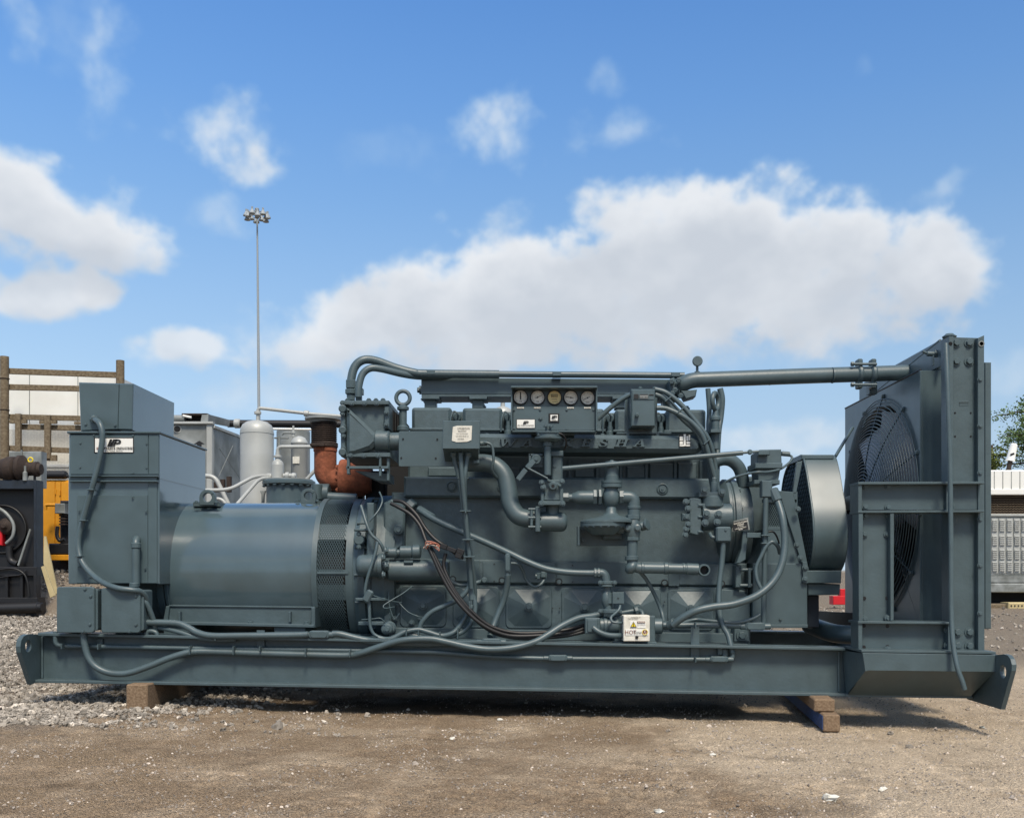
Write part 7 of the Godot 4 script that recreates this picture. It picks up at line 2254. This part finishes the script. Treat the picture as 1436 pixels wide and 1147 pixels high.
	put("shell", G.new().lathe(at(705, 880, d), Y, [Vector2(r, 0), Vector2(r, px(300, d)), Vector2(r * 0.9, px(305, d)), Vector2(r * 0.6, px(308, d)), Vector2(0.02, px(310, d)), Vector2(0.02, px(318, d)), Vector2(0.045, px(320, d)), Vector2(0.045, px(321.5, d)), Vector2(0.02, px(323, d))], 32, false, true), M.silver, t)
	pipe("top_pipe", [[600, 563, d], [655, 560, d], [700, 556, d]], px(2.3, d), 0.03, M.silver, t)
	# filter vessel
	var fv := thing("filter_vessel", "dark grey flanged filter vessel with a silver pot on its lid behind the barrel", "tank", at(405, 890, 8.6))
	d = 8.6
	put("vessel_body", G.new().cyl(at(405, 890, d), at(405, 680, d), px(31, d), 40), M.paint, fv)
	put("vessel_lid", G.new().cyl(at(405, 681, d), at(405, 674.5, d), px(36.5, d), 40, 0.008), M.paint, fv)
	put("lid_ring", G.new().cyl(at(405, 674.5, d), at(405, 672.5, d), px(33, d), 40, 0.004), M.galv, fv)
	for k in 9:
		var a := PI * (k + 0.5) / 9.0
		bolt(fv, at(405, 680, d) + Vector3(cos(a) * px(34, d), -0.012, sin(a) * px(34, d)), 0.012, Vector3(0, -1, 0))
	put("separator", G.new().lathe(at(389, 673, d), Y, [Vector2(px(8.6, d), 0), Vector2(px(8.6, d), px(21, d)), Vector2(px(7.5, d), px(25, d)), Vector2(px(4, d), px(28, d)), Vector2(px(3.4, d), px(31, d)), Vector2(px(5.5, d), px(31.5, d)), Vector2(px(5.5, d), px(34, d)), Vector2(px(3, d), px(35, d)), Vector2(px(3, d), px(38, d))], 24), M.silver, fv)
	pipe("pot_pipe", [[389, 640, d], [389, 626.5, d], [450, 626.5, d]], px(2.6, d), 0.05, M.silver, fv)
	g = G.new()
	g.cyl(at(397, 667, d - 0.02), at(415, 667, d - 0.02), px(3.2, d), 14)
	g.cyl(at(400, 667, d - 0.02), at(405, 667, d - 0.02), px(5, d), 14, 0.004)
	g.cyl(at(409, 668, d - 0.02), at(414, 668, d - 0.02), px(5, d), 14, 0.004)
	put("pot_valve", g, M.silver, fv)
	put("pipe_nut", G.new().cyl(at(374, 668, d), at(381, 668, d), px(4.4, d), 8, 0.004, true), M.silver, fv)
	pipe("feed_pipe", [[286, 687.5, 8.2], [321, 687, 8.3], [357, 667.5, 8.5], [380, 667, d]], px(2.6, 8.4), 0.08, M.silver, fv)
	pipe("feed_pipe", [[312, 730, 8.0], [363, 671.5, 8.5], [380, 669, d]], px(2.5, 8.4), 0.06, M.silver, fv)
	pipe("feed_pipe", [[280, 667, 8.8], [301, 668, 8.8], [326, 720, 8.8]], px(3.2, 8.8), 0.08, M.silver, fv)
	pipe("feed_pipe", [[296, 700, 8.1], [310, 699, 8.1], [320, 712, 8.1]], px(2.4, 8.1), 0.06, M.silver, fv)
	put("brace_pipe", G.new().tube(pts([[426, 676, 9.0], [446, 655, 9.0]]), px(2.6, 9.0), 12), M.silver, fv)
	put("clevis_stand", addpoly(G.new(), [[364, 688], [372, 688], [370, 694], [369, 715], [366, 715], [366, 694]], 8.7, 0.03, 0.002), M.galv, fv)
	# high mast
	var ma := thing("light_mast", "tall grey mast with a ring of floodlights against the sky", "light mast", at(363, 800, 95))
	d = 95.0
	put("pole", G.new().tube(pts([[363.5, 812, d], [363.2, 640, d], [361.5, 440, d], [360.2, 303, d]]), px(2.9, d), 12, px(1.1, d)), M.mast, ma)
	put("crown_ring", torus(G.new(), at(360, 301, d), Y, px(14.5, d), 0.045, 28, 6), M.galv, ma)
	put("crown_head", G.new().cyl(at(360, 306, d), at(360, 292, d), 0.2, 14, 0.05), M.galv, ma)
	for k in 12:
		var a := TAU * k / 12.0 + 0.2
		var c := at(360, 301, d) + Vector3(cos(a), 0, sin(a)) * px(14.5, d)
		put("floodlight", G.new().lathe(c + Vector3(0, -0.45 + (0.22 if k % 2 else 0.0), 0), Y, [Vector2(0.30, 0), Vector2(0.30, 0.06), Vector2(0.17, 0.30), Vector2(0.09, 0.45), Vector2(0.09, 0.65)], 12), M.mast, ma)
		if k % 3 == 0: put("crown_arm", G.new().tube(PackedVector3Array([at(360, 301, d), c]), 0.06, 6), M.galv, ma)

func make_right_background() -> void:
	var Y := Vector3(0, 1, 0)
	var Z := Vector3(0, 0, 1)
	var d := 23.5
	var en := thing("louvred_enclosure", "grey louvred equipment enclosure with white fascia right of the radiator", "enclosure", at(1450, 850, 24.5))
	rect("enclosure_wall", 1310, 722, 1600, 808, d, 2.4, M.galv, en, 0.02)
	rect("fascia", 1306, 659, 1610, 694, d - 0.10, 2.6, M.white, en, 0.03)
	for x in [1395, 1407, 1419, 1431, 1443]: rect("fascia_seam", x, 661, x + 0.7, 686, d - 0.112, 0.02, M.galv, en, 0.0)
	rect("fascia_lip", 1306, 686, 1610, 693.5, d - 0.14, 0.06, M.white, en, 0.008)
	rect("dark_band", 1312, 694, 1598, 722, d + 0.12, 0.1, M.burnt, en, 0.0)
	var g := G.new()
	for k in 8:
		for j in 30:
			g.tube(pts([[1388 + j * 2.2, 696.5 + k * 3.3 + (1.2 if j % 2 else 0.0), d + 0.02], [1390.2 + j * 2.2, 696.5 + k * 3.3 + (0.0 if j % 2 else 1.2), d + 0.02]]), 0.008, 4, -1.0, false)
	put("band_mesh", g, M.wood, en)
	rect("sill", 1308, 720.5, 1604, 724, d - 0.04, 0.08, M.silver, en, 0.01)
	for c in range(0, 13):
		var x0 := 1380.5 + c * 10.4
		rect("louvre_panel", x0 + 0.6, 727, x0 + 9.6, 804, d - 0.015, 0.03, M.silver, en, 0.004)
		if x0 > 1450: continue
		for row in 26:
			if row in [6, 7, 13, 14, 20]: continue
			g = G.new()
			hexa(g, [[x0 + 2.0, 729.5 + row * 2.8, d - 0.05], [x0 + 8.2, 729.5 + row * 2.8, d - 0.05], [x0 + 8.2, 730.8 + row * 2.8, d - 0.05], [x0 + 2.0, 730.8 + row * 2.8, d - 0.05]], [[x0 + 2.0, 728.6 + row * 2.8, d - 0.015], [x0 + 8.2, 728.6 + row * 2.8, d - 0.015], [x0 + 8.2, 730.8 + row * 2.8, d - 0.015], [x0 + 2.0, 730.8 + row * 2.8, d - 0.015]])
			put("louvre", g, M.silver, en)
	rect("base_rail", 1308, 808, 1604, 817, d - 0.06, 2.5, M.galv, en, 0.01)
	rect("base_rail", 1308, 818, 1604, 831, d - 0.10, 2.5, M.galv, en, 0.02)
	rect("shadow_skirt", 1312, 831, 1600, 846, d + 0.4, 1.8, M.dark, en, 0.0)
	var tm := thing("support_timber", "brown timber under the grey enclosure right of the radiator", "timber", at(1400, 858, 23.2), "timbers under the enclosure")
	rect("squared_beam", 1380, 847, 1414, 862, 23.2, 0.4, M.wood, tm, 0.02)
	tm = thing("support_timber", "pale studded timber under the grey enclosure at the right edge", "timber", at(1430, 858, 23.1), "timbers under the enclosure")
	rect("squared_beam", 1415, 845, 1470, 860, 23.1, 0.4, M.plywood, tm, 0.02)
	for k in 8: put("spike_hole", G.new().cyl(at(1419 + (k % 4) * 5, 849.5 + (k / 4) * 6, 23.1), at(1419 + (k % 4) * 5, 849.5 + (k / 4) * 6, 23.09), 0.02, 8), M.black, tm)
	var lp := thing("exhaust_cap", "tilted white can on a brown stub above the enclosure roof", "vent", at(1416, 658, 24.2))
	d = 24.2
	put("stub", G.new().cyl(at(1415, 659, d), at(1418, 644, d), 0.055, 12), M.burnt, lp)
	put("can", G.new().lathe(at(1417.2, 646.5, d), at(1423, 622, d) - at(1417.2, 646.5, d), [Vector2(0.11, 0), Vector2(0.10, 0.03), Vector2(0.085, 0.40), Vector2(0.06, 0.43)], 20), M.white, lp)
	put("dark_band", G.new().box(at(1420.5, 637, d - 0.09), Vector3(0.10, 0.05, 0.03), 0.01, Basis(Z, 0.4)), M.black, lp)
	var rb := thing("red_stand", "bright red steel stand seen through the gap under the belt guard", "stand", at(1178, 848, 23))
	d = 23.0
	rect("upright", 1179, 826, 1190, 848, d, 0.2, M.red, rb, 0.01)
	rect("foot", 1169, 836, 1190, 848, d - 0.02, 0.3, M.red, rb, 0.01)
	tree("broadleaf_tree", "green tree with thin drooping branches behind the enclosure at right", 1452, 745, 34.0, 5.6, 61)
	tree("broadleaf_tree", "yellower bushy tree low behind the enclosure beside the radiator", 1392, 740, 31.0, 3.3, 62)

func tree(called: String, label: String, x: float, y: float, d: float, h: float, sd: int) -> void:
	var base := at(x, y, d)
	base.y = ground_h(base.x, d)
	var top := at(x, y - 222, d).y if sd == 61 else at(x, 600, d).y
	var t := thing(called, label, "tree", base, "trees behind the enclosure")
	var rng := RandomNumberGenerator.new()
	rng.seed = sd
	var tr := G.new()
	var hh := top - base.y
	tr.tube(PackedVector3Array([base, base + Vector3(0.05, hh * 0.3, 0), base + Vector3(-0.05, hh * 0.6, 0.1), base + Vector3(0, hh * 0.9, 0)]), 0.16, 10, 0.03)
	var lf := G.new()
	for k in 46:
		var a := rng.randf() * TAU
		var h0 := rng.randf_range(0.25, 0.95)
		var reach := h * 0.45 * (1.15 - absf(h0 - 0.5) * 1.2) * rng.randf_range(0.6, 1.1)
		var p0 := base + Vector3(0, hh * h0 * 0.9, 0)
		var dir := Vector3(cos(a), rng.randf_range(0.1, 0.8), sin(a)).normalized()
		var pth := PackedVector3Array()
		for s in 7:
			var u := s / 6.0
			pth.append(p0 + dir * reach * u + Vector3(0, -0.35 * u * u * reach + rng.randf_range(-0.05, 0.05), 0))
		tr.tube(pth, 0.035, 5, 0.008, false)
		for s in range(1, 7):
			for q in 46:
				var c := pth[s].lerp(pth[s - 1], rng.randf()) + Vector3(rng.randfn(0, 0.12), rng.randfn(0, 0.10), rng.randfn(0, 0.12)) * (0.6 + h * 0.12)
				var n := Vector3(rng.randfn(0, 1), rng.randfn(0.4, 1), rng.randfn(0, 1)).normalized()
				var u2 := G.side(n).rotated(n, rng.randf() * TAU) * rng.randf_range(0.035, 0.07)
				var w2 := n.cross(u2) * 0.45
				var st := lf.v.size()
				lf.tri(c - u2, c + w2, c + u2)
				lf.tri(c - u2, c + u2, c - w2)
				var g0 := rng.randf_range(0.75, 1.3)
				var col := Color(0.085 * g0, 0.140 * g0, 0.038 * g0) if sd == 61 else Color(0.10 * g0, 0.13 * g0, 0.025 * g0)
				for z in lf.v.size() - st: lf.col.append(col)
	put("trunk", tr, M.bark, t)
	put("crown", lf, M.leaf, t)

func make_stones() -> void:
	var k := 0
	for q in [[701, 1010, 0.013, "pale stone lying just in front of the shadow under the beam"], [634, 1037, 0.012, "white flat chip on bare dirt left of the pale stone"], [1164, 1122, 0.024, "largest pale stone near the bottom right of the dirt"], [1238, 1106, 0.016, "white flat stone right of the largest pale stone"], [1378, 1021, 0.013, "single grey stone on dirt before the right end lug"], [1001, 1060, 0.013, "small white stone in the pale dirt before the blue timber"], [925, 1139, 0.015, "white stone at the lower edge of the dirt"]]:
		var d := 4.0
		for it in 8:
			var x: float = (q[0] - 741.0) * d / LENS
			d = (0.8 - ground_h(x, d) - relief(x, d)) * LENS / (q[1] - 800.0)
		var pos := Vector3((q[0] - 741.0) * d / LENS, 0, -d)
		pos.y = ground_h(pos.x, d) + relief(pos.x, d) + q[2] * 0.3
		var o := MeshInstance3D.new()
		o.name = numbered("stone")
		o.mesh = rock(50 + k)
		o.material_override = M.cream if k != 4 else M.galv
		add_child(o)
		o.transform = Transform3D(Basis(Vector3.UP, k * 1.3).scaled(Vector3(1.3, 0.8, 1.0) * q[2]), pos)
		tag(o, q[3], "stone", "stones lying on the dirt")
		k += 1

func _ready() -> void:
	make_camera_and_light()
	make_materials()
	make_ground()
	gs = thing("generator_set", "long grey skid-mounted engine generator set with radiator at its right end", "generator", Vector3(0, 0.15, -6.05))
	make_skid()
	make_generator()
	make_engine()
	make_panel_and_fuel()
	make_radiator()
	make_exhaust()
	make_wiring()
	make_timbers()
	make_left_background()
	make_mid_background()
	make_right_background()
	make_stones()
